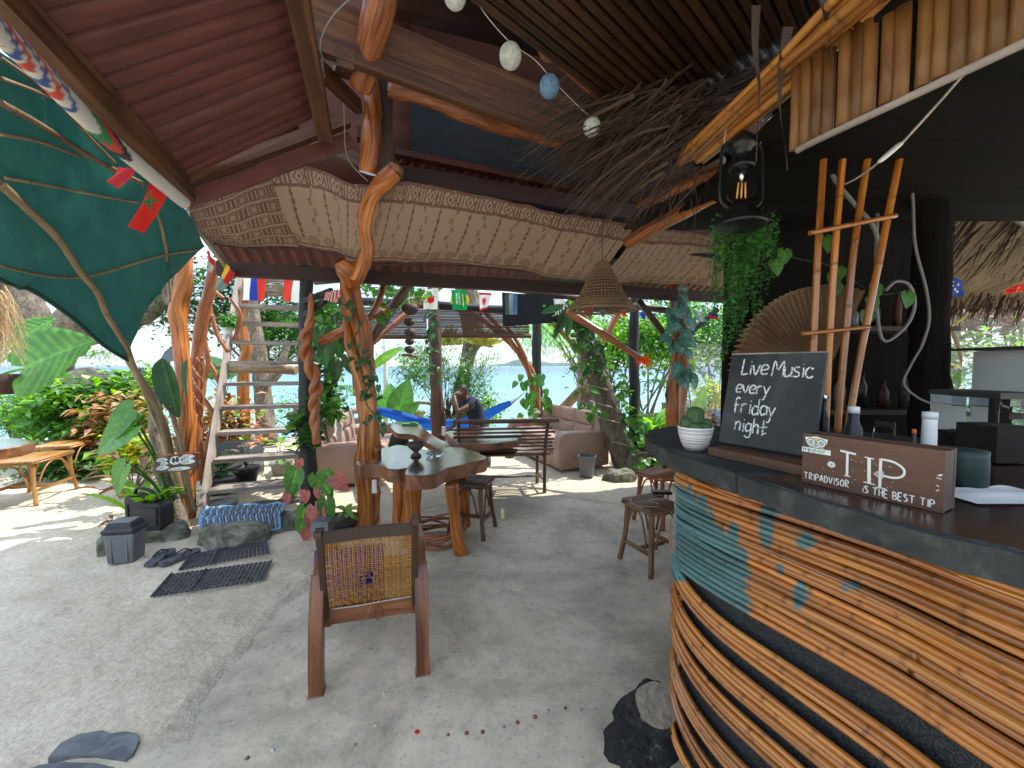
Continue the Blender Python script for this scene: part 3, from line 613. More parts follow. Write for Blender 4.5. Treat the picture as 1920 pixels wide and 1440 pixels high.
# ---- other posts
def simple_post(label, pp, m, zend=True, name='post', cat='post', n=10, jit=.25, group=None):
    b = W(*pp[0][:3]); t = T(name, label, cat, (b.x, b.y, 0), group); log('trunk', pp, m, t, n=n, jit=jit); return t
bp = simple_post('black painted post between the wooden stairs and the twisted vine', [(590, 1000, 3.95, 18), (584, 930, 3.95, 18), (578, 860, 3.95, 15), (574, 760, 3.95, 13), (573, 640, 3.95, 12), (574, 540, 3.95, 11), (576, 500, 3.95, 11)], 'blackwood')
beampart('bracket', W(570, 565, 3.9), W(622, 545, 3.75), .035, .05, 'blackwood', bp); beampart('bracket', W(562, 600, 3.95), W(610, 562, 3.75), .04, .05, 'blackwood', bp)
simple_post('dark round post left of the seated man, behind the slab table', [(828, 872, 6.3, 14), (822, 800, 6.3, 14), (818, 720, 6.3, 12), (816, 650, 6.3, 12), (812, 570, 6.3, 11), (812, 540, 6.3, 11)], 'darkstick')
simple_post('slim black post behind the far end of the sofa', [(1012, 815, 8.2, 10), (1008, 740, 8.2, 10), (1006, 680, 8.2, 9), (1007, 570, 8.2, 9)], 'blackwood')
simple_post('black post right of the vine-covered leaning trunk', [(1192, 885, 6.1, 11), (1190, 800, 6.1, 11), (1190, 720, 6.1, 10), (1188, 640, 6.1, 10), (1190, 580, 6.1, 9), (1190, 540, 6.1, 9)], 'blackwood')
fp = T('post', 'reddish trunk post wrapped in bluish heart leaves, left of the potted cactus', 'post', W(1270, 870, 5.1))
fluted([(1268, 900, 5.1, 16), (1266, 800, 5.1, 15), (1270, 720, 5.1, 15), (1276, 640, 5.1, 14), (1272, 560, 5.1, 13), (1272, 530, 5.1, 13)], 'varnished', fp, 'trunk')
beampart('brace', W(1196, 562, 5.1), W(1268, 656, 5.1), .05, .07, 'darkstick', fp); beampart('brace', W(1345, 580, 5.2), W(1280, 636, 5.1), .05, .06, 'blackwood', fp)
# far frame beam behind
ff = T('pole_frame', 'dark beam and poles carrying the blinds on the beach side', 'frame', W(590, 560, 6.6))
log('beam', [(588, 560, 6.7, 7), (700, 566, 6.7, 8), (815, 572, 6.6, 8), (950, 580, 6.7, 7), (1190, 578, 6.4, 7)], 'blackwood', ff)
log('beam', [(590, 528, 5.6, 6), (800, 520, 5.6, 5), (1000, 548, 6.0, 5), (1270, 585, 5.2, 6)], 'darkstick', ff)
log('brace', [(786, 505, 4.6, 9), (740, 570, 4.5, 9), (692, 642, 4.3, 9)], 'darkstick', ff)
log('brace', [(845, 520, 6.0, 7), (760, 590, 5.6, 5), (694, 648, 5.3, 4)], 'redbark', ff)
log('rail', [(602, 640, 3.9, 8), (630, 628, 3.85, 9), (660, 612, 3.8, 9), (700, 590, 4.2, 8), (740, 575, 4.8, 7), (790, 560, 5.4, 6)], 'varnished', ff)
log('brace', [(690, 600, 4.0, 5), (712, 560, 4.2, 6), (722, 520, 4.4, 6)], 'redbark', ff)
# ============================================================ PRINTED CLOTH UNDER THE ROOF
TAN = (.36, .255, .175); DK = (.165, .085, .06)
def batik_main(s_, v, L, first=False):
    """s_ metres along, v 0 (lower edge) .. 1 (upper edge)"""
    hv = v
    def band(c, w): return abs(hv-c) < w
    n_ = noise.noise(V(s_*60, v*40, 3))*.5+.5
    if hv > .80:
        if hv > .97 or .80 < hv < .845: return DK if n_ > .25 else TAN
        p = (s_/.15) % 1; y = (hv-.845)/.125
        if p < .5: q = abs(p-.25)/.25+abs(y-.5)*1.6; return DK if (.75 < q < 1.1 or q < .35) else TAN
        return DK if int(p*12) % 2 == 0 or n_ > .7 else TAN
    if hv < .075: return DK if (hv < .02 or (.05 < hv < .075)) and n_ > .3 else (tuple(.6*a+.4*b for a, b in zip(TAN, DK)) if n_ > .5 else TAN)
    k = s_/.235; p = k % 1
    if hv < .26:                                     # scallops
        px = ((s_/.12) % 1-.5)*.12; py = (hv-.15)*.55
        r = (px/.045)**2+(py/.045)**2
        if r < 1: return tuple(.55*a+.45*b for a, b in zip(TAN, DK)) if .55 > r or n_ > .4 else DK
    d = abs(p-.5)*.235
    if hv > .12 and d < .012:
        w = .5+.5*sin(hv*70); return DK if d < .004+.008*w and n_ > .3 else TAN
    row = (hv-.12)/.22; off = int(k) % 2*.5; cy = ((row+off) % 1-.5)*.12; cx = (p if p < .5 else p-1)*.235
    r = sqrt(cx*cx+cy*cy)
    if r < .028 and hv > .24 and noise.noise(V(s_*130, v*90, 9)) > -.02: return DK
    return TAN
def cloth_patch(label, top, bot, nu, nv, bulge, fn, L):
    A = [Vector(p) for p in cr([W(*p) for p in top], 12)]; B = [Vector(p) for p in cr([W(*p) for p in bot], 12)]
    def at(C, t): x = t*(len(C)-1); i = min(len(C)-2, int(x)); return C[i].lerp(C[i+1], x-i)
    def f(u, v):
        b = at(B, u); a = at(A, u); p = b.lerp(a, v); sag = bulge*(4*v*(1-v))*(.8+.5*noise.noise(V(u*L*1.3, 0, 0)))
        p.z -= sag; p.z += .03*noise.noise(V(u*L*2.2, v*1.5, 5))+.01*noise.noise(V(u*L*6+v*3, v*5, 2))+.006*noise.noise(V(u*L*11, v*2, 1)); return p
    mb = MB(); mb.grid(f, nu, nv, tint=lambda u, v: fn(u*L, v, L)); 
    return tagit(mb.build('batik_cloth', 'batik'), label, 'cloth', 'printed cloths hung under the roof')
cloth_patch('brown and tan printed cloth strung under the roof from the trunk post to the lamp', [(728, 342, 3.05), (800, 346, 3.1), (900, 366, 3.2), (1000, 388, 3.35), (1100, 405, 3.5), (1190, 425, 3.6)], [(688, 492, 3.5), (760, 492, 3.6), (850, 494, 3.75), (950, 502, 3.95), (1040, 520, 4.2), (1105, 530, 4.4)], 620, 110, .05, batik_main, 2.1)
cloth_patch('right-hand printed cloth strung under the roof behind the hanging plant', [(1205, 425, 3.7), (1280, 432, 3.9), (1400, 448, 4.1), (1560, 470, 4.4)], [(1108, 532, 4.4), (1200, 530, 4.6), (1330, 535, 4.9), (1560, 548, 5.3)], 420, 90, .06, batik_main, 2.4)
cloth_patch('printed cloth piece gathered around the trunk post top', [(498, 314, 3.1), (560, 312, 3.15), (610, 322, 3.2), (655, 342, 3.12), (700, 345, 3.05), (730, 342, 3.05)], [(548, 458, 3.6), (600, 470, 3.6), (640, 476, 3.5), (652, 490, 3.45), (670, 492, 3.45), (690, 492, 3.5)], 360, 110, .04, batik_main, 1.0)
def batik_strip(s_, v, L):
    r = (v*6) % 1; n_ = noise.noise(V(s_*70, v*60, 3))*.5+.5
    if r < .16: return TAN
    if r < .26 or r > .92: return DK if n_ > .3 else TAN
    p = (s_/.22+int(v*6)*.4) % 1
    if p < .35: q = max(abs(p-.175)/.175, abs(r-.59)/.33); return DK if (.6 < q < .82) or n_ > .72 else TAN
    return (DK if n_ > .22 else TAN) if int(p*14) % 3 else TAN
cloth_patch('far left printed cloth with wavy striped borders, next to the corrugated eave', [(348, 380, 2.62), (400, 360, 2.8), (460, 328, 2.95), (500, 314, 3.1)], [(398, 458, 3.3), (440, 462, 3.4), (500, 462, 3.5), (560, 462, 3.6)], 300, 140, .03, batik_strip, 1.0)
# ============================================================ WHITE POLE, FAIRY LIGHTS, CABLES
WP = [W(-60, 8, 1.0), W(50, 108, 1.25), W(165, 225, 1.6), W(250, 300, 1.95), W(345, 380, 2.4)]
pole = T('white_pole', 'white plastic pole wrapped with flag bunting beneath the left rafter', 'pole', WP[2])
def poletint(u, a, q):
    px, py = proj(q); n_ = .04*sin(a*2)
    t = (px-0)/350+n_
    Wt, Rd, Bl, Gn, Bk = (.6, .58, .52), (.55, .05, .03), (.03, .08, .28), (.02, .2, .07), (.02, .02, .025)
    if .0 < t < .38:
        s_ = ((t+.05*cos(a))*6.5) % 1; return Bl if s_ < .28 else Wt if s_ < .42 else Rd if s_ < .74 else Wt
    if .5 < t < .565: return Gn
    if .565 < t < .62: return Rd
    if .62 < t < .67: return Bk
    return Wt
mb = MB(); mb.tube([(p[0], p[1], p[2], .033) for p in cr(WP, 40)], n=18, tint=poletint); mb.build('pole_wrap', 'paint', pole)
def cable(label, pp, r, m, name='cable', k=8, cat='cable'):
    pts = wpath([q[:3] for q in pp], k); mb = MB(); mb.tube(pts, r, n=5); o = mb.build(name, m); return tagit(o, label, cat)
fl = T('fairy_lights', 'string of tiny fairy lights clipped along the left rafter and purlin', 'string lights', W(350, 345, 2.5))
fpth = [(30, 60, 1.35), (90, 125, 1.5), (150, 160, 1.65), (200, 235, 1.85), (260, 290, 2.1), (320, 335, 2.4), (370, 342, 2.5), (440, 325, 2.65), (510, 290, 2.8), (560, 262, 2.9), (600, 240, 2.95)]
mb = MB(); pts = wpath(fpth, 8); mb.tube(pts, .0035, n=5); mb.build('wire', 'plastic_black', fl)
mb = MB()
for i in range(4, len(pts), 7):
    p = Vector(pts[i][:3]); mb.tube([(p.x, p.y, p.z), (p.x+.004, p.y, p.z-.03)], .003, n=5); 
mb.build('bulb', 'plastic_black', fl, kind='stuff')
cable('thin grey cable looping down past the peeled roof log', [(655, 0, 2.0), (625, 30, 2.1), (604, 70, 2.2), (602, 100, 2.25), (615, 118, 2.3), (632, 120, 2.35)], .004, 'cable_grey')
cable('thin grey cable drooping behind the log above the cloth', [(645, 190, 2.8), (646, 240, 2.85), (648, 280, 2.9), (660, 310, 2.95), (690, 340, 3.0)], .004, 'cable_grey')
cable('black wire running along the lower edge of the printed cloths', [(400, 458, 3.25), (480, 466, 3.4), (560, 468, 3.5), (640, 478, 3.4), (700, 495, 3.45), (800, 497, 3.6), (900, 500, 3.8), (1000, 512, 4.0)], .006, 'plastic_black')
bb = W(648, 268, 3.1)
# ============================================================ GREEN TARP SHADE
E1 = [Vector(p) for p in cr([W(*p) for p in ((-120, 450, 1.75), (0, 524, 2.15), (60, 545, 2.4), (130, 592, 2.75), (195, 648, 3.1), (240, 676, 3.35))], 10)]
E3 = [Vector(p) for p in cr([W(*p) for p in ((-120, -30, 1.25), (0, 95, 1.55), (110, 170, 1.85), (220, 270, 2.2), (330, 372, 2.7), (384, 462, 3.05))], 10)]
tarp = T('tarpaulin_shade', 'dark green tarpaulin stretched over bamboo ribs at upper left', 'shade', W(240, 676, 3.35))
def tf(u, v):
    def at(C, t): x = t*(len(C)-1); i = min(len(C)-2, int(x)); return C[i].lerp(C[i+1], x-i)
    a = at(E1, u); b = at(E3, u); p = a.lerp(b, v); p.z += .03*noise.noise(V(u*5, v*5, 0))+.016*noise.noise(V(u*14, v*6, 3)); p.y += .3*4*v*(1-v)*u**.7*(1-u)**.7; p += V(-.12, 0, .0)*sin(v*pi)*u**4; return p
mb = MB(); mb.grid(tf, 90, 60, uv=lambda a, b: (a*4, b*3)); tob = mb.build('tarp_sheet', 'tarp', tarp)
bv = BVHTree.FromPolygons([Vector(v) for v in mb.v], mb.f)
def onsurf(px, py, off=.02, dflt=2.5):
    h = bv.ray_cast(CAMP, ray(px, py).normalized()); 
    return (h[0]-ray(px, py).normalized()*off) if h[0] else None
def rib(pp, r, extra_a=None, extra_b=None):
    pts = [];
    for q in cr(pp, 6):
        p = onsurf(q[0], q[1], r+.012)
        if p: pts.append(tuple(p))
    if extra_b: pts += [tuple(e) for e in extra_b]
    if len(pts) > 2:
        mb = MB(); bamboo(mb, cr(pts[::2]+[pts[-1]], 3), r, n=7, gap=.28); mb.build('bamboo_rib', 'bamboo_dry', tarp)
base = W(330, 915, 3.72)
rib([(0, 345), (60, 400), (110, 450), (150, 510), (180, 545), (200, 590), (225, 630), (244, 660)], .02, extra_b=[W(252, 690, 3.4), W(285, 770, 3.55), W(318, 850, 3.7), W(352, 985, 3.85)])
rib([(0, 346), (70, 410), (130, 480), (175, 540), (206, 600)], .012)
rib([(0, 192), (60, 225), (120, 262), (180, 300), (270, 345)], .014)
rib([(0, 108), (60, 150), (120, 205), (170, 260), (215, 305)], .008)
rib([(0, 252), (60, 262), (110, 278), (150, 294)], .008); rib([(0, 146), (60, 168), (110, 190)], .008)
rib([(10, 334), (80, 346), (160, 362), (260, 380)], .008)
rib([(0, 498), (50, 510), (110, 520), (170, 517), (240, 498), (310, 478), (370, 470)], .009)
rib([(292, 392), (304, 430), (312, 470)], .01, extra_b=[W(315, 520, 3.3), W(318, 560, 3.4)])
mb = MB(); mb.tube([tuple(e) for e in E1], .013, n=6); mb.build('hem', 'tarp', tarp)
log('bamboo_rib', [(240, 676, 3.36, 6), (262, 710, 3.45, 6), (300, 780, 3.6, 7), (318, 850, 3.7, 7), (340, 930, 3.8, 7)], 'bamboo_dry', tarp)
mat('bamboo_roof', [(.28, (.16, .05, .01)), (.5, (.32, .12, .024)), (.72, (.45, .21, .05))], su=2.2, sv=14, detail=5, rough=(.2, .34), bump=.06, coat=.5, vc=True, var=.25)
# ============================================================ BAR: ROOF EDGE
bar_roof = T('bar_roof', 'bamboo and thatch roof edge over the bar counter at upper right', 'roof', (.85, 2.0, 0))
A0 = V(.80, 2.12, 2.5)
def bundle(pts3, n, r, offs, m='bamboo_roof'):
    for k in range(n):
        o = offs(k); mb = MB(); P = [Vector(p)+o+V(0, 0, .012*sin(k*7+i*2)) for i, p in enumerate(pts3)]
        bamboo(mb, cr([tuple(p) for p in P], 8), r*U(.8, 1.15), n=8); mb.build('bamboo_pole', m, bar_roof)
e0 = W(1272, 308, 2.0); e1 = W(1420, 170, 1.5); e2 = W(1600, 0, 1.12); e3 = e2+(e2-e1)*1.6
bundle([e0, e1, e2, e3], 10, .0155, lambda k: V(.028*(k % 5), -.004*k, .03*(k//5)+.004*(k % 3)))
f0 = W(1440, 210, 1.72); f1 = W(1560, 105, 1.42); f2 = W(1700, -10, 1.12); f3 = f2+(f2-f1)*1.6
bundle([f0, f1, f2, f3], 8, .015, lambda k: V(.031*(k-4), .012*k, .02*(k % 2)))
# slatted fascia: half-round bamboo slats side by side
S0 = V(.918, 1.35); S1 = V(.945, 1.26); S2 = V(1.11, .88); S3 = V(1.3, .4); sp = cr([tuple(S0), tuple(S1), tuple(S2), tuple(S3)], 30)
acc = 0; last = Vector(sp[0]); nxt = .0
for i in range(1, len(sp)):
    p = Vector(sp[i]); d = (p-last).length; acc += d
    if acc >= nxt:
        nxt += .034
        dr = (Vector(sp[min(i+1, len(sp)-1)])-Vector(sp[i-1])).normalized(); q = V(p.x, p.y, 0); mb = MB()
        lz = 2.2+.02*noise.noise(q*30); hz = 2.44+.03*R()
        out = V(-dr.y, dr.x, 0) if True else None
        mb.tube([(q.x, q.y, lz+(hz-lz)*t_, .0165) for t_ in (0, .33, .66, 1)], n=10, squash=.5, jit=.12); mb.build('bamboo_slat', 'slat', bar_roof)
    last = p
mb = MB(); mb.tube([(p[0], p[1], 2.193) for p in sp[10:]], .011, n=6); mb.build('edge_strip', 'greywood', bar_roof)
# dark inner ceiling of the bar
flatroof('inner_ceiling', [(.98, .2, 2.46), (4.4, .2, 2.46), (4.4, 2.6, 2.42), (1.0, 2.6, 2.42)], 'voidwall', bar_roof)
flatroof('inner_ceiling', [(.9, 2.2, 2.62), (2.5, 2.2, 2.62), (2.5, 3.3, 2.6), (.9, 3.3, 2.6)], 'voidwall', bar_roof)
# bamboo ceiling of dark poles, upper centre
c0 = W(888, -10, 1.55); c1 = W(1168, 206, 2.25); cd = (c1-c0); side = V(cd.y, -cd.x, 0).normalized(); ext = cd*.9
for k in range(27):
    mb = MB(); bamboo(mb, [c0+side*.045*k-ext, c1+side*.045*k+cd*.12], .02, n=6, gap=.35, step=.1); mb.build('bamboo_pole', 'bamboo_dark', bar_roof)
flatroof('ceiling_backing', [c0-ext+V(0, 0, .04), c1+cd*.12+V(0, 0, .04), c1+cd*.12+side*1.25+V(0, 0, .04), c0-ext+side*1.25+V(0, 0, .04)], 'darkbeam', bar_roof)
log('rafter', [(1020, -60, 1.75, 22), (1022, 20, 1.85, 23), (1028, 80, 1.95, 21), (1030, 96, 2.0, 20)], 'redbark', bar_roof, n=12)
log('rafter', [(1158, 36, 1.9, 13), (1162, 90, 2.0, 14), (1166, 160, 2.1, 14), (1168, 200, 2.2, 13)], 'bamboo_dark', bar_roof)
log('edge_pole', [(905, -20, 1.55, 9), (1030, 95, 1.95, 9), (1150, 205, 2.3, 9)], 'redbark', bar_roof)
# struts below the eave towards the cloth
for a, b, r, m in (((1178, 455, 2.9), (1340, 368, 2.3), 12, 'varnished'), ((1200, 385, 2.6), (1360, 318, 2.1), 9, 'varnished'), ((1240, 372, 2.7), (1356, 300, 2.2), 7, 'bamboo_dry')):
    p = W(*a); q = W(*b); t = MB(); t.tube(cr([(*p, r/F*a[2]), (*((p+q)/2+V(0, 0, .01)), r/F*a[2]), (*q, r/F*b[2])], 6), n=9, jit=.15); t.build('strut', m, bar_roof)
# ---- thatch fronds
def strips(name, n, afn, bfn, wd, m, parent, droop=.1, seg=4):
    mb = MB()
    for i in range(n):
        a = afn(); b = bfn(a); d = b-a; sd = d.cross(V(U(-1, 1), U(-1, 1), U(-.5, 1))).normalized()*wd*U(.5, 1.3); t = U(.5, 1.4); mb.tt = (t, t, t); pr = None
        ph = U(-.03, .03)
        for k in range(seg+1):
            s_ = k/seg; p = a+d*s_+V(ph*sin(s_*3), ph*sin(s_*5), -droop*s_*s_*U(.9, 1.1)); w_ = sd*(1-s_*.85)*.5
            x = mb.av(p-w_); y = mb.av(p+w_)
            if pr: mb.af((pr[0], x, y, pr[1]), [(0, 0), (0, 1), (1, 1), (1, 0)])
            pr = (x, y)
    mb.tt = (1, 1, 1); return mb.build(name, m, parent, kind='stuff')
th = T('palm_thatch', 'shaggy dried palm fronds hanging from the bar roof edge', 'thatch', (.9, 2.1, 0))
def fst():
    y = U(0, 250); x = 1262+(308-y)*1.03; return W(U(1170, x), y, U(1.95, 2.35))
strips('frond_strips', 460, fst, lambda a: a+V(U(-.65, -.2), U(.0, .35), U(-.12, .05)), .016, 'frond', th, .16)
strips('frond_strips', 260, lambda: W(U(1200, 1330), U(120, 330), U(1.8, 2.2)), lambda a: a+V(U(-.5, -.12), U(.05, .3), U(-.22, -.02)), .011, 'frond', th, .14)
strips('frond_strips', 420, lambda: W(U(1130, 1300), U(120, 300), U(2.1, 2.5)), lambda a: a+V(U(-.35, .1), U(-.1, .3), U(-.3, -.05)), .012, 'frond', th, .12)
strips('hanging_strips', 30, lambda: W(U(1180, 1340), U(250, 380), U(1.9, 2.2)), lambda a: a+V(U(-.05, .02), 0, U(-.22, -.08)), .008, 'frond', th, .04)
def longstrip(pp, w):
    mb = MB(); P = [W(*p[:3]) for p in pp]; pr = None; P = [Vector(q) for q in cr([tuple(p) for p in P], 5)]
    for i, p in enumerate(P):
        s_ = i/(len(P)-1); ww = w*(1-.8*s_*s_)*.5; n_ = V(cos(s_*2), .4*sin(s_*2), 0)*ww
        x = mb.av(p-n_); y = mb.av(p+n_)
        if pr: mb.af((pr[0], x, y, pr[1]), [(0, 0), (0, 1), (1, 1), (1, 0)], True)
        pr = (x, y)
    mb.build('leaf_strip', 'frond', th)
longstrip([(1418, 10, 1.4), (1416, 90, 1.42), (1424, 170, 1.45), (1420, 240, 1.46), (1418, 305, 1.5)], .03)
longstrip([(1478, 50, 1.35), (1466, 130, 1.38), (1462, 200, 1.42), (1474, 290, 1.45), (1476, 320, 1.45)], .034)
longstrip([(1540, -20, 1.2), (1548, 30, 1.2), (1556, 80, 1.22), (1562, 118, 1.22)], .026)
longstrip([(1735, -20, 1.1), (1730, 30, 1.1), (1722, 70, 1.1)], .02)
longstrip([(1258, 300, 1.9), (1256, 380, 1.9), (1252, 460, 1.9), (1252, 500, 1.9)], .006)
# thatch roof right background
tr = T('thatch_roof', 'low thatched roof edge behind the bar at far right', 'roof', W(1850, 450, 3.3))
q = [W(1740, 350, 2.9), W(2100, 420, 2.7), W(2150, 560, 4.3), W(1740, 540, 4.3)]
q = [V(2.9, 2.6, 2.75), V(6.5, 2.6, 2.75), V(6.5, 4.7, 2.2), V(3.6, 4.7, 2.2)]
mb = MB(); mb.grid(lambda u, v: q[0].lerp(q[1], u).lerp(q[3].lerp(q[2], u), v)+V(0, 0, .03*noise.noise(V(u*30, v*12, 0))), 60, 24, uv=lambda a, b: (b*2, a*3)); mb.build('thatch_layer', 'thatch', tr, thick=.08)
strips('thatch_fringe', 700, lambda: q[3].lerp(q[2], R())+V(0, U(-.5, .05), U(-.05, .15)), lambda a: a+V(U(-.06, .06), U(.0, .12), U(-.24, -.08)), .02, 'frond', tr, .02, 2)
strips('thatch_fringe', 500, lambda: V(U(3.0, 5.2), U(2.8, 4.5), 0)+V(0, 0, 2.58), lambda a: a+V(U(-.06, .06), U(.1, .3), U(-.3, -.18)), .02, 'frond', tr, .02, 2)
log('edge_pole', [(1770, 520, 4.4, 9), (1840, 508, 4.4, 9), (1940, 485, 4.3, 9)], 'redbark', tr)
for y0, y1 in ((345, 410), (358, 425)):
    log('roof_batten', [(1772, y0, 2.75, 4), (1850, (y0+y1)/2-8, 2.75, 4), (1930, y1, 2.75, 5)], 'greywood', tr)
# ============================================================ BAR COUNTER
CT = 1.196; DK_ = .76   # counter height, and how deep the bar stands
WALL = [(1.14, .15), (1.003, .456), (.912, .722), (.866, .889), (.775, 1.094), (.688, 1.277), (.635, 1.429), (.635, 1.509), (.707, 1.596), (.874, 1.664), (1.3, 1.70)]
wl = [Vector(p) for p in cr(WALL, 14)]
cum = [0]
for i in range(1, len(wl)): cum.append(cum[-1]+(wl[i]-wl[i-1]).length)
LW = cum[-1]
isil = min(range(len(wl)), key=lambda i: wl[i].x/max(.3, wl[i].y)); USIL = cum[isil]
def wallp(u):
    u = max(0, min(LW-1e-5, u)); i = 0
    while cum[i+1] < u: i += 1
    return wl[i].lerp(wl[i+1], (u-cum[i])/(cum[i+1]-cum[i]))
def walln(u):
    a = wallp(u-.01); b = wallp(u+.01); d = (b-a).normalized(); return V(-d.y, d.x, 0)
bar = T('bar_counter', 'curved bar counter clad in varnished bamboo poles with a dark slab top', 'bar counter', (1.0, 1.5, 0))
mb = MB(); nU = 80
mb.grid(lambda a, b: V(*(wallp(LW*a)), 0)-walln(LW*a)*.016+V(0, 0, .0+1.14*b), nU, 4, uv=lambda a, b: (a*LW, b)); mb.build('mesh_lining', 'mesh_black', bar)
PAT = [(1436, 985, 14, 42), (1455, 958, 22, 10), (1375, 1000, 11, 22), (1318, 950, 8, 24), (1511, 1014, 17, 18), (1463, 1069, 8, 11), (1500, 1116, 15, 26), (1592, 1097, 19, 9), (1345, 1050, 14, 26), (1392, 1042, 12, 18)]
def paint(q, c):
    px, py = proj(q); n_ = noise.noise(q*60)*.25+noise.noise(q*180)*.15
    hit = any(((px-a)/w)**2+((py-b)/h)**2 < 1+n_*2.5 for a, b, w, h in PAT)
    # large painted area on the end of the counter
    yt = 930+max(0, (px-1290))*1.25
    if px < 1405+n_*60 and py > yt-20+n_*90 and py < 1075+(px-1285)*.85 and q.z > .702: hit = True
    if px < 1302 and 925 < py < 1090 and q.z > .702: hit = True
    if hit:
        k = .55+.45*c[0]; return (.15*k, .98*k, 6.2*k)
    return c
def barpole(z_sil, z_near, off, r, u0=.05, u1=None, rise=.25, wob=.004):
    """z at the silhouette end and z once it has settled towards the near end"""
    z_sil, z_near, r, off, rise, wob = 1.5-(1.5-z_sil)*DK_, 1.5-(1.5-z_near)*DK_, r*DK_, off*DK_, rise*DK_, wob*DK_
    u1 = u1 or LW-.05; pts = []; n = 60; ph = U(0, 9)
    for i in range(n+1):
        u = u0+(u1-u0)*i/n; p = wallp(u); n_ = walln(u); d = max(0, USIL-u); e = exp(-d/rise)
        z = z_near+(z_sil-z_near)*e+wob*sin(u*7+ph)
        q = V(p.x, p.y, 0)+n_*(off+r); pts.append((q.x, q.y, z))
    mb = MB(); bamboo(mb, pts, r, n=8, gap=U(.17, .27), paint=paint, step=.01); mb.build('bamboo_pole', 'bamboo', bar)
z = .985; k = 0
while z > .53:
    r = U(.0105, .0155); z -= r; barpole(z+U(-.003, .003), z+U(-.004, .004), .004*(k % 2), r, wob=.003); z -= r*.9; k += 1
for k in range(4): zz = .965-.085*k; barpole(zz+.03, zz-.01, .014, .0075, wob=.006)
for zs, zn, n_, dz in ((.56, .402, 4, .0245), (.40, .235, 5, .0245), (.25, .066, 4, .0245), (.06, -.13, 4, .025), (-.1, -.30, 3, .025), (-.3, -.43, 2, .02)):
    for k in range(n_): barpole(zs-k*dz*.8, zn-k*dz, .004+.008*(k % 2), U(.0115, .014), rise=.16, wob=.003)
# counter top
top_out = [WZ(*p, CT) for p in ((1960, 1048), (1920, 1035), (1760, 1000), (1620, 960), (1500, 925), (1392, 890))]
tpts = [V(1.01, .2, 0), V(.905, .47, 0)]+[V(p.x, p.y, 0) for p in top_out[1:]]
tl = [WZ(1385, 884, CT), WZ(1330, 868, CT), WZ(1275, 850, CT), WZ(1235, 832, CT), WZ(1216, 818, CT), WZ(1222, 806, CT), WZ(1258, 798, CT), WZ(1320, 798, CT)]
inner1 = [V(2.4, 2.75, 0), V(1.9, 2.0, 0), V(1.8, 1.2, 0), V(1.95, .3, 0)]
mb = MB(); mb.prism([tuple(p) for p in tpts]+[(.707, 1.094), (2.0, 1.5), (1.95, .2)], CT-.03, CT); mb.build('counter_top', 'counter', bar)
mb = MB(); mb.prism([(p.x, p.y) for p in tl]+[(1.5, 2.05), (1.9, 1.5), (.745, 1.14)], CT-.034, CT-.002); mb.build('counter_top', 'slate', bar, label='rough dark end section of the counter top')
def edgeband(pts, h, t, m, z1=CT+.003):
    P = [Vector((p[0], p[1], 0)) for p in cr([(p.x, p.y) for p in pts], 8)]; mb = MB(); n = len(P); rows = []
    for i, p in enumerate(P):
        d = (P[min(i+1, n-1)]-P[max(i-1, 0)]).normalized(); o = V(-d.y, d.x, 0); o = o if o.x < 0 or o.y > 0 else -o
        o = V(-abs(d.y)-.001, 0, 0)+V(0, 0, 0) if False else o
        j = .006*noise.noise(p*9); rows.append([mb.av(p+o*0+V(0, 0, z1)), mb.av(p+o*(t+j)+V(0, 0, z1-.004)), mb.av(p+o*(t*.75+j)+V(0, 0, z1-h+j*2)), mb.av(p-o*.01+V(0, 0, z1-h+.004))])
    for i in range(n-1):
        for k in range(4): mb.af((rows[i][k], rows[i+1][k], rows[i+1][(k+1) % 4], rows[i][(k+1) % 4]), [(i*.04, k*.05), (i*.04+.04, k*.05), (i*.04+.04, k*.05+.05), (i*.04, k*.05+.05)])
    mb.af(rows[0]); mb.af(rows[-1][::-1]); mb.build('edge_board', m, bar)
edgeband(tpts, .06, .017, 'slate'); edgeband(tl[:6], .062, .015, 'slate', CT)
mat('cutwood', [(.3, (.13, .1, .07)), (.7, (.38, .32, .24))], coords='obj', scale=16, detail=8, dist=2, rough=(.8, .9), bump=.5, dirt=.3)
# stump at the foot of the bar
sb = G(1250, 1475)
st = T('log_stump', 'black barked log stub with a pale cut face at the foot of the bar', 'log', (sb.x, sb.y, 0))
d_ = V(-.12, -.42, .9).normalized(); cc = W(1230, 1322, 1.56)
mb = MB(); pp = [cc+V(-.06, -.02, -.34), cc+V(-.04, .03, -.22), cc+V(0, .04, -.09), cc]; mb.tube(cr([(*pp[0], .34), (*pp[1], .2), (*pp[2], .11), (*pp[3], .083)], 10), n=40, jit=.35, prof=lambda a, u: 1+.05*sin(a*11+u*9)); mb.build('bark', 'charbark', st)
mb = MB(); mb.tube([(*(cc-d_*.01), .08), (*(cc+d_*.008), .078)], n=24, jit=.12); mb.build('cut_face', 'cutwood', st)
# ---- things on the bar
def oriented(a, b): 
    X = (b-a); X.z = 0; L = X.length; X.normalize(); return X, V(-X.y, X.x, 0), L
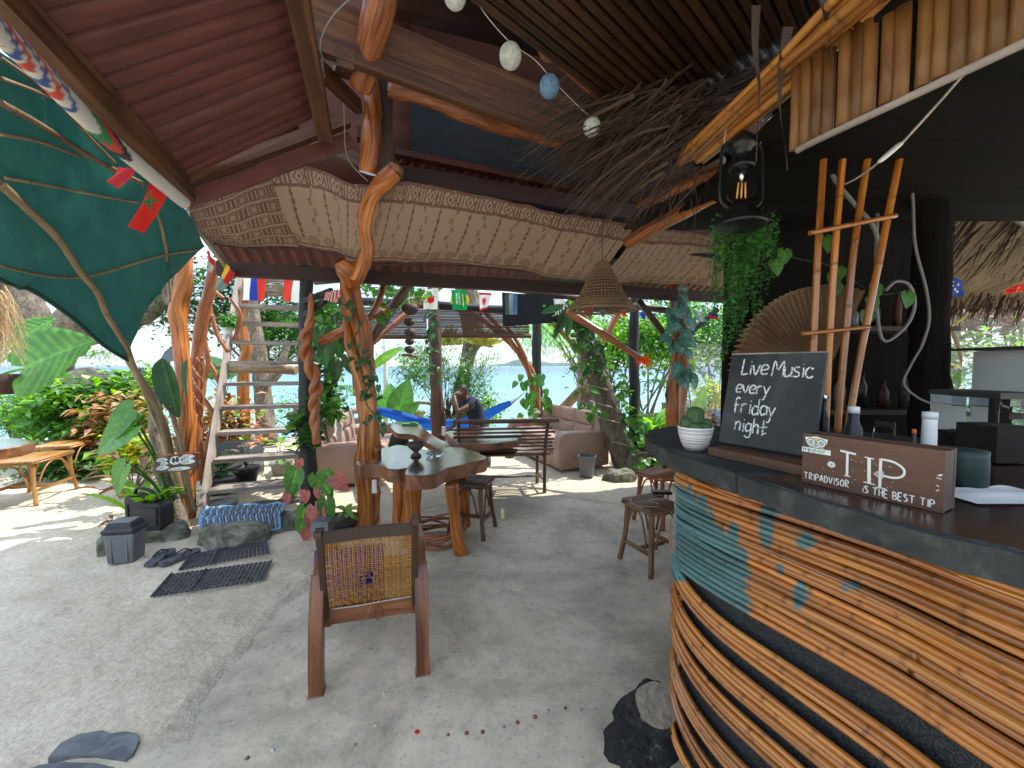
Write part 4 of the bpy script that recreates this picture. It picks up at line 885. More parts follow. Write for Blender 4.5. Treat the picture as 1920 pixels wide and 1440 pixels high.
# tip box
ta = WZ(1503, 904, CT); tb = WZ(1768, 964, CT); X, Yb, L = oriented(ta, tb); Yb = Yb if Yb.y > 0 else -Yb; hh = W(1506, 812, ta.y).z-CT
tip = T('tip_box', 'brown wooden tip box with white lettering on the bar', 'tip box', (ta.x, ta.y, CT)); ctr = (ta+tb)/2; dp = .066; Xn = X; Nf = -Yb
Z = V(0, 0, 1)
mb = MB(); mb.box(ctr+Z*(hh/2+.001)+Yb*.006, (L, .012, hh), X, Yb, Z); mb.build('front_panel', 'tipwood', tip)
mb = MB(); mb.box(ctr+Z*(hh/2+.001)+Yb*(dp-.006), (L, .012, hh), X, Yb, Z); mb.build('back_panel', 'tipwood', tip)
for s_ in (-1, 1): mb = MB(); mb.box(ctr+Z*(hh/2+.001)+Yb*dp/2+X*s_*(L/2-.006), (.011, dp-.026, hh-.004), X, Yb, Z); mb.build('side_panel', 'chairdark', tip)
mb = MB(); mb.box(ctr+Z*.008+Yb*dp/2, (L-.03, dp-.03, .01), X, Yb, Z); mb.build('base_panel', 'chairdark', tip)
FO = ta+Nf*.0005; mb = MB(); cw = (.78, .76, .7)
def bigtip():
    def seg(pts, w): ribbon(mb, pts, w*DK_, Nf, X*DK_, Z*DK_, FO, .0012, cw)
    u = L/DK_; h = hh/DK_
    x0, x1 = .315*u, .435*u; ty = .74*h; by = .31*h
    seg([(x0, ty+.004), (x1, ty)], .008)
    seg([(x0+.47*(x1-x0), ty), (x0+.49*(x1-x0), by)], .0085); seg([(x0+.3*(x1-x0), by), (x0+.7*(x1-x0), by)], .004)
    xi = .53*u; seg([(xi, ty-.006), (xi+.002, by-.008)], .011); seg([(xi-.011, ty-.004), (xi+.012, ty-.006)], .004); seg([(xi-.012, by-.008), (xi+.016, by-.01)], .004)
    xp = .61*u; seg([(xp, ty-.002), (xp, by-.016)], .009); seg([(xp-.01, by-.016), (xp+.014, by-.016)], .004)
    seg(cr([(xp, ty-.003), (xp+.03, ty-.006), (xp+.052, ty-.022), (xp+.05, ty-.042), (xp+.03, ty-.052), (xp, ty-.05)], 6), .006)
    for k in range(3): seg(cr([(xi+.012+.004*k, ty-.05), (xi+.03, ty-.036-.004*k), (xp+.008, ty-.048), (xi+.03, ty-.062+.004*k), (xi+.012, ty-.05)], 5), .0012)
    for k in range(8): a = k*pi/4; seg([(.25*u, .47*h), (.25*u+.011*cos(a), .47*h+.01*sin(a))], .007)
    for k in range(26):
        x, y = U(.18, .72)*u, U(.2, .75)*h; seg([(x, y), (x+.002, y+.001)], .0016)
    for k in range(7): x, y = .965*u+U(-.004, .004), U(.32, .62)*h; seg([(x, y), (x+.006, y+U(-.003, .006))], .003)
bigtip()
write(mb, 'TRIPADVISOR', FO+X*.006+Z*.10*hh, X, Z, .016, .0025, jit=.03, tint=cw, ls=1.13, lift=.0014)
write(mb, 'iS THE BEST TIP', FO+X*.49*L+Z*.07*hh, X, Z, .016, .0026, jit=.03, tint=cw, ls=1.06, lift=.0014)
mb.build('lettering', 'paint', tip, kind='stuff')
# owl sticker: white label, eyes, wordmark
mb = MB(); ox, oy = .12*L/DK_, .83*hh/DK_
def disc(mb, x, y, rx, ry, lift, tint, n=20, poly=None):
    mb.tt = tint; c = [(x+rx*cos(2*pi*k/n), y+ry*sin(2*pi*k/n)) for k in range(n)] if not poly else poly
    mb.af([mb.av(FO+(X*p[0]+Z*p[1])*DK_+Nf*lift) for p in c][::1]); mb.tt = (1, 1, 1)
Wc, Dc, Yc = (.75, .78, .72), (.03, .05, .05), (.6, .5, .25)
disc(mb, 0, 0, 0, 0, .0016, Wc, poly=[(ox-.033, oy+.018), (ox-.02, oy+.019), (ox, oy+.024), (ox+.02, oy+.019), (ox+.033, oy+.018), (ox+.03, oy), (ox+.02, oy-.014), (ox-.02, oy-.014), (ox-.03, oy)])
disc(mb, 0, 0, 0, 0, .0020, Yc, poly=[(ox-.018, oy+.014), (ox, oy+.0205), (ox+.018, oy+.014), (ox, oy+.002)])
for s_ in (-1, 1):
    for r, c, l in ((.0145, Dc, .0023), (.0122, Wc, .0026), (.0078, Dc, .0029), (.0055, Wc, .0032), (.003, Dc, .0035)): disc(mb, ox+s_*.0148, oy+.002, r, r, l, c)
disc(mb, 0, 0, 0, 0, .0024, Dc, poly=[(ox-.003, oy-.006), (ox+.003, oy-.006), (ox, oy-.013)])
disc(mb, 0, 0, 0, 0, .0016, Wc, poly=[(ox-.042, oy-.033), (ox+.042, oy-.033), (ox+.042, oy-.0165), (ox-.042, oy-.0165)])
write(mb, 'trip', FO+(X*(ox-.039)+Z*(oy-.029))*DK_, X, Z, .0106, .0014, jit=0, tint=Dc, ls=.9, lift=.0022); write(mb, 'advisor', FO+(X*(ox-.014)+Z*(oy-.029))*DK_, X, Z, .0106, .0012, jit=0, tint=(.08, .3, .15), ls=.9, lift=.0022)
mb.build('owl_sticker', 'paint', tip)
# chalkboard leaning on a low plank box
ba = W(1350, 828, 1.39); bbp = W(1500, 862, 1.178)
X, Yb, L2 = oriented(ba, bbp); Yb = Yb if Yb.y > 0 else -Yb
tl_ = W(1362, 666, 1.444); 
brd = T('chalkboard', 'black chalkboard reading live music every friday night on the bar', 'chalkboard', (ba.x, ba.y, 1.14))
upv = (tl_-ba); Hb = upv.length; upv = (upv-X*upv.dot(X)); Hb = upv.length; upv.normalize(); nb = X.cross(upv).normalized(); nb = nb if nb.y < 0 else -nb
Wd = L2*1.14
mb = MB(); mb.box(ba+X*Wd/2+upv*Hb/2, (Wd, .014, Hb), X, -nb, upv); bo_ = mb.build('board', 'chalkboard', brd)
mb = MB()
for a, b, w in (((0, Hb+.001), (Wd, Hb+.001), .006),): ribbon(mb, [a, b], w, nb, X, upv, ba, .0086)
mb.build('top_edge', 'greywood', brd)
mb = MB(); O = ba+nb*.0075; s_ = Hb
for txt, x, y, h in (('Live', .15, .775, .175), ('Music', .50, .76, .165), ('every', .12, .565, .15), ('friday', .12, .345, .17), ('night', .17, .15, .16)):
    mb = MB(); write(mb, txt, O+X*x*Wd+upv*y*Hb, X, upv, h*Hb, .0052, jit=.03, slope=-.03, ls=.9 if txt != 'Music' else .86); mb.build('chalk_word', 'chalk', bo_)
mb = MB(); pa = W(1328, 850, 1.368); pb = W(1512, 905, 1.094); Xp, Yp, Lp = oriented(pa, pb); Yp = Yp if Yp.y > 0 else -Yp
mb.box((V(pa.x, pa.y, CT+.0145)+V(pb.x, pb.y, CT+.0145))/2+Yp*.046, (Lp, .09, .027), Xp, Yp, V(0, 0, 1)); tagit(mb.build('wooden_plinth', 'tipwood'), 'low brown plank plinth under the chalkboard', 'plinth')
# cactus in pot
cp = WZ(1303, 843, CT)
cx_ = T('potted_cactus', 'small ribbed cactus in a striped white bowl pot on the bar end', 'plant', (cp.x, cp.y, CT))
pr = .078
mb = MB(); mb.lathe([(.034, 0), (.047, .023), (.056, .053), (.061, .08), (.062, .085), (.059, .086), (.053, .076)], (cp.x, cp.y, CT), n=32); mb.build('pot', mat('pot_striped', [(.42, (.72, .7, .66)), (.5, (.3, .29, .28)), (.56, (.74, .72, .68))], coords='uv', su=90, sv=1.5, detail=3, rough=(.35, .5), bump=.1, var=0), cx_)
mb = MB(); mb.lathe([(.001, .074), (.053, .076)], (cp.x, cp.y, CT), n=20); mb.build('soil', 'soil', cx_)
def cact(c, r, h, name='cactus_stem'):
    mb = MB(); mb.lathe([(r*.7, 0), (r*.95, h*.2), (r, h*.5), (r*1.02, h*.75), (r*.8, h*.93), (r*.3, h), (.001, h*.98)], c, n=44, flute=.07, fn=11); mb.build(name, 'cactus', cx_)
cz = CT+.076
for dx, dy, dz, r_, h_ in ((-.002, 0, 0, .038, .105), (-.045, -.012, 0, .024, .05), (.046, -.01, 0, .025, .05), (-.018, -.045, -.01, .026, .045), (.02, -.045, -.01, .024, .042), (-.038, .03, 0, .02, .06)): cact((cp.x+dx*DK_, cp.y+dy*DK_, cz+dz*DK_), r_*DK_, h_*DK_)
# bamboo rack
rack = T('bamboo_rack', 'four splayed bamboo poles tied with two crossbars above the bar', 'rack', W(1590, 600, 1.75))
for pp in (((1546, 262), (1532, 500), (1524, 690), (1520, 800)), ((1584, 250), (1566, 460), (1556, 620), (1548, 810)), ((1636, 236), (1602, 460), (1584, 640), (1570, 812)), ((1700, 230), (1652, 470), (1618, 640), (1588, 812))):
    mb = MB(); bamboo(mb, wpath([(x, y, 1.86) for x, y in pp], 6), .0145, gap=.3); mb.build('bamboo_pole', 'bamboo', rack)
mb = MB(); bamboo(mb, [W(1518, 437, 1.82), W(1680, 404, 1.82)], .011, gap=.4); mb.build('crossbar', 'bamboo', rack); mb = MB(); bamboo(mb, [W(1504, 626, 1.82), W(1630, 613, 1.82)], .009, gap=.4); mb.build('crossbar', 'bamboo', rack)
# red paint on poles
# pleated fan
fan = T('pleated_palm_fan', 'large round pleated dried palm fan behind the chalkboard', 'fan', W(1530, 690, 2.0))
pc = W(1545, 712, 2.0); Rf = .46; mb = MB(); n = 56
for i in range(n+1):
    a = radians(176)-(radians(176-70))*i/n; e = .5+.5*(i % 2); rr = Rf*(1+.01*(i % 2))
    for k, f_ in enumerate((.06, .5, 1.0)): mb.av(pc+V(cos(a)*rr*f_, .035*f_*(1 if i % 2 else -1), sin(a)*rr*f_), (e, e, e))
for i in range(n):
    for k in range(2): mb.af((i*3+k, i*3+k+1, i*3+4+k, i*3+3+k))
mb.build('pleats', 'leaf_dryfan', fan)
mat('ball_amber', (.9, .42, .1), rough=(.3, .4), bump=0, var=0)
# lantern
lc = W(1388, 430, 1.72); lan = T('hurricane_lantern', 'black hurricane lantern hanging over the bar beside the trailing plant', 'lantern', lc)
tilt = V(-.03, 0, 0)
mb = MB(); mb.lathe([(.001, 0), (.085, .004), (.1, .012), (.102, .022), (.09, .034), (.07, .06), (.055, .085), (.03, .1), (.03, .115), (.001, .116)], lc, n=32); mb.build('tank', 'metal_black', lan)
mb = MB(); mb.lathe([(.03, .115), (.052, .135), (.058, .17), (.05, .215), (.038, .245)], lc, n=28); mb.build('chimney', 'glass', lan, thick=.002)
mb = MB(); mb.lathe([(.02, .215), (.001, .16)], lc+V(0, 0, .03), n=16); mb.build('deflector', 'chrome', lan)
for s_ in (-1, 0, 1): mb = MB(); mb.tube([tuple(lc+V(.018*s_, 0, .125)), tuple(lc+V(.014*s_, -.004, .19))], .0035, n=6); mb.build('filament', 'ball_amber', lan)
mb = MB(); mb.lathe([(.042, .243), (.05, .25), (.05, .262), (.035, .27), (.036, .32), (.052, .328), (.05, .36), (.03, .385), (.001, .39)], lc, n=24); mb.build('cap', 'metal_black', lan)
for s_ in (-1, 1):
    mb = MB(); mb.tube(cr([(*(lc+V(.04*s_, 0, .08)),), (*(lc+V(.085*s_, 0, .12)),), (*(lc+V(.088*s_, 0, .22)),), (*(lc+V(.08*s_, 0, .33)),), (*(lc+V(.05*s_, 0, .35)),)], 6), .007, n=7); mb.build('side_tube', 'metal_black', lan)
mb = MB(); mb.tube(cr([tuple(lc+V(-.08, 0, .3)), tuple(lc+V(-.06, 0, .45)), tuple(lc+V(0, 0, .5)), tuple(lc+V(.06, 0, .45)), tuple(lc+V(.08, 0, .3))], 6), .002, n=5); mb.build('bail', 'rope', lan)
# trailing plant
tp = T('trailing_plant', 'long trailing green plant with tiny leaves hanging below the lantern', 'plant', W(1390, 420, 2.05)); mb = MB(); ms = MB()
for i in range(105):
    x0 = U(1335, 1462); c_ = abs(x0-1392)/70; y0 = U(385, 450); y1 = 660-120*c_**1.3+U(-150, 20) if x0 > 1350 else U(500, 640); Yd = U(1.9, 2.35)
    y1 = max(y1, y0+40)
    x1 = x0+U(-26, 22)+(6 if x0 < 1390 else -22)
    a = W(x0, y0, Yd); b = W(x1, y1, Yd); pts = [a.lerp(b, t/14)+V(.012*sin(t*1.1+i), .01*cos(t+i), 0) for t in range(15)]
    ms.tube([tuple(p) for p in pts], .0012, n=3, caps=False)
    for k in range(int((b-a).length/.016)):
        t = R(); j = min(13, int(t*14)); p = pts[j].lerp(pts[j+1], t*14-j); tt = U(.6, 1.3); leaf(mb, p+V(U(-.008, .008), U(-.008, .008), 0), U(.012, .021), rdir(.3), shape='heart', tint=(tt*.8, tt, tt*.9), wide=1.1)
mb.build('small_leaves', 'leaf_fresh', tp, kind='stuff'); ms.build('stems', 'leaf_dark', tp, kind='stuff')
# back of the bar: dark wall, pillar, shelf clutter
bw = T('bar_back_wall', 'dark wall behind the bar', 'wall', (2.6, 3.1, 0))
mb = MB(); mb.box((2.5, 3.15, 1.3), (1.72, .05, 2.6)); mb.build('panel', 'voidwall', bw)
mb = MB(); mb.box((2.35, 2.75, 1.2), (1.3, .3, .03)); mb.build('shelf', 'darkbeam', bw); mb = MB(); mb.box((2.35, 2.85, 1.75), (1.3, .25, .03)); mb.build('shelf', 'darkbeam', bw)
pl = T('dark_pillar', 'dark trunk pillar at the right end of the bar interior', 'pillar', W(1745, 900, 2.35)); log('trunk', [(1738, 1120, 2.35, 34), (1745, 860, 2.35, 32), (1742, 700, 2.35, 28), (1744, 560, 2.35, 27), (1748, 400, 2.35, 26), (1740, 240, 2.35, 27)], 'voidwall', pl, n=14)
cable('pale cord looping down from the bar ceiling behind the rack', [(1700, 250, 2.2), (1706, 300, 2.2), (1712, 380, 2.2), (1716, 460, 2.2), (1736, 540, 2.2), (1742, 600, 2.2), (1728, 650, 2.2)], .007, 'cable_grey')
cable('grey hose curling in a loop beside the bamboo rack', [(1645, 400, 2.1), (1642, 520, 2.1), (1646, 600, 2.1), (1660, 640, 2.1), (1700, 610, 2.1), (1715, 570, 2.1), (1705, 535, 2.1), (1680, 528, 2.1), (1660, 545, 2.1)], .008, 'cable_grey')
cable('thin hose drooping across the dark pillar', [(1728, 650, 2.2), (1705, 690, 2.2), (1695, 720, 2.2), (1720, 745, 2.2), (1755, 760, 2.2)], .006, 'cable_grey')
cable('bent grey vine stem behind the upper bamboo poles', [(1552, 268, 2.0), (1562, 330, 2.0), (1600, 380, 2.0), (1640, 430, 2.0), (1650, 500, 2.05)], .01, 'cable_grey', 'hanging_vine', cat='vine')
sw = T('inline_switch', 'white cord with an inline switch hanging across the upper right corner', 'light switch', W(1660, 290, 1.3))
mb = MB(); mb.tube(wpath([(1905, -40, 1.05), (1870, 60, 1.1), (1780, 170, 1.2), (1690, 270, 1.3)], 8), .0035, n=6); mb.tube(wpath([(1648, 304, 1.3), (1625, 322, 1.4), (1600, 338, 1.5), (1585, 345, 1.6)], 8), .0035, n=6); mb.build('cord', 'rope', sw)
a = W(1690, 268, 1.3); b = W(1648, 304, 1.3); mb = MB(); mb.tube(cr([(*a, .006), (*a.lerp(b, .15), .013), (*a.lerp(b, .85), .012), (*b, .005)], 3), n=8, squash=.6); mb.build('switch_body', 'white', sw)
wc = T('work_counter', 'dark work counter at the right inside the bar', 'counter', (2.4, 1.9, 0)); mb = MB(); mb.box((2.75, 1.95, .98), (1.5, 1.1, .04)); mb.build('worktop', 'counter', wc); mb = MB(); mb.box((2.8, 2.0, .48), (1.35, 1.0, .95)); mb.build('cabinet', 'blackwood', wc)
def jar(lbl, px, py, Yd, w, h, fill, lid='plastic_black', d=None, fm='blackwood'):
    c = W(px, py, Yd*DK_); c.z = CT+.001; w *= DK_; h *= DK_; h += W(px, py, Yd*DK_).z-c.z; d = d or w; t = T('storage_container', lbl, 'container', c)
    mb = MB(); mb.box(c+V(0, 0, h/2), (w, d, h), taper=1.06); mb.build('tub', 'glass', t); mb = MB(); mb.box(c+V(0, 0, h*fill/2+.004), (w*.9, d*.9, h*fill)); mb.build('contents', fm, t); mb = MB(); mb.box(c+V(0, 0, h+.008), (w*1.12, d*1.12, .018)); mb.build('lid', lid, t)
jar('large clear tub with black lid, half full of dark beans, at the right', 1862, 846, 1.7, .17, .23, .55, fm='soil'); jar('clear tub with black lid left of the bean tub', 1806, 838, 1.85, .15, .24, .35, fm='soil')
cm = T('drinks_machine', 'white and clear drinks machine at the right edge', 'machine', W(1900, 760, 2.1)); c = W(1920, 760, 2.1)
mb = MB(); mb.box(c+V(0.02, 0, -.01), (.22, .3, .59)); mb.build('body', 'white', cm); mb = MB(); mb.box(c+V(-.15, 0, .14), (.1, .24, .28)); mb.build('tank', 'glass', cm); mb = MB(); mb.box(c+V(-.03, 0, .294), (.36, .34, .014)); mb.build('lid', 'plastic_black', cm)
def bottle(lbl, px, py, Yd, r, h, m, neck=.4, name='bottle', lid=None):
    c = W(px, py, Yd*DK_); h = h*DK_+c.z-CT; c.z = CT; r *= DK_; t = T(name, lbl, name.replace('_', ' '), c); mb = MB(); mb.lathe([(r*.9, 0), (r, h*.04), (r, h*.65), (r*neck, h*.8), (r*neck, h), (.001, h)], c, n=16); mb.build('body', m, t)
    if lid: mb = MB(); mb.lathe([(r*neck*1.1, h*.93), (r*neck*1.1, h*1.04), (.001, h*1.05)], c, n=12); mb.build('cap', lid, t)
bottle('white spray can behind the tip box near its right end', 1740, 862, 1.5, .022, .17, 'white', .95, 'spray_can', 'white'); bottle('white topped bottle behind the tip box near its middle', 1598, 842, 1.6, .03, .16, 'plastic_black', .6, lid='white')
bottle('dark bottle with silver neck behind the tip box at its left end', 1543, 830, 1.75, .02, .2, 'metal_black', .4, lid='chrome'); bottle('empty clear glass behind the tip box', 1656, 850, 1.65, .035, .13, 'glass', .95, 'drinking_glass')
bottle('small orange capped bottle behind the tip box', 1712, 858, 1.5, .012, .1, 'plastic_black', .5, lid='orange')
bottle('dark green box-like canister right of the tip box', 1800, 985, 1.35, .06, .26, mat('canister', (.008, .03, .022), rough=(.4, .6), bump=0), .98, 'canister')
for i in range(16): 
    px = 1640+((i*37) % 90); zz = 1.765 if i % 2 else 1.215; x = 1.8+.075*i; c = V(x, 2.78, zz); mb = MB(); r = U(.02, .035); h = U(.14, .26); mb.lathe([(r, 0), (r, h*.6), (r*.4, h*.8), (r*.4, h), (.001, h)], c, n=10)
    tagit(mb.build('bottle', ['metal_black', 'redpaint', 'coconut', 'plastic_grey'][i//2 % 4]), 'dim %s bottle, %s from the left on the %s shelf behind the bar' % (['black', 'red', 'brown', 'grey'][i//2 % 4], ['first', 'second', 'third', 'fourth', 'fifth', 'sixth', 'seventh', 'eighth'][i//2], 'upper' if i % 2 else 'lower'), 'bottle', 'bottles on the dark shelves behind the bar')
pp_ = WZ(1870, 925, CT+.008); mb = MB(); mb.grid(lambda a, b: V(pp_.x+(a-.5)*.23, pp_.y+(b-.5)*.12, CT+.004+.02*max(0, noise.noise(V(a*3, b*3, 1)))), 14, 8); tagit(mb.build('paper_sheet', 'white'), 'crumpled white paper sheet on the counter right of the tip box', 'paper')
# vine with big dim leaves inside bar
vn = T('indoor_vine', 'dim round-leaved vine hanging around the bamboo rack', 'plant', W(1600, 520, 2.0)); proto('rl', bigleaf('heart', 1, .95, .15, 0, 8, 8), 'leaf', 'leaf')
for x, y in ((1470, 480), (1452, 500), (1548, 456), (1562, 525), (1565, 542), (1572, 512), (1632, 570), (1640, 545), (1625, 596), (1700, 560)): place_leaf(P_('rl'), vn, W(x, y-10, 1.98), V(U(-.3, .3), -.2, -1), V(0, -1, .2), .075)
mb = MB(); mb.tube(wpath([(1430, 440, 2), (1480, 480, 2), (1560, 500, 2.02), (1640, 550, 2.0), (1700, 545, 2.0)], 6), .003, n=5); mb.build('stem', 'leaf_dark', vn)
# window netting at the right
net = bpy.data.materials.new('net'); net.use_nodes = True; nt = net.node_tree; N = nt.nodes; b_ = N['Principled BSDF']; b_.inputs['Base Color'].default_value = (.5, .52, .52, 1); tc = N.new('ShaderNodeTexCoord')
wv = N.new('ShaderNodeTexNoise'); wv.inputs['Scale'].default_value = 1; mp = N.new('ShaderNodeMapping'); mp.inputs['Scale'].default_value = (330, 55, 1); nt.links.new(tc.outputs['UV'], mp.inputs[0]); nt.links.new(mp.outputs[0], wv.inputs['Vector']); nt.links.new(_ramp(nt, [(.42, (0, 0, 0)), (.6, (.75, .75, .75))], wv.outputs[0]), b_.inputs['Alpha']); M['net'] = net
nc = T('net_curtain', 'translucent fine net curtain screening the garden at far right', 'net', W(1850, 800, 5)); mb = MB(); a = W(1725, 545, 5.0); b = W(2150, 545, 4.6)
mb.grid(lambda u, v: V(a.x+(b.x-a.x)*u+.02*sin(u*40), a.y+(b.y-a.y)*u+.03*sin(u*33+1), .25+v*2.15), 70, 6, uv=lambda u, v: (u*2.4, v*2.1)); mb.build('netting', 'net', nc)
mb = MB(); mb.tube(cr([tuple(W(x, y, 4.8)) for x, y in ((1765, 592), (1785, 620), (1800, 660), (1808, 700), (1808, 800))], 6), .022, n=8); mb.build('hoop', 'bamboo_dry', nc)
mb = MB(); mb.tube([tuple(W(1780, 616, 4.7)), tuple(W(1890, 536, 4.6))], .008, n=5); mb.tube([tuple(W(1760, 670, 4.7)), tuple(W(1805, 692, 4.7))], .008, n=5); mb.build('yellow_cord', 'leaf_yellow', nc)
mb = MB(); a = W(1318, 620, 5.2); b = W(1352, 640, 5.6); mb.grid(lambda u, v: V(a.x+u*.55, 5.6, .5+v*1.3), 10, 6, uv=lambda u, v: (u*.6, v*1.3)); tagit(mb.build('net_screen', 'net'), 'small pale net panel left of the chalkboard', 'net')
# ============================================================ FURNITURE
def part(mb, name, m, t, **k): return mb.build(name, m, t, **k)
# ---- armchair in the foreground (local: x right, y forward, z up)
ac = T('cane_armchair', 'low wooden armchair with torn woven cane back, seen from behind', 'armchair', (0, 0, 0))
def slab_curve(pts, w, t, name, m, par, side=V(1, 0, 0)):
    """flat board following a curve in the y-z plane, w = width along side, t = thickness in plane"""
    P = [Vector(p) for p in cr(pts, 7)]; mb = MB(); rows = []; u = 0
    for i, p in enumerate(P):
        d = (P[min(i+1, len(P)-1)]-P[max(i-1, 0)]).normalized(); n_ = d.cross(side).normalized(); tt = t if not callable(t) else t(i/(len(P)-1))
        if i: u += (p-P[i-1]).length
        rows.append(([mb.av(p+side*sx*w/2+n_*sy*tt/2) for sx, sy in ((-1, -1), (1, -1), (1, 1), (-1, 1))], u))
    for i in range(len(P)-1):
        a, ua = rows[i]; b, ub = rows[i+1]
        for k in range(4): mb.af((a[k], b[k], b[(k+1) % 4], a[(k+1) % 4]), [(ua, k*.07), (ub, k*.07), (ub, k*.07+.06), (ua, k*.07+.06)])
    mb.af(rows[0][0][::-1]); mb.af(rows[-1][0]); o = mb.build(name, m, par); bv_ = o.modifiers.new('soft_edge', 'BEVEL'); bv_.width = .004; bv_.segments = 2; return o
for s in (-1, 1):
    x = .238*s
    slab_curve([(x, -.02, 0), (x, -.015, .15), (x, .01, .32), (x, .05, .44), (x, .085, .495)], .062, lambda t: .07-.016*t, 'rear_leg', 'chairwood', ac)
    slab_curve([(x, .045, .44), (x, .11, .52), (x, .25, .56), (x, .42, .55), (x, .56, .5)], .052, .028, 'armrest', 'chairwood', ac)
    slab_curve([(x, .56, .49), (x, .58, .3), (x, .56, 0)], .05, .045, 'front_leg', 'chairwood', ac)
    slab_curve([(x*.875, .10, .27), (x*.875, .03, .5), (x*.875, -.05, .76)], .03, .045, 'back_post', 'chairdark', ac)
    mb = MB(); mb.box((x*.88, -.067, .758+.02*(s > 0)), (.032, .05, .02+.02*(s > 0))); part(mb, 'post_cap', 'chairdark', ac)
    slab_curve([(x*.88, .1, .25), (x*.88, .35, .27), (x*.88, .58, .33)], .03, .045, 'seat_rail', 'chairwood', ac)
def rail(name, z, y, w, h, m, bow=.015):
    mb = MB(); mb.grid(lambda a, b: V((a-.5)*w, y-.012-bow*(1-(2*a-1)**2)*-1, z+(b-.5)*h), 14, 2, uv=lambda a, b: (a*w, b*h), sm=False); o = mb.build(name, m, ac, thick=.024); return o
mb = MB(); mb.tube([(-.2, -.035, .72), (-.1, -.02, .715), (0, -.015, .713), (.1, -.02, .715), (.2, -.035, .72)], .012, n=6, squash=1); 
for i in range(12): 
    a = -.195+.39*i/12; b = a+.39/12; f_ = lambda x: .02*(1-(x/.195)**2)
    mb.beam((a, -.045+f_(a), .73-.004), (b+.0005, -.045+f_(b), .73-.004), .022, .052)
part(mb, 'top_rail', 'chairdark', ac)
mb = MB(); mb.beam((-.215, .085, .29), (.215, .085, .285), .022, .08); part(mb, 'lower_rail', 'chairwood', ac)
mb = MB(); mb.tube(cr([(-.18, .058, .335), (-.06, .06, .332), (.03, .055, .338), (.1, .062, .336), (.19, .058, .34)], 4), .004, n=6); part(mb, 'cane_edge', 'rope', ac)
mb = MB()
def bp_(u, v): return V((u-.5)*.382, .066-(v*.43)*.245-.012*sin(pi*v)+.014*(1-(2*u-1)**2), .335+v*.37)
def inhole(u, v): 
    q = ((u-.46)/.085)**2+((v-.40)/.10)**2; return q < 1
nv_, nh_ = 38, 32
for i in range(nv_):
    u = (i+.5)/nv_
    for seg in range(1):
        pts = []; brk = False
        for j in range(81):
            v = j/80; uu = u+.004*noise.noise(V(i*3, v*3, 1))+(.03*noise.noise(V(i, v*2, 4)) if abs(u-.46) < .14 and .2 < v < .62 else 0)
            if inhole(u, v) and (i % 5): 
                if len(pts) > 2: e = pts[-1]; mb.tube(pts+[(e[0]+U(-.01, .01), e[1]-U(.005, .03), e[2]+U(-.004, .012))], .0022, n=4, caps=False)
                pts = []; continue
            p = bp_(uu, v); edge = min(v, 1-v) < .1; amp = 0 if edge else .0026*(1 if (i//2) % 2 == 0 else -1)
            w = amp*cos(pi*v*nh_/2); t_ = U(.75, 1.1); pts.append((p.x+(.0012 if i % 2 else -.0012)*1, p.y+w, p.z))
        if len(pts) > 2: k_ = U(.7, 1.2); mb.tt = (k_, k_, k_*.95); mb.tube(pts, .0022, n=4, caps=False)
for j in range(nh_):
    v = .02+.96*(j+.5)/nh_; pts = []
    for i in range(81):
        u = i/80
        if inhole(u, v) and j % 4:
            if len(pts) > 2: mb.tube(pts, .0022, n=4, caps=False)
            pts = []; continue
        p = bp_(u, v+.004*noise.noise(V(j*3, u*3, 7))); edge = min(u, 1-u) < .1; amp = 0 if edge else -.0026*(1 if (j//2) % 2 == 0 else -1)
        pts.append((p.x, p.y+amp*cos(pi*u*nv_/2), p.z))
    if len(pts) > 2: k_ = U(.7, 1.2); mb.tt = (k_, k_, k_*.95); mb.tube(pts, .0022, n=4, caps=False)
for i in range(60):      # doubled strands near the frame
    v = U(.0, 1); s_ = random.choice((0, 1)); 
    k_ = U(.7, 1.2); mb.tt = (k_, k_, k_)
    p = bp_(.0 if s_ == 0 else 1, v); q = bp_(.07 if s_ == 0 else .93, v+U(-.01, .01)); mb.tube([tuple(p+V(0, -.004, 0)), tuple(q+V(0, -.003, 0))], .002, n=4, caps=False)
    u = U(.02, .98); e = random.choice((0, 1)); p = bp_(u, e); q = bp_(u+U(-.01, .01), .07 if e == 0 else .93); mb.tube([tuple(p+V(0, -.004, 0)), tuple(q+V(0, -.003, 0))], .002, n=4, caps=False)
for i in range(9):
    a = bp_(U(.35, .68), U(.0, .06)) if i < 5 else bp_(U(.36, .56), U(.3, .5)); mb.tube(cr([tuple(a), tuple(a+V(U(-.01, .01), -.02, .02)), tuple(a+V(U(-.02, .02), -.025, -.01+U(-.02, .05))), tuple(a+V(U(-.02, .02), -.01, U(-.04, .06)))], 4), .0024, n=5)
part(mb, 'cane_weave', 'wicker', ac, kind='stuff')
mb = MB(); c_ = V(.035, .055, .29); mb.tube([tuple(c_+V(.018*sin(a), -.012, .034*cos(a)-.0)) for a in [i*2*pi/20 for i in range(21)]], .0018, n=5); part(mb, 'hair_tie', 'plastic_black', ac)
mb = MB(); mb.tube(cr([(.0, .04, .335), (-.01, .03, .31), (-.025, .03, .27)], 4), .001, n=4); part(mb, 'loose_strand', 'wicker', ac)
mb = MB(); mb.grid(lambda a, b: V((a-.5)*.4, .12+b*.45, .27+.05*b-.02*sin(pi*b)), 6, 6); part(mb, 'seat', 'wicker', ac, thick=.02)
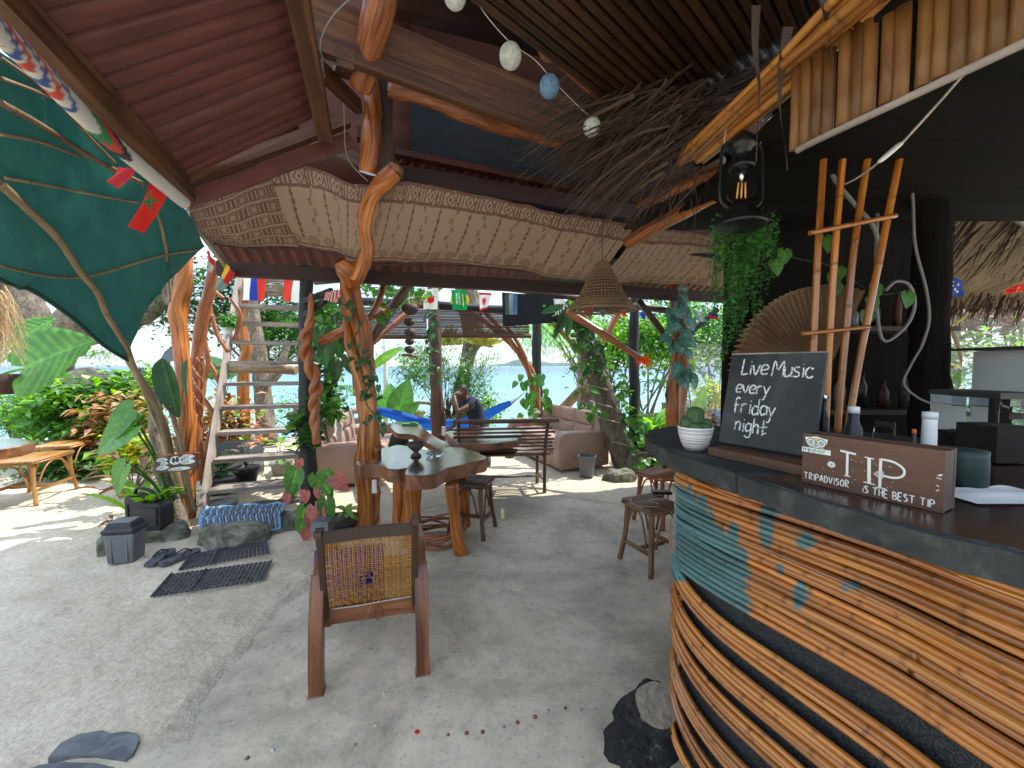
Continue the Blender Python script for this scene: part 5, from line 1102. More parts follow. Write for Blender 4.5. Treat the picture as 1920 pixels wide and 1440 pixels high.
def cushion(c, sx, sy, sz, rot, name='cushion', m='purple', cat='cushion', label=''):
    mb = MB(); mt = Matrix.Rotation(rot[2], 3, 'Z') @ Matrix.Rotation(rot[0], 3, 'X'); c = Vector(c)
    for side in (1, -1):
        mb.grid(lambda a, b: c+mt @ V((a-.5)*sx, (b-.5)*sy*side, side*sz*((sin(pi*a)*sin(pi*b))**.45+.02*noise.noise(V(a*5, b*5, side)))), 14, 14)
    return mb
cu = cushion((-.12, .27, .40), .36, .26, .055, (radians(68), 0, 0)); cuo = cu.build('cushion', 'purple'); 
ac.location = (-.675, 1.885, 0); ac.rotation_euler.z = radians(15.5)
cuo.location = ac.location; cuo.rotation_euler = ac.rotation_euler; tagit(cuo, 'purple cushion on the seat of the cane-backed armchair', 'cushion')
# ---- slab table
tt = [(666, 868), (673, 864), (690, 862), (707, 858), (711, 842), (729, 838), (744, 834), (764, 836), (790, 841), (810, 843), (829, 840), (846, 838), (862, 838), (873, 840), (882, 844), (898, 847), (901, 851), (913, 856), (908, 862), (897, 864), (884, 867), (870, 871), (845, 876), (829, 882), (818, 888), (804, 891), (785, 892), (762, 891), (760, 884), (764, 878), (757, 878), (745, 880), (728, 879), (722, 875), (714, 872), (700, 871), (684, 872), (672, 873)]
tz = .75; tp_ = [WZ(x, y, tz) for x, y in tt]; tc_ = sum(tp_, Vector())/len(tp_)
tb_ = T('slab_table', 'live-edge wooden slab table with glossy top and stump legs', 'table', (tc_.x, tc_.y, 0))
pl_ = [(p.x, p.y) for p in [Vector(q) for q in cr([(p.x, p.y, 0) for p in tp_]+[(tp_[0].x, tp_[0].y, 0)], 3)[:-1]]]
mb = MB(); mb.prism(pl_, tz-.10, tz, side_mi=1, bev=.008); mb.build('slab_top', ['tabletop', 'tableedge'], tb_)
def leg(pp, m='varnished'): log('leg', pp, m, tb_, n=14, jit=.25)
leg([(774, 905, 3.25, 16), (772, 950, 3.3, 17), (770, 1028, 3.35, 19)]); leg([(846, 905, 3.05, 12), (852, 960, 3.1, 11), (858, 1010, 3.15, 11), (866, 1040, 3.18, 14)])
leg([(748, 890, 3.6, 10), (746, 1004, 3.6, 11)]); leg([(870, 880, 3.65, 10), (872, 992, 3.75, 11)])
g_ = WZ(780, 856, .75); gb = T('goblet_bowl', 'dark carved footed bowl on the slab table', 'bowl', g_)
mb = MB(); mb.lathe([(.001, 0), (.042, .002), (.045, .01), (.025, .028), (.018, .04), (.035, .055), (.062, .08), (.07, .108), (.066, .12), (.058, .108), (.02, .075), (.001, .07)], g_, n=24); mb.build('bowl', 'coconut', gb)
mb = MB(); mb.lathe([(.034, .112), (.034, .128), (.013, .138), (.013, .15), (.001, .155)], g_, n=16); mb.build('lid', 'coconut', gb)
g2 = WZ(815, 855, .75); ash = T('glass_ashtray', 'clear cut-glass ashtray on the slab table', 'ashtray', g2)
mb = MB(); mb.lathe([(.001, .004), (.05, .0), (.066, .012), (.07, .03), (.062, .03), (.052, .014), (.001, .012)], g2, n=32, flute=.05, fn=10); mb.build('dish', 'glass', ash)
g3 = WZ(709, 852, .75); mb = MB(); mb.lathe([(.001, .0), (.025, 0), (.03, .07), (.026, .07), (.022, .01), (.001, .008)], g3, n=16); tagit(mb.build('cup', 'tableedge'), 'small brown cup on the slab table behind the trunk post', 'cup')
# coil of vines
vc = G(818, 1016); co = T('vine_coil', 'coil of brown bent vines lying under the slab table', 'coil', (vc.x, vc.y, 0)); 
for k in range(9):
    r = U(.19, .24); z = .04+.012*k+U(0, .02); o_ = V(U(-.02, .02), U(-.02, .02), 0); tl2 = U(-.03, .03); mb = MB()
    mb.tube([(vc.x+o_.x+r*cos(a), vc.y+.02+o_.y+r*sin(a), z+.02*sin(a*2+k)+tl2*cos(a)) for a in [2*pi*i/36 for i in range(37)]], .0095, n=7, jit=.2); mb.build('vine', 'redbark', co)
# ---- stools
def stool(name, label, cx, cy, rz, w=.31, h=.47, d=None, m='darkstick', slats=14, splay=.03, group='wooden slat stools', double=False):
    d = d or w; t = T(name, label, 'stool', (cx, cy, 0), group); t.rotation_euler.z = 0
    loc = t.location.copy(); t.location = (0, 0, 0)
    for sx in (-1, 1):
        for sy in (-1, 1):
            mb = MB(); mb.tube(cr([(sx*(w/2+splay-.02), sy*(d/2+splay-.02), 0, .021), (sx*(w/2-.02), sy*(d/2-.02), h*.5, .019), (sx*(w/2-.03), sy*(d/2-.03), h-.03, .02)], 5), n=9, jit=.25); mb.build('leg', m, t)
    for sx in (-1, 1):
        mb = MB(); mb.beam((sx*(w/2-.012), -d/2+.03, h*.32), (sx*(w/2-.012), d/2-.03, h*.32), .018, .03); mb.build('stretcher', m, t)
    mb = MB(); mb.beam((-w/2+.03, 0, h*.3), (w/2-.03, 0, h*.3), .018, .03); mb.build('stretcher', m, t)
    for ax in (0, 1):
        for s_ in (-1, 1):
            n_ = 2 if (ax == 1 and d > w*1.3) else 1
            pts = [(-.5+i/14) for i in range(15)]; mb = MB(); ww = (w if ax == 0 else d)-.09
            f_ = lambda q: (h-.035)-(abs(q)*2)**2.6*(h*.52)
            P = [((q*ww, s_*(d/2-.0), f_(q)) if ax == 0 else (s_*(w/2-.0), q*ww, f_(q))) for q in pts]; mb.tube(P, .0085, n=7); mb.build('bent_brace', m, t)
    for s_ in (-1, 1):
        mb = MB(); mb.tube([(-w/2, s_*(d/2), h-.018), (w/2, s_*(d/2), h-.018)], .013, n=8, jit=.1); mb.build('seat_rail', m, t)
        mb = MB(); mb.tube([(s_*(w/2), -d/2, h-.019), (s_*(w/2), d/2, h-.019)], .012, n=8, jit=.1); mb.build('seat_rail', m, t)
    for k in range(slats):
        mb = MB(); x = -w/2+w*(k+.5)/slats; mb.tube([(x, -d/2-.012, h), (x+U(-.002, .002), 0, h+.001), (x, d/2+.012, h)], w/slats*.44, n=6, jit=.1); mb.build('seat_slat', m, t)
    t.location = loc; t.rotation_euler.z = rz; return t
stool('slat_stool', 'dark slat stool tucked beside the slab table near the bench', -.36, 3.62, radians(-16), slats=11)
mat('stickbrown', [(.3, (.09, .04, .018)), (.6, (.25, .12, .05)), (.75, (.36, .2, .09))], su=3, sv=24, rough=(.35, .55), bump=.4, coat=.15, var=.15)
s1 = stool('slat_stool', 'brown slat stool carrying a black phone, beside the bar', 1.06, 3.02, radians(25), m='stickbrown', slats=18)
stool('slat_stool', 'reddish slat stool behind the one carrying the phone', 1.42, 3.86, radians(34), m='redbark', slats=16)
ph = WZ(1240, 926, .485); pt = T('phone', 'black phone lying on the brown slat stool', 'phone', ph); mb = MB(); mb.box(ph+V(0, 0, .014), (.155, .075, .022), (cos(.1), -.1, 0), (.1, cos(.1), 0)); o = mb.build('case', 'metal_black', pt); o.modifiers.new('soft_edge', 'BEVEL').width = .006
mb = MB(); mb.tube(cr([tuple(WZ(x, y, .488)) for x, y in ((1262, 933), (1240, 936), (1215, 938), (1235, 945), (1225, 950), (1195, 948), (1183, 940), (1186, 932), (1200, 928))], 5), .0025, n=5); tagit(mb.build('charging_cable', 'rope'), 'thin white cable lying on the phone stool seat', 'cable')
# left stools / table
mat('stick_orange', [(.3, (.2, .08, .02)), (.6, (.42, .2, .05)), (.75, (.55, .32, .1))], su=3, sv=24, rough=(.35, .55), bump=.4, coat=.15, var=.15)
stool('slat_bench', 'wide orange slat stool nearest at the far left edge', -5.42, 4.52, radians(19), w=.42, d=.62, m='stick_orange', slats=16, group='orange slat stools at the left table')
stool('slat_bench', 'wide orange slat stool farther back, behind the left slab table end', -5.95, 5.35, radians(19), w=.42, d=.55, m='stick_orange', slats=16, group='orange slat stools at the left table')
lt = T('left_slab_table', 'reddish live-edge slab table cut off by the left edge', 'table', (-6.3, 4.9, 0)); c_ = [(66, 826), (60, 824), (30, 822), (-30, 824), (-120, 828), (-120, 845), (-30, 838), (20, 834), (50, 832)]
P = [WZ(x, y, .74) for x, y in ((66, 828), (40, 822), (-20, 820), (-140, 822), (-160, 850), (-60, 850), (0, 842), (40, 836))]
mb = MB(); mb.prism([(p.x, p.y) for p in P], .64, .74, side_mi=1, bev=.008); mb.build('slab_top', ['tabletop', 'tableedge'], lt)
for x, y in ((-6.9, 5.0), (-7.6, 4.6)): mb = MB(); mb.tube([(x, y, 0, .1), (x, y, .64, .08)], n=12, jit=.2); mb.build('leg', 'redbark', lt)
# ---- bench
be = T('slat_bench', 'dark stick bench with slatted back facing the beach', 'bench', (0, 0, 0))
for x in (-.5, .5):
    mb = MB(); mb.tube(cr([(x, .02, 0, .022), (x, .015, .25, .021), (x, 0, .45, .02), (x, -.07, .66, .019), (x+.0, -.2, .88, .018)], 5), n=8, jit=.2); mb.build('leg', 'darkstick', be)
    mb = MB(); mb.tube([(x*.95, .4, 0, .022), (x*.95, .38, .44, .02)], n=8, jit=.2); mb.build('leg', 'darkstick', be)
    mb = MB(); mb.tube([(x, 0, .43, .02), (x*.95, .42, .43, .019)], n=8, jit=.2); mb.build('seat_rail', 'darkstick', be); mb = MB(); mb.tube([(x, 0, .14, .013), (x*.95, .4, .14, .013)], n=7); mb.build('stretcher', 'darkstick', be)
mb = MB(); mb.tube([(-.5, .2, .15, .014), (.49, .2, .15, .014)], n=7, jit=.2); mb.build('stretcher', 'darkstick', be)
for k in range(8):
    mb = MB(); y = .0+.055*k; mb.tube([(-.56+U(-.02, .02), y, .465, .016), (0, y, .46, .017), (.56+U(-.02, .02), y, .465, .016)], n=8, jit=.25); mb.build('seat_slat', 'darkstick', be)
for k in range(7):
    t_ = k/7; z = .53+.31*t_; y = -.03-.15*t_**1.1; mb = MB(); mb.tube([(-.57+U(-.03, .03), y-.022, z, .012), (0, y-.024, z+U(-.004, .004), .013), (.57+U(-.03, .03), y-.022, z, .012)], n=8, jit=.25); mb.build('back_slat', 'darkstick', be)
mb = MB(); mb.tube([(-.56, -.2, .885, .024), (0, -.205, .885, .025), (.62, -.2, .885, .024)], n=9, jit=.15); mb.build('top_rail', 'darkstick', be)
be.location = (-.11, 4.68, 0); be.rotation_euler.z = radians(6)
# ---- sofas
def cushy(c, sz, r=.06, X=None, name='cushion', m='vinyl', par=None, puff=.0):
    mb = MB(); mb.box(c, sz); o = mb.build(name, m, par); b = o.modifiers.new('round', 'BEVEL'); b.width = r; b.segments = 5
    for p in o.data.polygons: p.use_smooth = True
    return o
def sofa(label, loc, rz, length, depth=.86, armh=.56, backh=.78, seats=3, flip=1):
    s = T('vinyl_sofa', label, 'sofa', (0, 0, 0), 'tan vinyl sofas'); f = flip; D = depth; aw = .2
    # x across (0 front .. D back), y along; arm profile rounded at front top
    for y0 in (0, length-aw):
        mb = MB(); prof = [(0.02, .03), (0, .12), (0, armh-.16), (.03, armh-.06), (.11, armh), (.22, armh), (D-.1, armh-.03), (D, armh-.05), (D, .03)]
        n = len(prof)
        A = [mb.av((p[0]*f, y0, p[1])) for p in prof]; B = [mb.av((p[0]*f, y0+aw, p[1])) for p in prof]
        mb.af(A[::-1] if f > 0 else A); mb.af(B if f > 0 else B[::-1])
        for i in range(n): j = (i+1) % n; mb.af((A[i], A[j], B[j], B[i]) if f > 0 else (A[i], B[i], B[j], A[j]))
        o = mb.build('armrest', 'vinyl', s); b = o.modifiers.new('round', 'BEVEL'); b.width = .035; b.segments = 4
        for p in o.data.polygons: p.use_smooth = True
    L = length-2*aw
    cushy((f*(D*.48), length/2, .13), (D*.9, L+.02, .2), .03, name='base', par=s)
    for k in range(seats):
        yc = aw+L*(k+.5)/seats; cushy((f*(D*.40), yc, .33), (D*.72, L/seats-.008, .2), .06, name='seat_cushion', par=s)
        for q in range(2 if False else 1):
            mb = MB(); bx = f*(D-.20); hh_ = backh-.36
            ww_ = L/seats-.004
            for a_ in (0, 1):
                z0 = .38+hh_*a_*.5
                def fn(a, b, z0=z0): 
                    pu = (sin(pi*a)**.3)*(sin(pi*b)**.3); return V(bx-f*(.045*pu)+f*(z0+b*hh_*.5-.4)*.16, yc-ww_/2+a*ww_, z0+b*hh_*.5)
                mb.grid(fn, 14, 10)
            o = mb.build('back_cushion', 'vinyl', s)
    mb = MB(); pr = [(D-.26, .2), (D-.10, backh), (D-.02, backh-.02), (D, .05)]
    A = [mb.av((p[0]*f, .02, p[1])) for p in pr]; B = [mb.av((p[0]*f, length-.02, p[1])) for p in pr]; mb.af(A[::-1]); mb.af(B)
    for i in range(4): j = (i+1) % 4; mb.af((A[i], A[j], B[j], B[i]))
    o = mb.build('back', 'vinyl', s); b = o.modifiers.new('round', 'BEVEL'); b.width = .03; b.segments = 3
    s.location = loc; s.rotation_euler.z = rz; return s
sofa('tan vinyl sofa on the right with quilted back cushions, beside the leaning trunk', (.66, 5.6, 0), radians(24), 1.85, backh=.80)
sofa('tan vinyl sofa on the left half hidden behind the trunk post', (-1.62, 5.0, 0), radians(8), 1.7, flip=-1, seats=1, backh=.80)
a3 = T('vinyl_armchair', 'edge of a tan vinyl armchair just visible behind the bar end', 'armchair', (1.2, 2.5, 0)); cushy((1.25, 2.5, .28), (.5, .16, .52), .05, name='armrest', par=a3); cushy((1.4, 2.66, .2), (.4, .14, .34), .05, name='seat_cushion', par=a3)
# towel draped on left sofa
mb = MB(); a0 = W(592, 845, 5.0)
mb.grid(lambda u, v: W(592+u*48-v*6*(1-u), 782+v*60+14*(u*2-1)**2*(1-v)+2*noise.noise(V(u*4, v*3, 0)), 5.35-.3*v*(1-u))+V(0, .04*sin(u*9), 0), 24, 20, uv=lambda a, b: (b*.6, a*.5)); tagit(mb.build('towel', 'towel', thick=.01), 'white striped towel draped over the left sofa', 'towel')
# ---- wavy slab bar with stump behind
wt_ = T('wavy_slab_table', 'long wavy live-edge slab on a dark stump before the hammock', 'table', W(750, 850, 5.0))
def slab3(name, left, right, th, m, par):
    A = [Vector(p) for p in cr([tuple(WZ(*p)) for p in left], 8)]; B = [Vector(p) for p in cr([tuple(WZ(*p)) for p in right], 8)]; n = min(len(A), len(B)); mb = MB(); rows = []
    for i in range(n):
        a, b = A[i], B[i]; rows.append([mb.av(a), mb.av(a.lerp(b, .5)+V(0, 0, .004)), mb.av(b), mb.av(b-V(0, 0, th)), mb.av(a-V(0, 0, th))])
    for i in range(n-1):
        for k in range(5):
            mb.cm = 0 if k < 2 else 1; mb.af((rows[i][k], rows[i+1][k], rows[i+1][(k+1) % 5], rows[i][(k+1) % 5]))
    mb.cm = 1; mb.af(rows[0]); mb.af(rows[-1][::-1]); return mb.build(name, m, par)
slab3('slab_top', [(732, 800, .74), (745, 812, .74), (775, 815, .74), (800, 830, .70), (830, 846, .64), (875, 850, .6)], [(742, 790, .74), (765, 791, .74), (785, 794, .74), (800, 808, .71), (830, 826, .66), (875, 836, .62)], .06, ['tabletop', 'tableedge'], wt_)
log('stump_leg', [(748, 862, 5.0, 19), (748, 835, 5.0, 18), (748, 815, 5.0, 17)], 'blackwood', wt_, n=16)
t2 = T('rear_slab_table', 'pale glossy slab table behind the bench in front of the seated man', 'table', W(910, 850, 5.6)); P = [WZ(x, y, .7) for x, y in ((835, 812), (850, 802), (900, 800), (960, 802), (985, 808), (970, 826), (920, 832), (860, 832))]
mb = MB(); mb.prism([(p.x, p.y) for p in P], .63, .7, side_mi=1, bev=.01); mb.build('slab_top', ['tabletop', 'tableedge'], t2); log('leg', [(905, 868, 5.5, 12), (905, 830, 5.5, 11)], 'bark', t2); log('leg', [(955, 858, 5.6, 9), (955, 825, 5.6, 9)], 'bark', t2)
c = WZ(770, 797, .745); mb = MB(); mb.box(c+V(0, 0, .012), (.2, .07, .02)); mb.box(c+V(.04, 0, .03), (.08, .05, .015)); tagit(mb.build('green_box', mat('greenbox', (.06, .25, .1), rough=(.5, .6), bump=0)), 'flat green and dark box on the wavy slab', 'box')
mb = MB(); c = W(832, 808, 5.9); mb.box(c, (.05, .05, .13)); tagit(mb.build('white_mug', 'white'), 'small white carton beside the dark round post', 'carton')
# ---- bins
def bin_open(lbl, px, py, r, h, m):
    g = G(px, py); t = T('waste_bin', lbl, 'bin', g); mb = MB(); n = 32; prof = [(r*.78, 0), (r*.9, h*.5), (r, h*.93), (r*1.07, h*.94), (r*1.07, h), (r*.97, h), (r*.75, .02)]
    def sq(a): return 1/max(abs(cos(a)), abs(sin(a)))**.82
    rows = [[mb.av((g.x+rr*sq(2*pi*k/n+.4)*cos(2*pi*k/n)*(1-.03*(k % 4 == 0)), g.y+rr*sq(2*pi*k/n+.4)*sin(2*pi*k/n), z)) for k in range(n)] for rr, z in prof]
    for i in range(len(prof)-1):
        for k in range(n): mb.af((rows[i][k], rows[i][(k+1) % n], rows[i+1][(k+1) % n], rows[i+1][k]))
    mb.af(rows[0][::-1]); mb.af(rows[-1]); mb.build('body', m, t); return t
bin_open('open grey ribbed plastic bin beside the right sofa', 1101, 892, .11, .28, 'plastic_grey')
g = G(216, 1062); tb2 = T('swing_lid_bin', 'small grey plastic bin with black swing lid on the sand', 'bin', g); X = V(cos(.2), sin(.2), 0); Yv = V(-sin(.2), cos(.2), 0)
mb = MB(); mb.box(g+V(0, .09, .12), (.175, .135, .235), X, Yv, V(0, 0, 1), taper=1.16); o = mb.build('body', 'plastic_grey', tb2); bb_ = o.modifiers.new('r', 'BEVEL'); bb_.width = .018; bb_.segments = 3
for k in (-1, 1): mb = MB(); mb.box(g+V(0, .09, .12)+X*.05*k-Yv*.072, (.012, .012, .2), X, Yv, V(0, 0, 1)); mb.build('rib', 'plastic_grey', tb2)
mb = MB(); mb.box(g+V(0, .09, .255), (.222, .18, .04), X, Yv, V(0, 0, 1)); o = mb.build('rim', 'plastic_black', tb2); o.modifiers.new('r', 'BEVEL').width = .012
mb = MB(); mb.box(g+V(0, .09, .29), (.2, .16, .05), X, Yv, V(0, 0, 1), taper=.82); o = mb.build('lid', 'plastic_black', tb2); o.modifiers.new('r', 'BEVEL').width = .01
mb = MB(); mb.box(g+V(0, .088, .318), (.15, .115, .012), X, Yv, V(0, 0, 1)); o = mb.build('flap', 'plastic_grey', [c_ for c_ in tb2.children if c_.name.startswith('lid')][0], label='light grey flap'); o.modifiers.new('r', 'BEVEL').width = .005
# ---- jerry can
g = W(283, 990, 3.45); jc = T('jerry_can', 'black plastic jerry can with moulded handle under the plants', 'jerry can', g)
mb = MB(); pr = [(-.14, .0), (.14, 0), (.15, .03), (.15, .2), (.12, .235), (.02, .24), (-.03, .27), (-.1, .3), (-.15, .3), (-.16, .26), (-.16, .03)]
for k, dy in ((0, -.07), (1, .07)):
    pass
A = [mb.av((g.x+p[0], g.y-.07+.02*p[0], g.z+p[1])) for p in pr]; B = [mb.av((g.x+p[0], g.y+.07, g.z+p[1])) for p in pr]; mb.af(A); mb.af(B[::-1])
for i in range(len(pr)): j = (i+1) % len(pr); mb.af((A[j], A[i], B[i], B[j]))
o = mb.build('body', 'plastic_black', jc); bb_ = o.modifiers.new('r', 'BEVEL'); bb_.width = .018; bb_.segments = 3
mb = MB(); mb.tube(cr([(g.x-.13, g.y, g.z+.29), (g.x-.1, g.y, g.z+.35), (g.x-.02, g.y, g.z+.34), (g.x+.04, g.y, g.z+.3), (g.x+.06, g.y, g.z+.24)], 5), .014, n=8); mb.build('handle', 'plastic_black', jc); mb = MB(); mb.box((g.x-.125, g.y-.075, g.z+.13), (.012, .012, .2)); mb.build('rib', 'plastic_black', jc)
mb = MB(); mb.box((g.x+.02, g.y-.073, g.z+.12), (.2, .012, .16)); o = mb.build('side_panel', 'plastic_black', jc); o.modifiers.new('r', 'BEVEL').width = .01
# ---- ladder stairs
LS = T('wooden_stairs', 'steep weathered grey wooden stairs with open treads leading up', 'stairs', (-2.96, 3.8, 0)); L0 = V(-2.96, 3.8, 0); stv = V(-.086, .19, .26); Rv = V(.79, .27, 0); bk = V(-.27, .79, 0).normalized()
for side, nm in ((0, 'stringer'), (1, 'stringer')):
    a = L0+Rv*side-Rv.normalized()*.02*(1-2*side); b = a+stv*11.2; mb = MB(); X = (b-a).normalized(); S = Rv.normalized(); N_ = X.cross(S).normalized(); mb.box((a+b)/2+bk*.06, ((b-a).length, .035, .16), X, S, N_); mb.build(nm, 'greywood', LS)
for k in range(1, 11):
    a = L0+stv*k; mb = MB(); mb.box(a+Rv*.5+bk*(.11)+V(0, 0, -.018+U(-.004, .004)), (Rv.length-.035, .25, .042), Rv.normalized(), bk, V(0, 0, 1)); o = mb.build('tread', 'greywood', LS); o.rotation_euler.z = 0
# ---- mats, flip flops, rug, stones
def ringmat(label, quad, nx, ny):
    P = [G(*q) for q in quad]; t = T('rubber_mat', label, 'mat', P[0]); mb = MB()
    def at(u, v): return P[0].lerp(P[1], u).lerp(P[3].lerp(P[2], u), v)+V(0, 0, .012)
    for i in range(nx):
        for j in range(ny):
            c = at((i+.5)/nx, (j+.5)/ny); r = (P[1]-P[0]).length/nx*.46; n = 8
            a = [[mb.av(c+V(cos(2*pi*k/n)*rr, sin(2*pi*k/n)*rr, z)) for k in range(n)] for rr, z in ((r, -.008), (r, .002), (r*.78, .002), (r*.78, -.008))]
            for q in range(3):
                for k in range(n): mb.af((a[q][k], a[q][(k+1) % n], a[q+1][(k+1) % n], a[q+1][k]))
    for u in (0, .33, 1): mb.beam(at(u, 0)+V(0, 0, .003), at(u, 1)+V(0, 0, .003), .008, .012)
    mb.build('ring_grid', 'rubber', t, kind='stuff')
ringmat('black rubber ring mat nearest the armchair, lower of two', [(283, 1123), (492, 1092), (510, 1053), (322, 1078)], 22, 8)
ringmat('black rubber ring mat at the foot of the stairs, upper of two', [(336, 1072), (505, 1040), (500, 1012), (358, 1042)], 20, 8)
def flip(px, py, rz, lbl):
    g = G(px, py); t = T('flip_flop', lbl, 'flip-flop', g, 'pair of flip-flops'); pr = [(-.035, -.12), (.03, -.125), (.04, -.06), (.038, 0), (.05, .07), (.04, .125), (0, .145), (-.045, .12), (-.055, .05), (-.04, -.03)]; 
    c = [(p[0], p[1]) for p in [q for q in cr([(a, b, 0) for a, b in pr+[pr[0]]], 3)][:-1]]; cs, sn = cos(rz), sin(rz)
    mb = MB(); mb.prism([(g.x+a*cs-b*sn, g.y+a*sn+b*cs) for a, b in c], .004, .03); mb.build('sole', 'rubber', t)
    f = lambda a, b, z: (g.x+a*cs-b*sn, g.y+a*sn+b*cs, z)
    for s_ in (-1, 1): mb = MB(); mb.tube(cr([f(0, .09, .03), f(.02*s_, .05, .06), f(.045*s_, -.01, .032)], 5), .006, n=6); mb.build('strap', 'plastic_black', t)
flip(300, 1050, radians(10), 'left dark flip-flop on the sand beside the ring mats'); flip(336, 1049, radians(-22), 'right dark flip-flop on the sand beside the ring mats')
def rock(label, px0, px1, py, h, m='stone', z0=-.03, dpt=.3, Yd=None, name='stone', grp=None):
    a = G(px0, py) if Yd is None else W(px0, py, Yd); b = G(px1, py) if Yd is None else W(px1, py, Yd); c = (a+b)/2; w = (b-a).length/2; mb = MB(); mb.lathe([(1, -.3), (1.0, .3), (.97, .55), (.92, .8), (.82, .93), (.7, 1), (.35, 1.04), (.001, 1.02)], n=34)
    mb.v = [(c.x+v[0]*w*(1+.18*noise.noise(Vector(v)*1.7+c)), c.y+dpt/2+v[1]*dpt*.5*(1+.2*noise.noise(Vector(v)*2+c*2)), z0+max(0, v[2])*(h-z0)*(1+.15*noise.noise(Vector(v)*2.3+c)+.1*noise.noise(Vector(v)*7+c))) for v in mb.v]
    mb.smooth = [False]*len(mb.smooth)
    return tagit(mb.build(name, m), label, 'stone', grp)
rock('mossy stone step under the blue crochet mat', 345, 480, 1028, .13, dpt=.34); rock('pale stone step right of the blue crochet mat', 440, 562, 1000, .12, dpt=.3)
rock('mossy stone under the jerry can', 232, 330, 1018, .12, dpt=.26); rock('small stone left behind the swing lid bin', 170, 200, 1040, .12, dpt=.2); rock('pale stone at the foot of the leaning trunk', 1135, 1200, 905, .12, dpt=.3)
for lb, pts in (('dark flat slate set into the sand at lower left', ((90, 1424), (112, 1398), (150, 1380), (192, 1374), (208, 1380), (236, 1376), (258, 1380), (262, 1392), (250, 1420), (236, 1430), (180, 1420))), ('dark slate sliver at the bottom left edge', ((40, 1455), (70, 1440), (120, 1434), (180, 1436), (215, 1444), (180, 1470), (90, 1475)))):
    mb = MB(); mb.prism([(p.x, p.y) for p in [G(*q) for q in pts]], -.03, .012, bev=.01); tagit(mb.build('stone', 'slatestone'), lb, 'stone')
# crochet rug
rg = T('crochet_mat', 'blue and brown chevron crochet mat draped on the stone step', 'mat', G(450, 1010)); q = [W(372, 1010, 3.42), W(520, 995, 3.55), W(532, 966, 3.9), W(385, 976, 3.8)]
def rugp(u, v): 
    p = q[0].lerp(q[1], u).lerp(q[3].lerp(q[2], u), v); p.z = .155+.012*noise.noise(V(u*6, v*4, 0)); 
    if v < .12: p.z -= (.12-v)*.9; p.y += (.12-v)*.1
    p.x += .02*abs((v*4) % 2-1); return p
for i in range(26):
    u = (i+.5)/26; mb = MB(); mb.tube([tuple(rugp(u+.018*(abs((v*5) % 2-1)-.5), v)) for v in [k/24 for k in range(25)]], .011, n=5, jit=.4, squash=.7); mb.build('yarn_row', 'rug_blue' if i % 2 == 0 else 'rug_brown', rg)
mb = MB(); mb.grid(lambda a, b: rugp(a, b)-V(0, 0, .008), 20, 10); mb.build('backing', 'rug_brown', rg)
edge = [rugp(0, v/10) for v in range(11)]+[rugp(u/10, 1) for u in range(11)]+[rugp(1, 1-v/10) for v in range(11)]+[rugp(1-u/10, 0) for u in range(11)]
mb = MB(); mb.tube([(p.x, p.y, p.z+.012*sin(i*2)) for i, p in enumerate(edge)], .012, n=5, jit=.5); mb.build('border_yarn', 'rug_blue', rg)
# shells inlaid
for i, (x, y) in enumerate(((840, 1378), (875, 1375), (905, 1373), (945, 1363), (970, 1355), (1003, 1345), (1028, 1333), (1060, 1328), (1090, 1331), (512, 1408), (464, 1422), (665, 1397), (705, 1361), (720, 1300))):
    g = G(x, y); mb = MB(); r = U(.006, .012); mb.lathe([(r, 0), (r*.8, r*.5), (r*.3, r*.8), (.001, r*.85)], (g.x, g.y, .0), n=10); tagit(mb.build('shell', random.choice(['concrete_pot', 'tableedge', 'ball_white'])), 'small shell set into the concrete floor', 'shell', 'shells set into the concrete floor')
mb = MB(); g = G(782, 1374); mb.prism([(g.x-.012, g.y), (g.x, g.y+.012), (g.x+.012, g.y), (g.x, g.y-.01)], .002, .006); tagit(mb.build('red_scrap', mat('redscrap', (.6, .02, .03), bump=0)), 'tiny red scrap on the concrete floor', 'scrap')
# ---- lamp shade of woven cane
lc = W(1128, 582, 3.2); ls = T('woven_lampshade', 'conical woven cane lampshade hanging below the printed cloth', 'lampshade', lc); s_ = 3.2/F
prof = [(61, 0), (58, 6), (54, 13), (47, 20), (40, 30), (34, 42), (28, 54), (22, 66), (17, 76), (13, 83), (10, 88)]
prof = cr([(a*s_, b*s_, 0) for a, b in prof], 4); mb = MB()
for i in range(0, 42):
    a = 2*pi*i/42; mb.tube([((r+.003*cos(pi*(k//2)+pi*i))*cos(a)+lc.x, (r+.0025*cos(pi*k+pi*i))*sin(a)+lc.y, z+lc.z) for k, (r, z, _) in enumerate(prof)], .0036, n=4, caps=False)
for k, (r, z, _) in enumerate(prof):
    if k % 2: continue
    mb.tube([((r+.004*cos(a*21+pi*k/2))*cos(a)+lc.x, (r+.004*cos(a*21+pi*k/2))*sin(a)+lc.y, z+lc.z) for a in [2*pi*j/96 for j in range(97)]], (.0042 if k % 4 else .005), n=4, caps=False)
for z, r in ((0, prof[0][0]), (.002, prof[0][0])): mb.tube([(r*cos(a)+lc.x, r*sin(a)+lc.y, lc.z+z) for a in [2*pi*j/48 for j in range(49)]], .005, n=5)
mb.build('cane_weave', 'wicker_lamp', ls, kind='stuff')
mb = MB(); pr2 = [(r*.95, z) for r, z, _ in prof[9:]]; mb.lathe(pr2, lc, n=32); mb.build('inner_liner', 'dark_brown', ls)
mb = MB(); mb.tube([(lc.x, lc.y, lc.z+88*s_), (lc.x, lc.y, lc.z+88*s_+.5)], .003, n=5); mb.build('cord', 'plastic_black', ls)
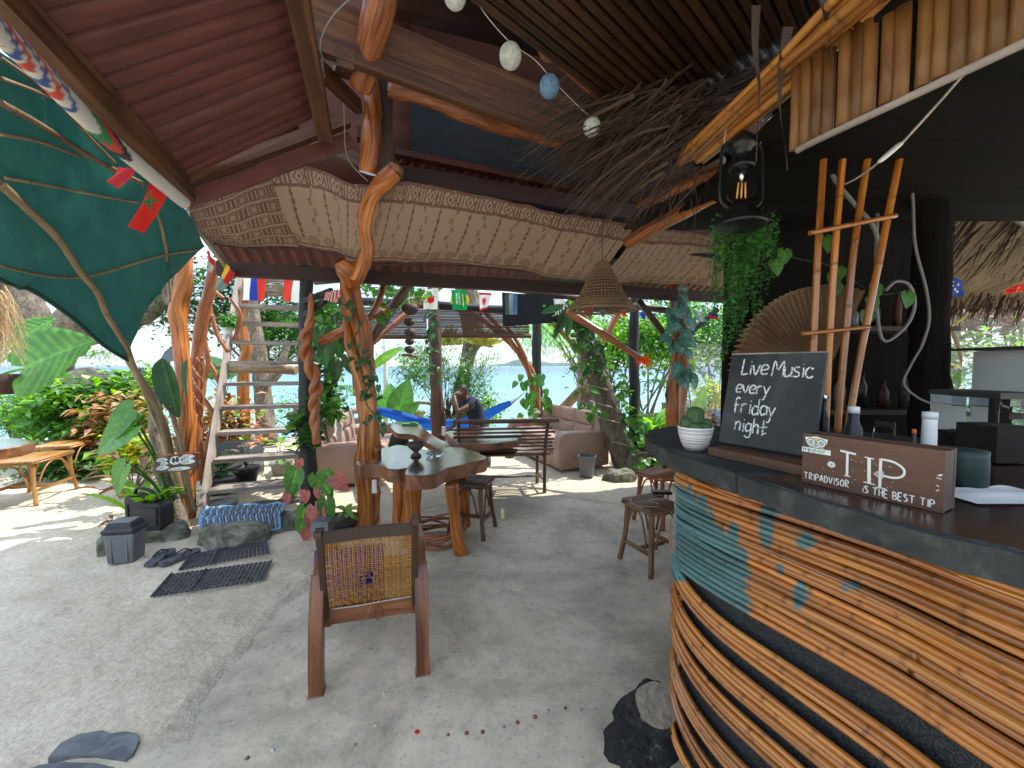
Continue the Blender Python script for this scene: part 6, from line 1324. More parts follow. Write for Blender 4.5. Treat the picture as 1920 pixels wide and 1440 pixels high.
# ---- coconut mobile
cmx = T('coconut_mobile', 'hanging string of coconut shell bowls with a wooden bar', 'wind chime', W(767, 560, 4.6)); s_ = 4.6/F
for y, r in ((578, 16), (603, 11), (623, 11), (640, 9), (655, 10)):
    c = W(767+(y % 3), y, 4.6); mb = MB(); R_ = r*s_; mb.lathe([(.001, -R_*.8), (R_*.5, -R_*.7), (R_*.9, -R_*.3), (R_, .0), (R_*.75, R_*.45), (R_*.3, R_*.6), (.001, R_*.62)], c, n=16); mb.build('shell_bowl', 'coconut', cmx)
mb = MB(); mb.tube([tuple(W(767, 540, 4.6)), tuple(W(768, 668, 4.6))], .004, n=5); mb.build('string', 'rope', cmx); mb = MB(); mb.tube([tuple(W(754, 665, 4.6)), tuple(W(782, 668, 4.6))], .016, n=8, jit=.2); mb.build('bar', 'tableedge', cmx)
# ---- blind
bl = T('bamboo_blind', 'brown split-bamboo roller blind half lowered on the beach side', 'blind', W(800, 630, 7)); 
for (xa, xb, y0, y1, Yd) in ((596, 800, 576, 632, 7.0), (806, 992, 578, 630, 7.0)):
    n = 52
    a0 = W(xa, y0, Yd); a1 = W(xb, y0, Yd); z1 = W(xa, y1, Yd).z
    for k in range(n):
        z = a0.z+(z1-a0.z)*k/n; mb = MB(); mb.beam((a0.x+U(-.01, .01), Yd+U(-.003, .003), z), (a1.x+U(-.01, .01), Yd, z+U(-.002, .002)), .004, abs(a0.z-z1)/n*U(.78, .97)); mb.build('slat', 'bamboo_dark' if R() < .3 else 'beam', bl)
    mb = MB(); mb.tube([(a0.x, Yd-.01, z1, .035), (a1.x+.04, Yd-.01, z1, .035)], n=10, jit=.1); mb.build('bottom_roll', 'beam', bl)
b2 = T('stair_blind', 'small bundle of bamboo slats behind the stair flags', 'blind', W(520, 550, 5.9))
for k in range(14): mb = MB(); y = 524+k*2.4; mb.tube([tuple(W(490, y+U(-1, 1), 5.85)), tuple(W(545, y+U(-1, 1), 5.85))], .009, n=5); mb.build('slat', 'bamboo_dry', b2)
# ---- black board with flags, bunting
bk_ = T('black_cloth_banner', 'plain black cloth banner hanging from the beam left of the lampshade', 'banner', W(1000, 560, 5.9)); mb = MB()
qq = [W(941, 548, 5.6), W(1056, 556, 5.7), W(1058, 604, 5.7), W(943, 612, 5.6)]
mb.grid(lambda u, v: qq[3].lerp(qq[2], u).lerp(qq[0].lerp(qq[1], u), v)+V(0, .02*sin(u*9), 0), 16, 6); mb.build('banner_cloth', 'darkcloth', bk_)
def flag(label, quad, fn, nu=24, nv=16, wav=.012, name='flag', grp='small national flags hung as bunting'):
    """quad: four (px,py,Y) corners top-left, top-right, bottom-right, bottom-left"""
    q = [W(*p) for p in quad]; sz = (q[1]-q[0]).length
    def P(u, v): p = q[0].lerp(q[1], u).lerp(q[3].lerp(q[2], u), v); return p+V(0, wav*sin(u*7+v*3), 0)
    mb = MB()
    for j in range(nv):
        for i in range(nu):
            c = fn((i+.5)/nu, (j+.5)/nv)
            if c is None: continue
            idx = [mb.av(P((i+a)/nu, (j+b)/nv), c) for a, b in ((0, 1), (1, 1), (1, 0), (0, 0))]; mb.af(idx, None, True)
    return tagit(mb.build(name, 'print'), label, 'flag', grp)
WH, RD, BL, GR, YE, BK = (.75, .74, .7), (.62, .03, .03), (.03, .06, .3), (.02, .3, .08), (.8, .5, .04), (.02, .02, .02)
flag('white flag with a red disc hanging over the dark round post', [(792, 544, 5.4), (822, 540, 5.4), (820, 580, 5.4), (794, 580, 5.4)], lambda u, v: RD if (u-.5)**2+((v-.5)*1.2)**2 < .07 else WH)
flag('yellow round flag behind the green flag', [(844, 548, 5.45), (880, 548, 5.45), (880, 576, 5.45), (844, 576, 5.45)], lambda u, v: YE if (u-.5)**2+(v-.5)**2 < .24 else None)
def saudi(u, v):
    if .3 < u < .42 or .48 < u < .6:
        if .15 < v < .75 and noise.noise(V(u*40, v*30, 2)) > .0: return WH
    if .74 < u < .79 and .2 < v < .82: return WH
    if .7 < u < .83 and .68 < v < .72: return WH
    return GR
flag('green flag with white script and sword', [(846, 543, 5.4), (873, 544, 5.4), (876, 581, 5.4), (848, 581, 5.4)], saudi, 34, 40)
def canada(u, v): return RD if (v < .12 or ((u-.45)**2*1.3+(v-.5)**2 < .05+.03*sin(10*atan2(v-.5, u-.45))) or v > .86) else WH
flag('red and white maple leaf flag right of the green flag', [(898, 548, 5.4), (922, 550, 5.4), (914, 578, 5.4), (900, 584, 5.4)], canada)
flag('blue and white striped flag pinned on the black banner', [(946, 552, 5.5), (970, 552, 5.5), (970, 590, 5.5), (948, 590, 5.5)], lambda u, v: (.04, .1, .09) if u < .35 else (.3, .3, .3) if u < .65 else (.08, .2, .35))
flag('navy and white striped flag at the right end of the black banner', [(1038, 560, 5.5), (1060, 562, 5.5), (1059, 586, 5.5), (1042, 592, 5.5)], lambda u, v: WH if int(u*7+v*.6) % 2 == 0 or v < .3 else (.02, .02, .06))
flag('red and white striped flag beside the trunk post', [(608, 548, 3.6), (640, 542, 3.6), (632, 568, 3.6), (606, 562, 3.6)], lambda u, v: RD if int((u*1.0+v*.05)*13) % 2 == 0 else WH)
def dutch(u, v): return WH if u < .34 else BL if u < .66 else (.6, .06, .04)
flag('white blue and red flag tied to the upper stairs', [(456, 518, 4.6), (497, 520, 4.6), (496, 564, 4.6), (455, 563, 4.6)], dutch); flag('red and white flag tied to the upper stairs', [(532, 523, 4.6), (576, 525, 4.6), (568, 568, 4.6), (530, 565, 4.6)], lambda u, v: (.6, .06, .04) if u < .42 else WH)
def mor(u, v):
    px, py = (u-.5)*1.0, (v-.42)*2.0; r = sqrt(px*px+py*py); 
    if r < .33:
        a = atan2(py, px)
        for k in range(5):
            t0 = -pi/2+k*4*pi/5; t1 = t0+4*pi/5; x0, y0, x1, y1 = .3*cos(t0), .3*sin(t0), .3*cos(t1), .3*sin(t1); d = abs((x1-x0)*(y0-py)-(x0-px)*(y1-y0))/sqrt((x1-x0)**2+(y1-y0)**2)
            if d < .035: return (.02, .22, .07)
    return (.68, .03, .02)
flag('red flag with a green star hanging from the white pole', [(285, 320, 2.2), (315, 348, 2.25), (272, 438, 2.2), (240, 425, 2.15)], mor, 30, 44, .02)
flag('small plain red pennant behind the star flag', [(222, 312, 2.2), (252, 318, 2.25), (222, 356, 2.2), (200, 338, 2.15)], lambda u, v: (.5, .03, .04)); flag('faded pale scrap flag against the green tarpaulin', [(328, 402, 2.9), (342, 408, 2.9), (330, 440, 2.9), (318, 436, 2.9)], lambda u, v: (.35, .4, .3))
flag('red tipped pennant under the roof corner', [(388, 468, 3.3), (402, 488, 3.3), (396, 515, 3.3), (388, 500, 3.3)], lambda u, v: RD if v < .45 else (.1, .2, .12) if u < .4 else (.5, .5, .45)); flag('yellow and green drooping flag beside the orange trunk', [(424, 494, 3.5), (440, 512, 3.5), (418, 548, 3.5), (402, 540, 3.5)], lambda u, v: RD if u > .55 and v < .6 else YE if v < .5 else (.2, .3, .25))
def nzf(u, v): return WH if (u < .5 and v < .5 and (abs(u-.25) < .04 or abs(v-.25) < .06 or abs(u-v) < .05)) or ((u-.75)**2+(v-.3)**2 < .004) or ((u-.78)**2+(v-.7)**2 < .004) or ((u-.62)**2+(v-.6)**2 < .004) else (RD if u < .5 and v < .5 and (abs(u-.25) < .08 or abs(v-.25) < .1) else (.03, .07, .32))
flag('navy ensign flag with stars hanging at the right of the dark pillar', [(1764, 512, 3.6), (1808, 528, 3.6), (1806, 556, 3.6), (1764, 556, 3.6)], nzf, 40, 24); flag('red flag hanging from the thatch at the right edge', [(1884, 545, 4.0), (1925, 525, 4.0), (1925, 545, 4.0), (1888, 552, 4.0)], lambda u, v: RD if noise.noise(V(u*9, v*9, 0)) < .35 else YE)
flag('pale blue and white flag left of the trailing plant', [(1300, 580, 4.6), (1318, 586, 4.6), (1326, 604, 4.6), (1308, 602, 4.6)], lambda u, v: (.3, .5, .65) if u < .3 or u > .7 else (YE if (u-.5)**2+(v-.5)**2 < .02 else WH)); flag('blue and red pennant beside the trailing plant', [(1330, 585, 4.6), (1348, 590, 4.6), (1346, 600, 4.6), (1328, 596, 4.6)], lambda u, v: RD if v > .5 else BL)
for x, y, c, n_ in ((1100, 578, RD, 'red'), (1128, 580, (.03, .2, .35), 'teal'), (1168, 580, RD, 'scarlet and yellow'), (1205, 585, BL, 'blue')):
    flag('tiny '+n_+' pennant below the woven lampshade', [(x-7, y, 5.6), (x+7, y, 5.6), (x+5, y+14, 5.6), (x+1, y+14, 5.6)], lambda u, v, c=c: c, 4, 4)
# thread balls
bst = T('ball_garland', 'string of cotton thread balls under the bamboo ceiling', 'garland', W(957, 105, 1.7))
for x, y, r, Yd, m in ((853, -8, 20, 1.5, 'ball_white'), (957, 105, 20, 1.7, 'ball_white'), (1030, 162, 18, 1.85, 'ball_blue'), (1110, 238, 16, 2.1, 'ball_white'), (1247, 318, 15, 2.35, 'ball_blue'), (1293, 313, 13, 2.4, 'ball_white')):
    c = W(x, y, Yd); R_ = r/F*Yd; mb = MB(); mb.lathe([(R_*sin(pi*k/14)+1e-4, -R_*1.12*cos(pi*k/14)) for k in range(15)], c, n=24, flute=.01, fn=7); mb.build('thread_ball', m, bst)
mb = MB(); mb.tube(wpath([(800, -60, 1.4), (880, -30, 1.5), (905, 20, 1.6), (955, 78, 1.7), (1000, 110, 1.8), (1028, 140, 1.85), (1060, 175, 1.95), (1108, 220, 2.1), (1180, 275, 2.25), (1245, 300, 2.35), (1290, 300, 2.4)], 6), .002, n=5); mb.build('string', 'rope', bst)
# sign
sg = T('footwear_sign', 'small hand-painted sign asking to take off your footwear', 'sign', W(330, 870, 3.4)); P = [W(*p) for p in ((290, 857, 3.42), (368, 848, 3.40), (370, 882, 3.40), (292, 888, 3.42))]; X = (P[1]-P[0]).normalized(); Zs = (P[0]-P[3]).normalized(); Ls = (P[1]-P[0]).length; Hs = (P[0]-P[3]).length; Nn = X.cross(Zs); 
mb = MB(); mb.box((P[0]+P[2])/2-Nn*.008, (Ls, Hs, .014), X, Zs, Nn); o = mb.build('board', 'tipwood', sg); o.modifiers.new('r', 'BEVEL').width = .004
mb = MB(); mb.box(P[0].lerp(P[1], .5)+Zs*.004-Nn*.008, (Ls*.98, .007, .014), X, Zs, Nn); mb.build('top_edge', mat('redtrim', (.5, .08, .04), bump=0), sg)
mb = MB(); O = P[3]
def blob(x, y, w, h, c, l, n=14): mb.tt = c; mb.af([mb.av(O+X*(x+w*cos(2*pi*k/n)*(1+.1*sin(k*5)))+Zs*(y+h*sin(2*pi*k/n))+Nn*l) for k in range(n)]); mb.tt = (1, 1, 1)
u = Ls; h = Hs; Wc = (.7, .74, .74); Kc = (.03, .03, .035)
for x, y, w, hh_ in ((.17*u, .78*h, .14*u, .13*h), (.22*u, .55*h, .1*u, .1*h), (.17*u, .3*h, .16*u, .14*h), (.49*u, .66*h, .14*u, .26*h), (.78*u, .8*h, .17*u, .15*h), (.78*u, .5*h, .18*u, .15*h), (.57*u, .13*h, .28*u, .11*h)): blob(x, y, w, hh_, Wc, .0006)
blob(.45*u, .68*h, .045*u, .16*h, Kc, .0012); blob(.54*u, .7*h, .045*u, .17*h, Kc, .0012)
write(mb, 'Take', O+X*.04*u+Zs*.7*h, X, Zs, .2*h, .0028, jit=0, tint=Kc, ls=1.15, lift=.0015); write(mb, 'off', O+X*.15*u+Zs*.47*h, X, Zs, .17*h, .0026, jit=0, tint=Kc, lift=.0015); write(mb, 'your', O+X*.04*u+Zs*.24*h, X, Zs, .2*h, .0028, jit=0, tint=Kc, ls=1.15, lift=.0015)
write(mb, 'Slip &', O+X*.64*u+Zs*.7*h, X, Zs, .19*h, .0028, jit=0, tint=Kc, ls=1.0, lift=.0015); write(mb, 'Sand', O+X*.64*u+Zs*.42*h, X, Zs, .19*h, .0028, jit=0, tint=Kc, ls=1.15, lift=.0015); write(mb, 'Footwear', O+X*.3*u+Zs*.05*h, X, Zs, .17*h, .0026, jit=0, tint=Kc, ls=1.25, lift=.0015)
for k in range(14): blob(U(.74, .97)*u, U(.55, .98)*h, .01*u, .025*h, (.5, .03, .04), .0022, 6)
mb.build('lettering', 'paint', sg, kind='stuff')
# white tag on trunk post
c = W(702, 912, 3.6); mb = MB(); mb.box(c, (.045, .02, .12), taper=.85); mb.tube([tuple(c+V(0, 0, .05)), tuple(c+V(0, 0, .16))], .002, n=4); tagit(mb.build('hanging_tag', 'white'), 'white wooden tag hanging on the trunk post below the table top', 'tag')
# ============================================================ PLANTS AND TREES
proto('aloc', bigleaf('heart', 1, .95, .12, .03, 22, 40, cup=.05, vein=1.7), 'leaf', 'leaf_fresh'); proto('aloc_fresh', bigleaf('heart', 1, .8, .2, .012, 14, 18, vein=1.4), 'leaf', 'leaf_fresh')
proto('banana', bigleaf('long', 1, .32, .35, .008, 10, 20, vein=1.4), 'leaf', 'leaf_lime'); proto('rolled', bigleaf('long', 1, .34, .06, .004, 10, 14, cup=.3, vein=1.3), 'leaf', 'leaf_dark'); proto('dark', bigleaf('heart', 1, .7, .3, .006, 10, 12, vein=1.3), 'leaf', 'leaf_dark')
proto('ivy', bigleaf('heart', 1, .85, .3, .0, 6, 6, vein=1.3), 'leaf', 'leaf'); proto('ivyb', bigleaf('heart', 1, .9, .25, .0, 6, 6, vein=1.9), 'leaf', 'leaf_blue'); proto('cal_g', bigleaf('heart', 1, .75, .2, .01, 12, 12, vein=2.2), 'leaf', 'leaf'); proto('cal_r', bigleaf('heart', 1, .8, .2, .01, 12, 12, vein=.75), 'leaf', 'leaf_red'); proto('bronze', bigleaf('long', 1, .4, .5, .02, 6, 12, vein=1.3), 'leaf', 'leaf_bronze'); proto('ylw', bigleaf('long', 1, .4, .4, .02, 6, 12, vein=1.3), 'leaf', 'leaf_yellow'); proto('pink', bigleaf('long', 1, .42, .5, .03, 6, 8, vein=1.3), 'leaf', 'leaf_pink'); proto('lime', bigleaf('long', 1, .4, .3, .01, 6, 10, vein=1.3), 'leaf', 'leaf_lime')
def stemto(mb, a, b, r, bow=.1, up=1):
    a = Vector(a); b = Vector(b); m = (a+b)/2+V(0, 0, bow*(b-a).length*up); P = cr([(*a, r), (*m, r*.8), (*b, r*.6)], 6); mb.tube(P, n=6, caps=False)
def leafplant(name, label, base, leaves, key, stem_m='leaf', r=.012, cat='plant', group=None, pot=None, face=(0, -1, .5)):
    """leaves: (px,py,Y, dir, size[,key]) leaf attachment points"""
    t = T(name, label, cat, base, group); ms = MB()
    for q in leaves:
        p = W(q[0], q[1], q[2]); stemto(ms, base, p, r, .12); place_leaf(P_(q[5] if len(q) > 5 else key), t, p, q[3], q[6] if len(q) > 6 else face, q[4])
    ms.build('stem', stem_m, t); return t
def radial(t, base, n, size, key, h=(.1, .5), spread=.3, tilt=.6, ms=None, r=.006):
    """rosette of big leaves on short stalks"""
    for i in range(n):
        a = U(0, 2*pi); hh = U(*h); d = V(cos(a), sin(a), tilt*U(.3, 1.4)); p = base+V(cos(a)*spread*U(.2, 1), sin(a)*spread*U(.2, 1), hh)
        if ms: stemto(ms, base, p, r, .1)
        place_leaf(P_(key if isinstance(key, str) else random.choice(key)), t, p, d, (0, 0, 1), size*U(.7, 1.2))
def rosette(name, label, base, n, size, key, **k):
    grp = k.pop('group', None); t = T(name, label, 'plant', base, grp); ms = MB(); radial(t, base, n, size, key, ms=ms, **k); ms.build('stem', 'leaf', t); return t
def bush(name, label, c, rad, n, size, m, shape='oval', clumps=18, group=None, extra=(), wide=1, stem=True, cat='shrub', down=.1):
    c = Vector(c); t = T(name, label, cat, (c.x, c.y, c.z-rad[2]), group); mb = MB(); crown(mb, c, rad, n, size, shape, clumps, wide, down=down); mb.build('foliage', m, t, kind='stuff')
    for m2, n2, s2 in extra: mb = MB(); crown(mb, c, rad, n2, s2, shape, clumps, wide, down=down); mb.build('foliage', m2, t, kind='stuff')
    if stem:
        mb = MB()
        for i in range(7): e = c+V(U(-.6, .6)*rad[0], U(-.6, .6)*rad[1], U(-.2, .7)*rad[2]); stemto(mb, (c.x+U(-.1, .1), c.y, c.z-rad[2]*1.1), e, .018, .05)
        mb.build('stem', 'bark', t)
    return t
def vine(label, path, n, size, key='ivy', name='climbing_vine', jitter=.06, m='leaf_dark', r=.004, small=0, strands=2, size_v=.4, front=True):
    """path of (px,py,Y): strands wind about it with heart leaves as parts; small>0 adds tiny merged leaves"""
    P = [W(*p) for p in path]; t = T(name, label, 'vine', P[0]); C = [Vector(q) for q in cr([tuple(p) for p in P], 8)]; mb = MB()
    for s_ in range(strands):
        ph = U(0, 6); mb.tube([tuple(c+V(jitter*cos(i*.5+ph), -jitter*.4+jitter*.5*sin(i*.5+ph), 0)) for i, c in enumerate(C)], r, n=5, caps=False)
    mb.build('stem', m, t)
    for i in range(n):
        c = random.choice(C)+V(U(-1, 1)*jitter*1.3, U(-1.2, .2)*jitter, U(-.04, .04)); d = V(U(-.8, .8), U(-.6, 0), U(-1, -.1)); place_leaf(P_(key), t, c, d, (U(-.3, .3), -1, .6), size*U(1-size_v, 1+size_v))
    if small:
        mb = MB()
        for i in range(small): c = random.choice(C)+V(random.gauss(0, 1)*jitter*1.2, random.gauss(0, .8)*jitter, random.gauss(0, .05)); tt = U(.6, 1.4); leaf(mb, c, size*U(.45, .95), rdir(.3), shape='heart', tint=(tt, tt, tt*.9))
        mb.build('small_leaves', 'leaf', t, kind='stuff')
    return t
# ---- left cluster by the stairs
def trunk(lbl, pp, m, name='tree', cat='tree', jit=.22, n=14, **k): b = W(*pp[0][:3]); t = T(name, lbl, cat, (b.x, b.y, b.z)); log('trunk', pp, m, t, n=n, jit=jit, **k); return t
t1 = trunk('thick orange barkless trunk left of the stairs behind the footwear sign', [(352, 1010, 3.95, 14.4), (352, 940, 3.95, 13.6), (350, 860, 3.95, 14.4), (352, 800, 3.95, 13.6), (346, 740, 3.95, 12.8), (342, 680, 3.97, 12.8), (336, 620, 4.0, 12.8), (334, 580, 4.0, 14.4), (340, 552, 4.0, 14.4), (346, 520, 4.0, 12.8), (348, 470, 4.0, 10.2)], 'varnished')
log('branch', [(334, 572, 4.0, 10), (316, 560, 4.0, 9), (313, 520, 4.0, 5), (318, 480, 4.0, 4)], 'bark', t1)
t2_ = trunk('twisted reddish trunk between the orange trunk and the stairs', [(376, 900, 4.35, 7), (374, 850, 4.35, 8), (368, 790, 4.35, 9), (371, 740, 4.35, 12), (369, 700, 4.35, 12), (373, 640, 4.35, 10), (384, 580, 4.35, 10), (396, 530, 4.35, 9), (404, 490, 4.35, 8)], 'redbark', jit=.25)
mb = MB()
for k in range(3): mb.tube(cr([(*(W(370+9*cos(i*.8+k*2), 800-i*10, 4.3-.06*sin(i*.8+k*2))), .012) for i in range(14)], 3), n=6)
mb.build('twining_root', 'redbark', t2_)
for i, pp in enumerate(([(395, 500, 4.8, 5), (392, 560, 4.8, 5), (405, 620, 4.8, 6), (428, 660, 4.8, 5)], [(398, 590, 4.7, 5), (384, 630, 4.7, 5), (390, 680, 4.7, 6), (380, 730, 4.7, 6), (372, 800, 4.7, 6)], [(420, 560, 5, 5), (398, 540, 5, 4), (392, 520, 5, 4)], [(386, 670, 4.8, 5), (404, 700, 4.8, 6), (414, 730, 4.8, 5)], [(374, 740, 4.7, 6), (400, 780, 4.7, 6), (390, 830, 4.7, 6), (384, 880, 4.7, 6)], [(432, 560, 5.2, 6), (450, 590, 5.2, 6), (440, 640, 5.2, 5)])):
    log('twisting_branch', [(a, b, c, d*.7) for a, b, c, d in pp], 'redbark', t2_, n=8)
trunk('orange trunk seen through the stair treads', [(462, 850, 6.4, 10), (458, 780, 6.4, 10), (456, 690, 6.4, 10), (462, 655, 6.4, 9), (452, 600, 6.4, 8), (458, 560, 6.4, 7), (455, 520, 6.4, 7)], 'varnished')
dk = trunk('dark rough tree trunk behind the stairs', [(500, 830, 7.6, 17), (496, 760, 7.6, 15), (488, 700, 7.6, 14), (482, 640, 7.6, 13), (474, 590, 7.6, 11), (470, 545, 7.6, 9)], 'bark'); log('root', [(494, 770, 7.5, 8), (505, 800, 7.4, 8), (518, 830, 7.4, 9)], 'bark', dk); log('branch', [(494, 720, 7.5, 10), (520, 700, 7.5, 8), (540, 640, 7.6, 6)], 'bark', dk)
log('horizontal_log', [(400, 688, 5.6, 0.01), (402, 690, 5.6, 8), (480, 692, 5.6, 8), (556, 694, 5.6, 8)], 'bamboo_dry', None, label='horizontal bamboo log behind the stair treads', cat='log')
tw = T('twisted_vine_post', 'thick brown spiral-twisted vine hanging beside the black post', 'vine', W(600, 830, 3.7)); mb = MB()
cl = [(592, 832, 3.78), (588, 790, 3.78), (596, 750, 3.78), (592, 715, 3.78), (576, 670, 3.78), (574, 630, 3.78), (582, 600, 3.78), (584, 550, 3.78)]; C = [Vector(q) for q in cr([tuple(W(x-(6 if y > 740 else 0)+(8 if y > 780 else 0), y, d)) for x, y, d in cl], 12)]
n = len(C)
for k in range(2):
    mb.tube([(*(c+V(.032*cos(i*.32+k*pi), .032*sin(i*.32+k*pi), 0)*min(1, (n-i)/30)*min(1, .15+i/40)), .034*(1-.45*max(0, i-55)/30)) for i, c in enumerate(C)], n=12, jit=.1)
mb.build('spiral_stem', 'redbark', tw)
# foreground creeper with big leaf left of sign
b0 = G(335, 985); b0 = W(335, 985, 3.75)
leafplant('philodendron', 'broad-leaved green plant arching over the jerry can, left of the sign', b0, [(246, 775, 3.3, V(-.8, -.1, -.75), .36), (250, 800, 3.25, V(-1, -.1, -.55), .40), (232, 862, 3.2, V(-.1, -.2, -1), .01), (236, 875, 3.1, V(-.45, -.1, -1), .26)], 'aloc_fresh', face=(-.2, -1, .5))
place_leaf(P_('rolled'), t1, W(304, 672, 3.6), V(.22, 0, -1), (.3, -1, 0), .54, label='rolled dull green hanging leaf'); place_leaf(P_('rolled'), t1, W(352, 674, 3.75), V(-.12, 0, -1), (-.8, -1, 0), .34)
bs_ = W(318, 985, 3.7); gr = T('gnarled_trunk', 'pale gnarled leaning trunk bundled with bamboo at the foot of the tarpaulin', 'tree', (bs_.x, bs_.y, 0)); log('trunk', [(352, 1015, 3.75, 16), (330, 960, 3.75, 15), (312, 900, 3.75, 13), (298, 850, 3.75, 11), (292, 780, 3.8, 10), (288, 730, 3.9, 8)], 'bark', gr, jit=.35)
for pp in ([(362, 960, 3.7, 5), (350, 900, 3.7, 5), (330, 820, 3.7, 5)], [(345, 850, 3.65, 4), (330, 800, 3.65, 4), (318, 760, 3.6, 4)]): log('bamboo_stick', pp, 'bamboo_dry', gr)
mb = MB()
for y in (868, 872, 955): 
    c = W(352, y, 3.93); mb.tube([(c.x+.1*cos(a), c.y+.1*sin(a), c.z+.01*sin(a*3)) for a in [i*2*pi/16 for i in range(17)]], .006, n=5)
mb.build('tie_wire', 'plastic_black', gr)
cro = T('croton_plant', 'bronze and red croton bush behind the swing lid bin', 'plant', G(262, 960)); c = W(250, 870, 3.9); ms = MB(); radial(cro, W(252, 930, 3.9), 26, .2, ['bronze', 'bronze', 'ylw'], h=(.1, .42), spread=.3, ms=ms); radial(cro, W(232, 880, 3.8), 9, .16, ['bronze', 'lime'], h=(.0, .2), spread=.15, ms=ms); ms.build('stem', 'bark', cro)
rosette('strappy_plant', 'dark strap-leaved plant growing around the jerry can', W(270, 960, 3.5), 16, .3, 'banana', h=(.0, .14), spread=.14, tilt=1.0)
rosette('small_potted_plant', 'tiny plant in a pot behind the swing lid bin', W(212, 988, 3.6), 9, .1, 'bronze', h=(.02, .08), spread=.05); mb = MB(); c = W(212, 1000, 3.6); mb.lathe([(.04, -.04), (.055, .05), (.05, .05), (.001, .04)], c, n=16); tagit(mb.build('plant_pot', 'concrete_pot'), 'small whitish pot behind the swing lid bin', 'pot')
# shrubs left middle
def B(px, py, Yd): return W(px, py, Yd)
bush('green_shrub', 'leafy bright green shrub in the middle of the left garden bed', B(150, 775, 6.3), (.75, .5, .6), 1500, .17, 'leaf_fresh', extra=(('leaf_lime', 700, .15),))
bush('variegated_shrub', 'pink and cream croton shrub in the left garden bed', B(215, 800, 5.9), (.45, .35, .5), 420, .17, 'leaf_pink', extra=(('leaf_lime', 350, .16), ('leaf_bronze', 250, .15)), wide=1.1)
bush('yellow_croton', 'yellow croton shrub left of the orange trunk', B(262, 840, 4.6), (.3, .25, .22), 260, .13, 'leaf_yellow', extra=(('leaf_lime', 240, .13),))
bush('low_shrub', 'low dark green undergrowth beside the left stools', B(150, 870, 5.6), (.6, .4, .28), 800, .12, 'leaf', extra=(('leaf_white', 200, .12), ('leaf_dark', 400, .12)))
bush('ferny_shrub', 'ferny light green shrub behind the left slab table', B(30, 770, 7.0), (.9, .5, .45), 1300, .15, 'leaf_fresh', shape='blade', extra=(('leaf', 500, .2),), wide=2)
bush('pink_croton_heap', 'pale pink croton foliage behind the stairs', B(410, 800, 6.2), (.5, .4, .6), 700, .15, 'leaf_pink', extra=(('leaf_lime', 200, .14), ('leaf_bronze', 260, .14)), wide=1.1)
bush('green_shrub', 'lime shrub between the gnarled trunk and the round slab', B(262, 745, 6.5), (.4, .4, .5), 600, .13, 'leaf_lime', extra=(('leaf', 300, .13),))
gl = T('giant_leaf_plant', 'giant elephant-ear plant with huge veined leaves at the far left', 'plant', B(-60, 760, 4.6)); ms = MB()
for (x, y, Yd, d, s_) in ((48, 690, 4.4, V(.95, -.1, .42), .80), (32, 640, 5.0, V(.7, .2, .7), .46), (30, 655, 5.0, V(.95, .2, .3), .44)):
    p = B(x, y, Yd); stemto(ms, B(-60, 760, 4.6), p, .02, .1); place_leaf(P_('aloc'), gl, p, d, (-.1, -1, .3), s_)
ms.build('stem', 'leaf_lime', gl)
tk = trunk('massive old tree trunk at the far left on the beach', [(85, 800, 8.2, 42), (88, 740, 8.2, 34), (92, 690, 8.2, 30), (110, 640, 8.2, 30), (160, 600, 8.2, 40), (240, 590, 8.4, 30), (300, 560, 8.5, 18), (330, 500, 8.6, 14)], 'bark', jit=.3, n=18)
log('branch', [(100, 680, 8.2, 28), (60, 600, 8.0, 26), (50, 540, 8.0, 24), (70, 480, 8.0, 20)], 'bark', tk, n=12); bush('bird_nest_fern', 'small fern growing on the old trunk', B(185, 665, 7.8), (.25, .2, .15), 120, .16, 'leaf_lime', shape='blade', wide=2, stem=False)
mb = MB(); c = B(68, 740, 7.9); mb.box(c, (.42, .02, .38), (cos(.3), 0, sin(.3)), None, None); tagit(mb.build('teal_board', mat('teal', (.02, .3, .3), bump=0)), 'small teal board nailed to the old trunk', 'board')
mb = MB(); mb.beam(B(95, 770, 7.7), B(95, 695, 7.7), .1, .06); tagit(mb.build('timber_stake', 'greywood'), 'upright timber stake beside the old trunk', 'stake')
rs = T('round_wood_slab', 'big round weathered wood slab leaning behind the left shrubs', 'slab', B(155, 730, 7.3)); mb = MB(); c = B(158, 728, 7.4); P = [(c.x+.62*cos(a)*(1+.1*sin(a*2+1)), c.z+.36*sin(a)*(1+.06*sin(a*5))) for a in [2*pi*i/28 for i in range(28)]]
n = 28; A = [mb.av((p[0], c.y, p[1])) for p in P]; B_ = [mb.av((p[0], c.y+.14, p[1])) for p in P]; mb.af(A[::-1], [(p[0]*1.5, p[1]*.3) for p in P[::-1]]); mb.af(B_)
for i in range(n): j = (i+1) % n; mb.af((A[i], A[j], B_[j], B_[i]))
mb.build('slab', 'greywood', rs)
ct = T('corrugated_offcut', 'small corrugated roof sheets leaning behind the gnarled trunk', 'sheet', B(240, 720, 7)); corrugated(B(228, 760, 6.8), B(275, 760, 6.8), B(290, 690, 7.6), B(255, 690, 7.6), 1, 'plastic_grey', ct, pitch=.07, amp=.02)
corrugated(B(290, 700, 7.4), B(345, 660, 7.4), B(350, 625, 8), B(310, 660, 8), 1, 'plastic_grey', ct, pitch=.07, amp=.02)
th2 = T('left_thatch_corner', 'drooping corner of a thatched roof at the left edge', 'thatch', B(0, 560, 3.4)); strips('straw', 420, lambda: B(U(-70, 12), U(535, 585), U(3.2, 3.6)), lambda a: a+V(U(-.05, .2), U(-.05, .05), U(-.5, -.15)), .012, 'straw', th2, .05, 3)
mb = MB(); mb.grid(lambda u, v: B(-120+u*130, 520+v*60-10*u, 3.6), 8, 4); mb.build('thatch_layer', 'thatch', th2, thick=.06)
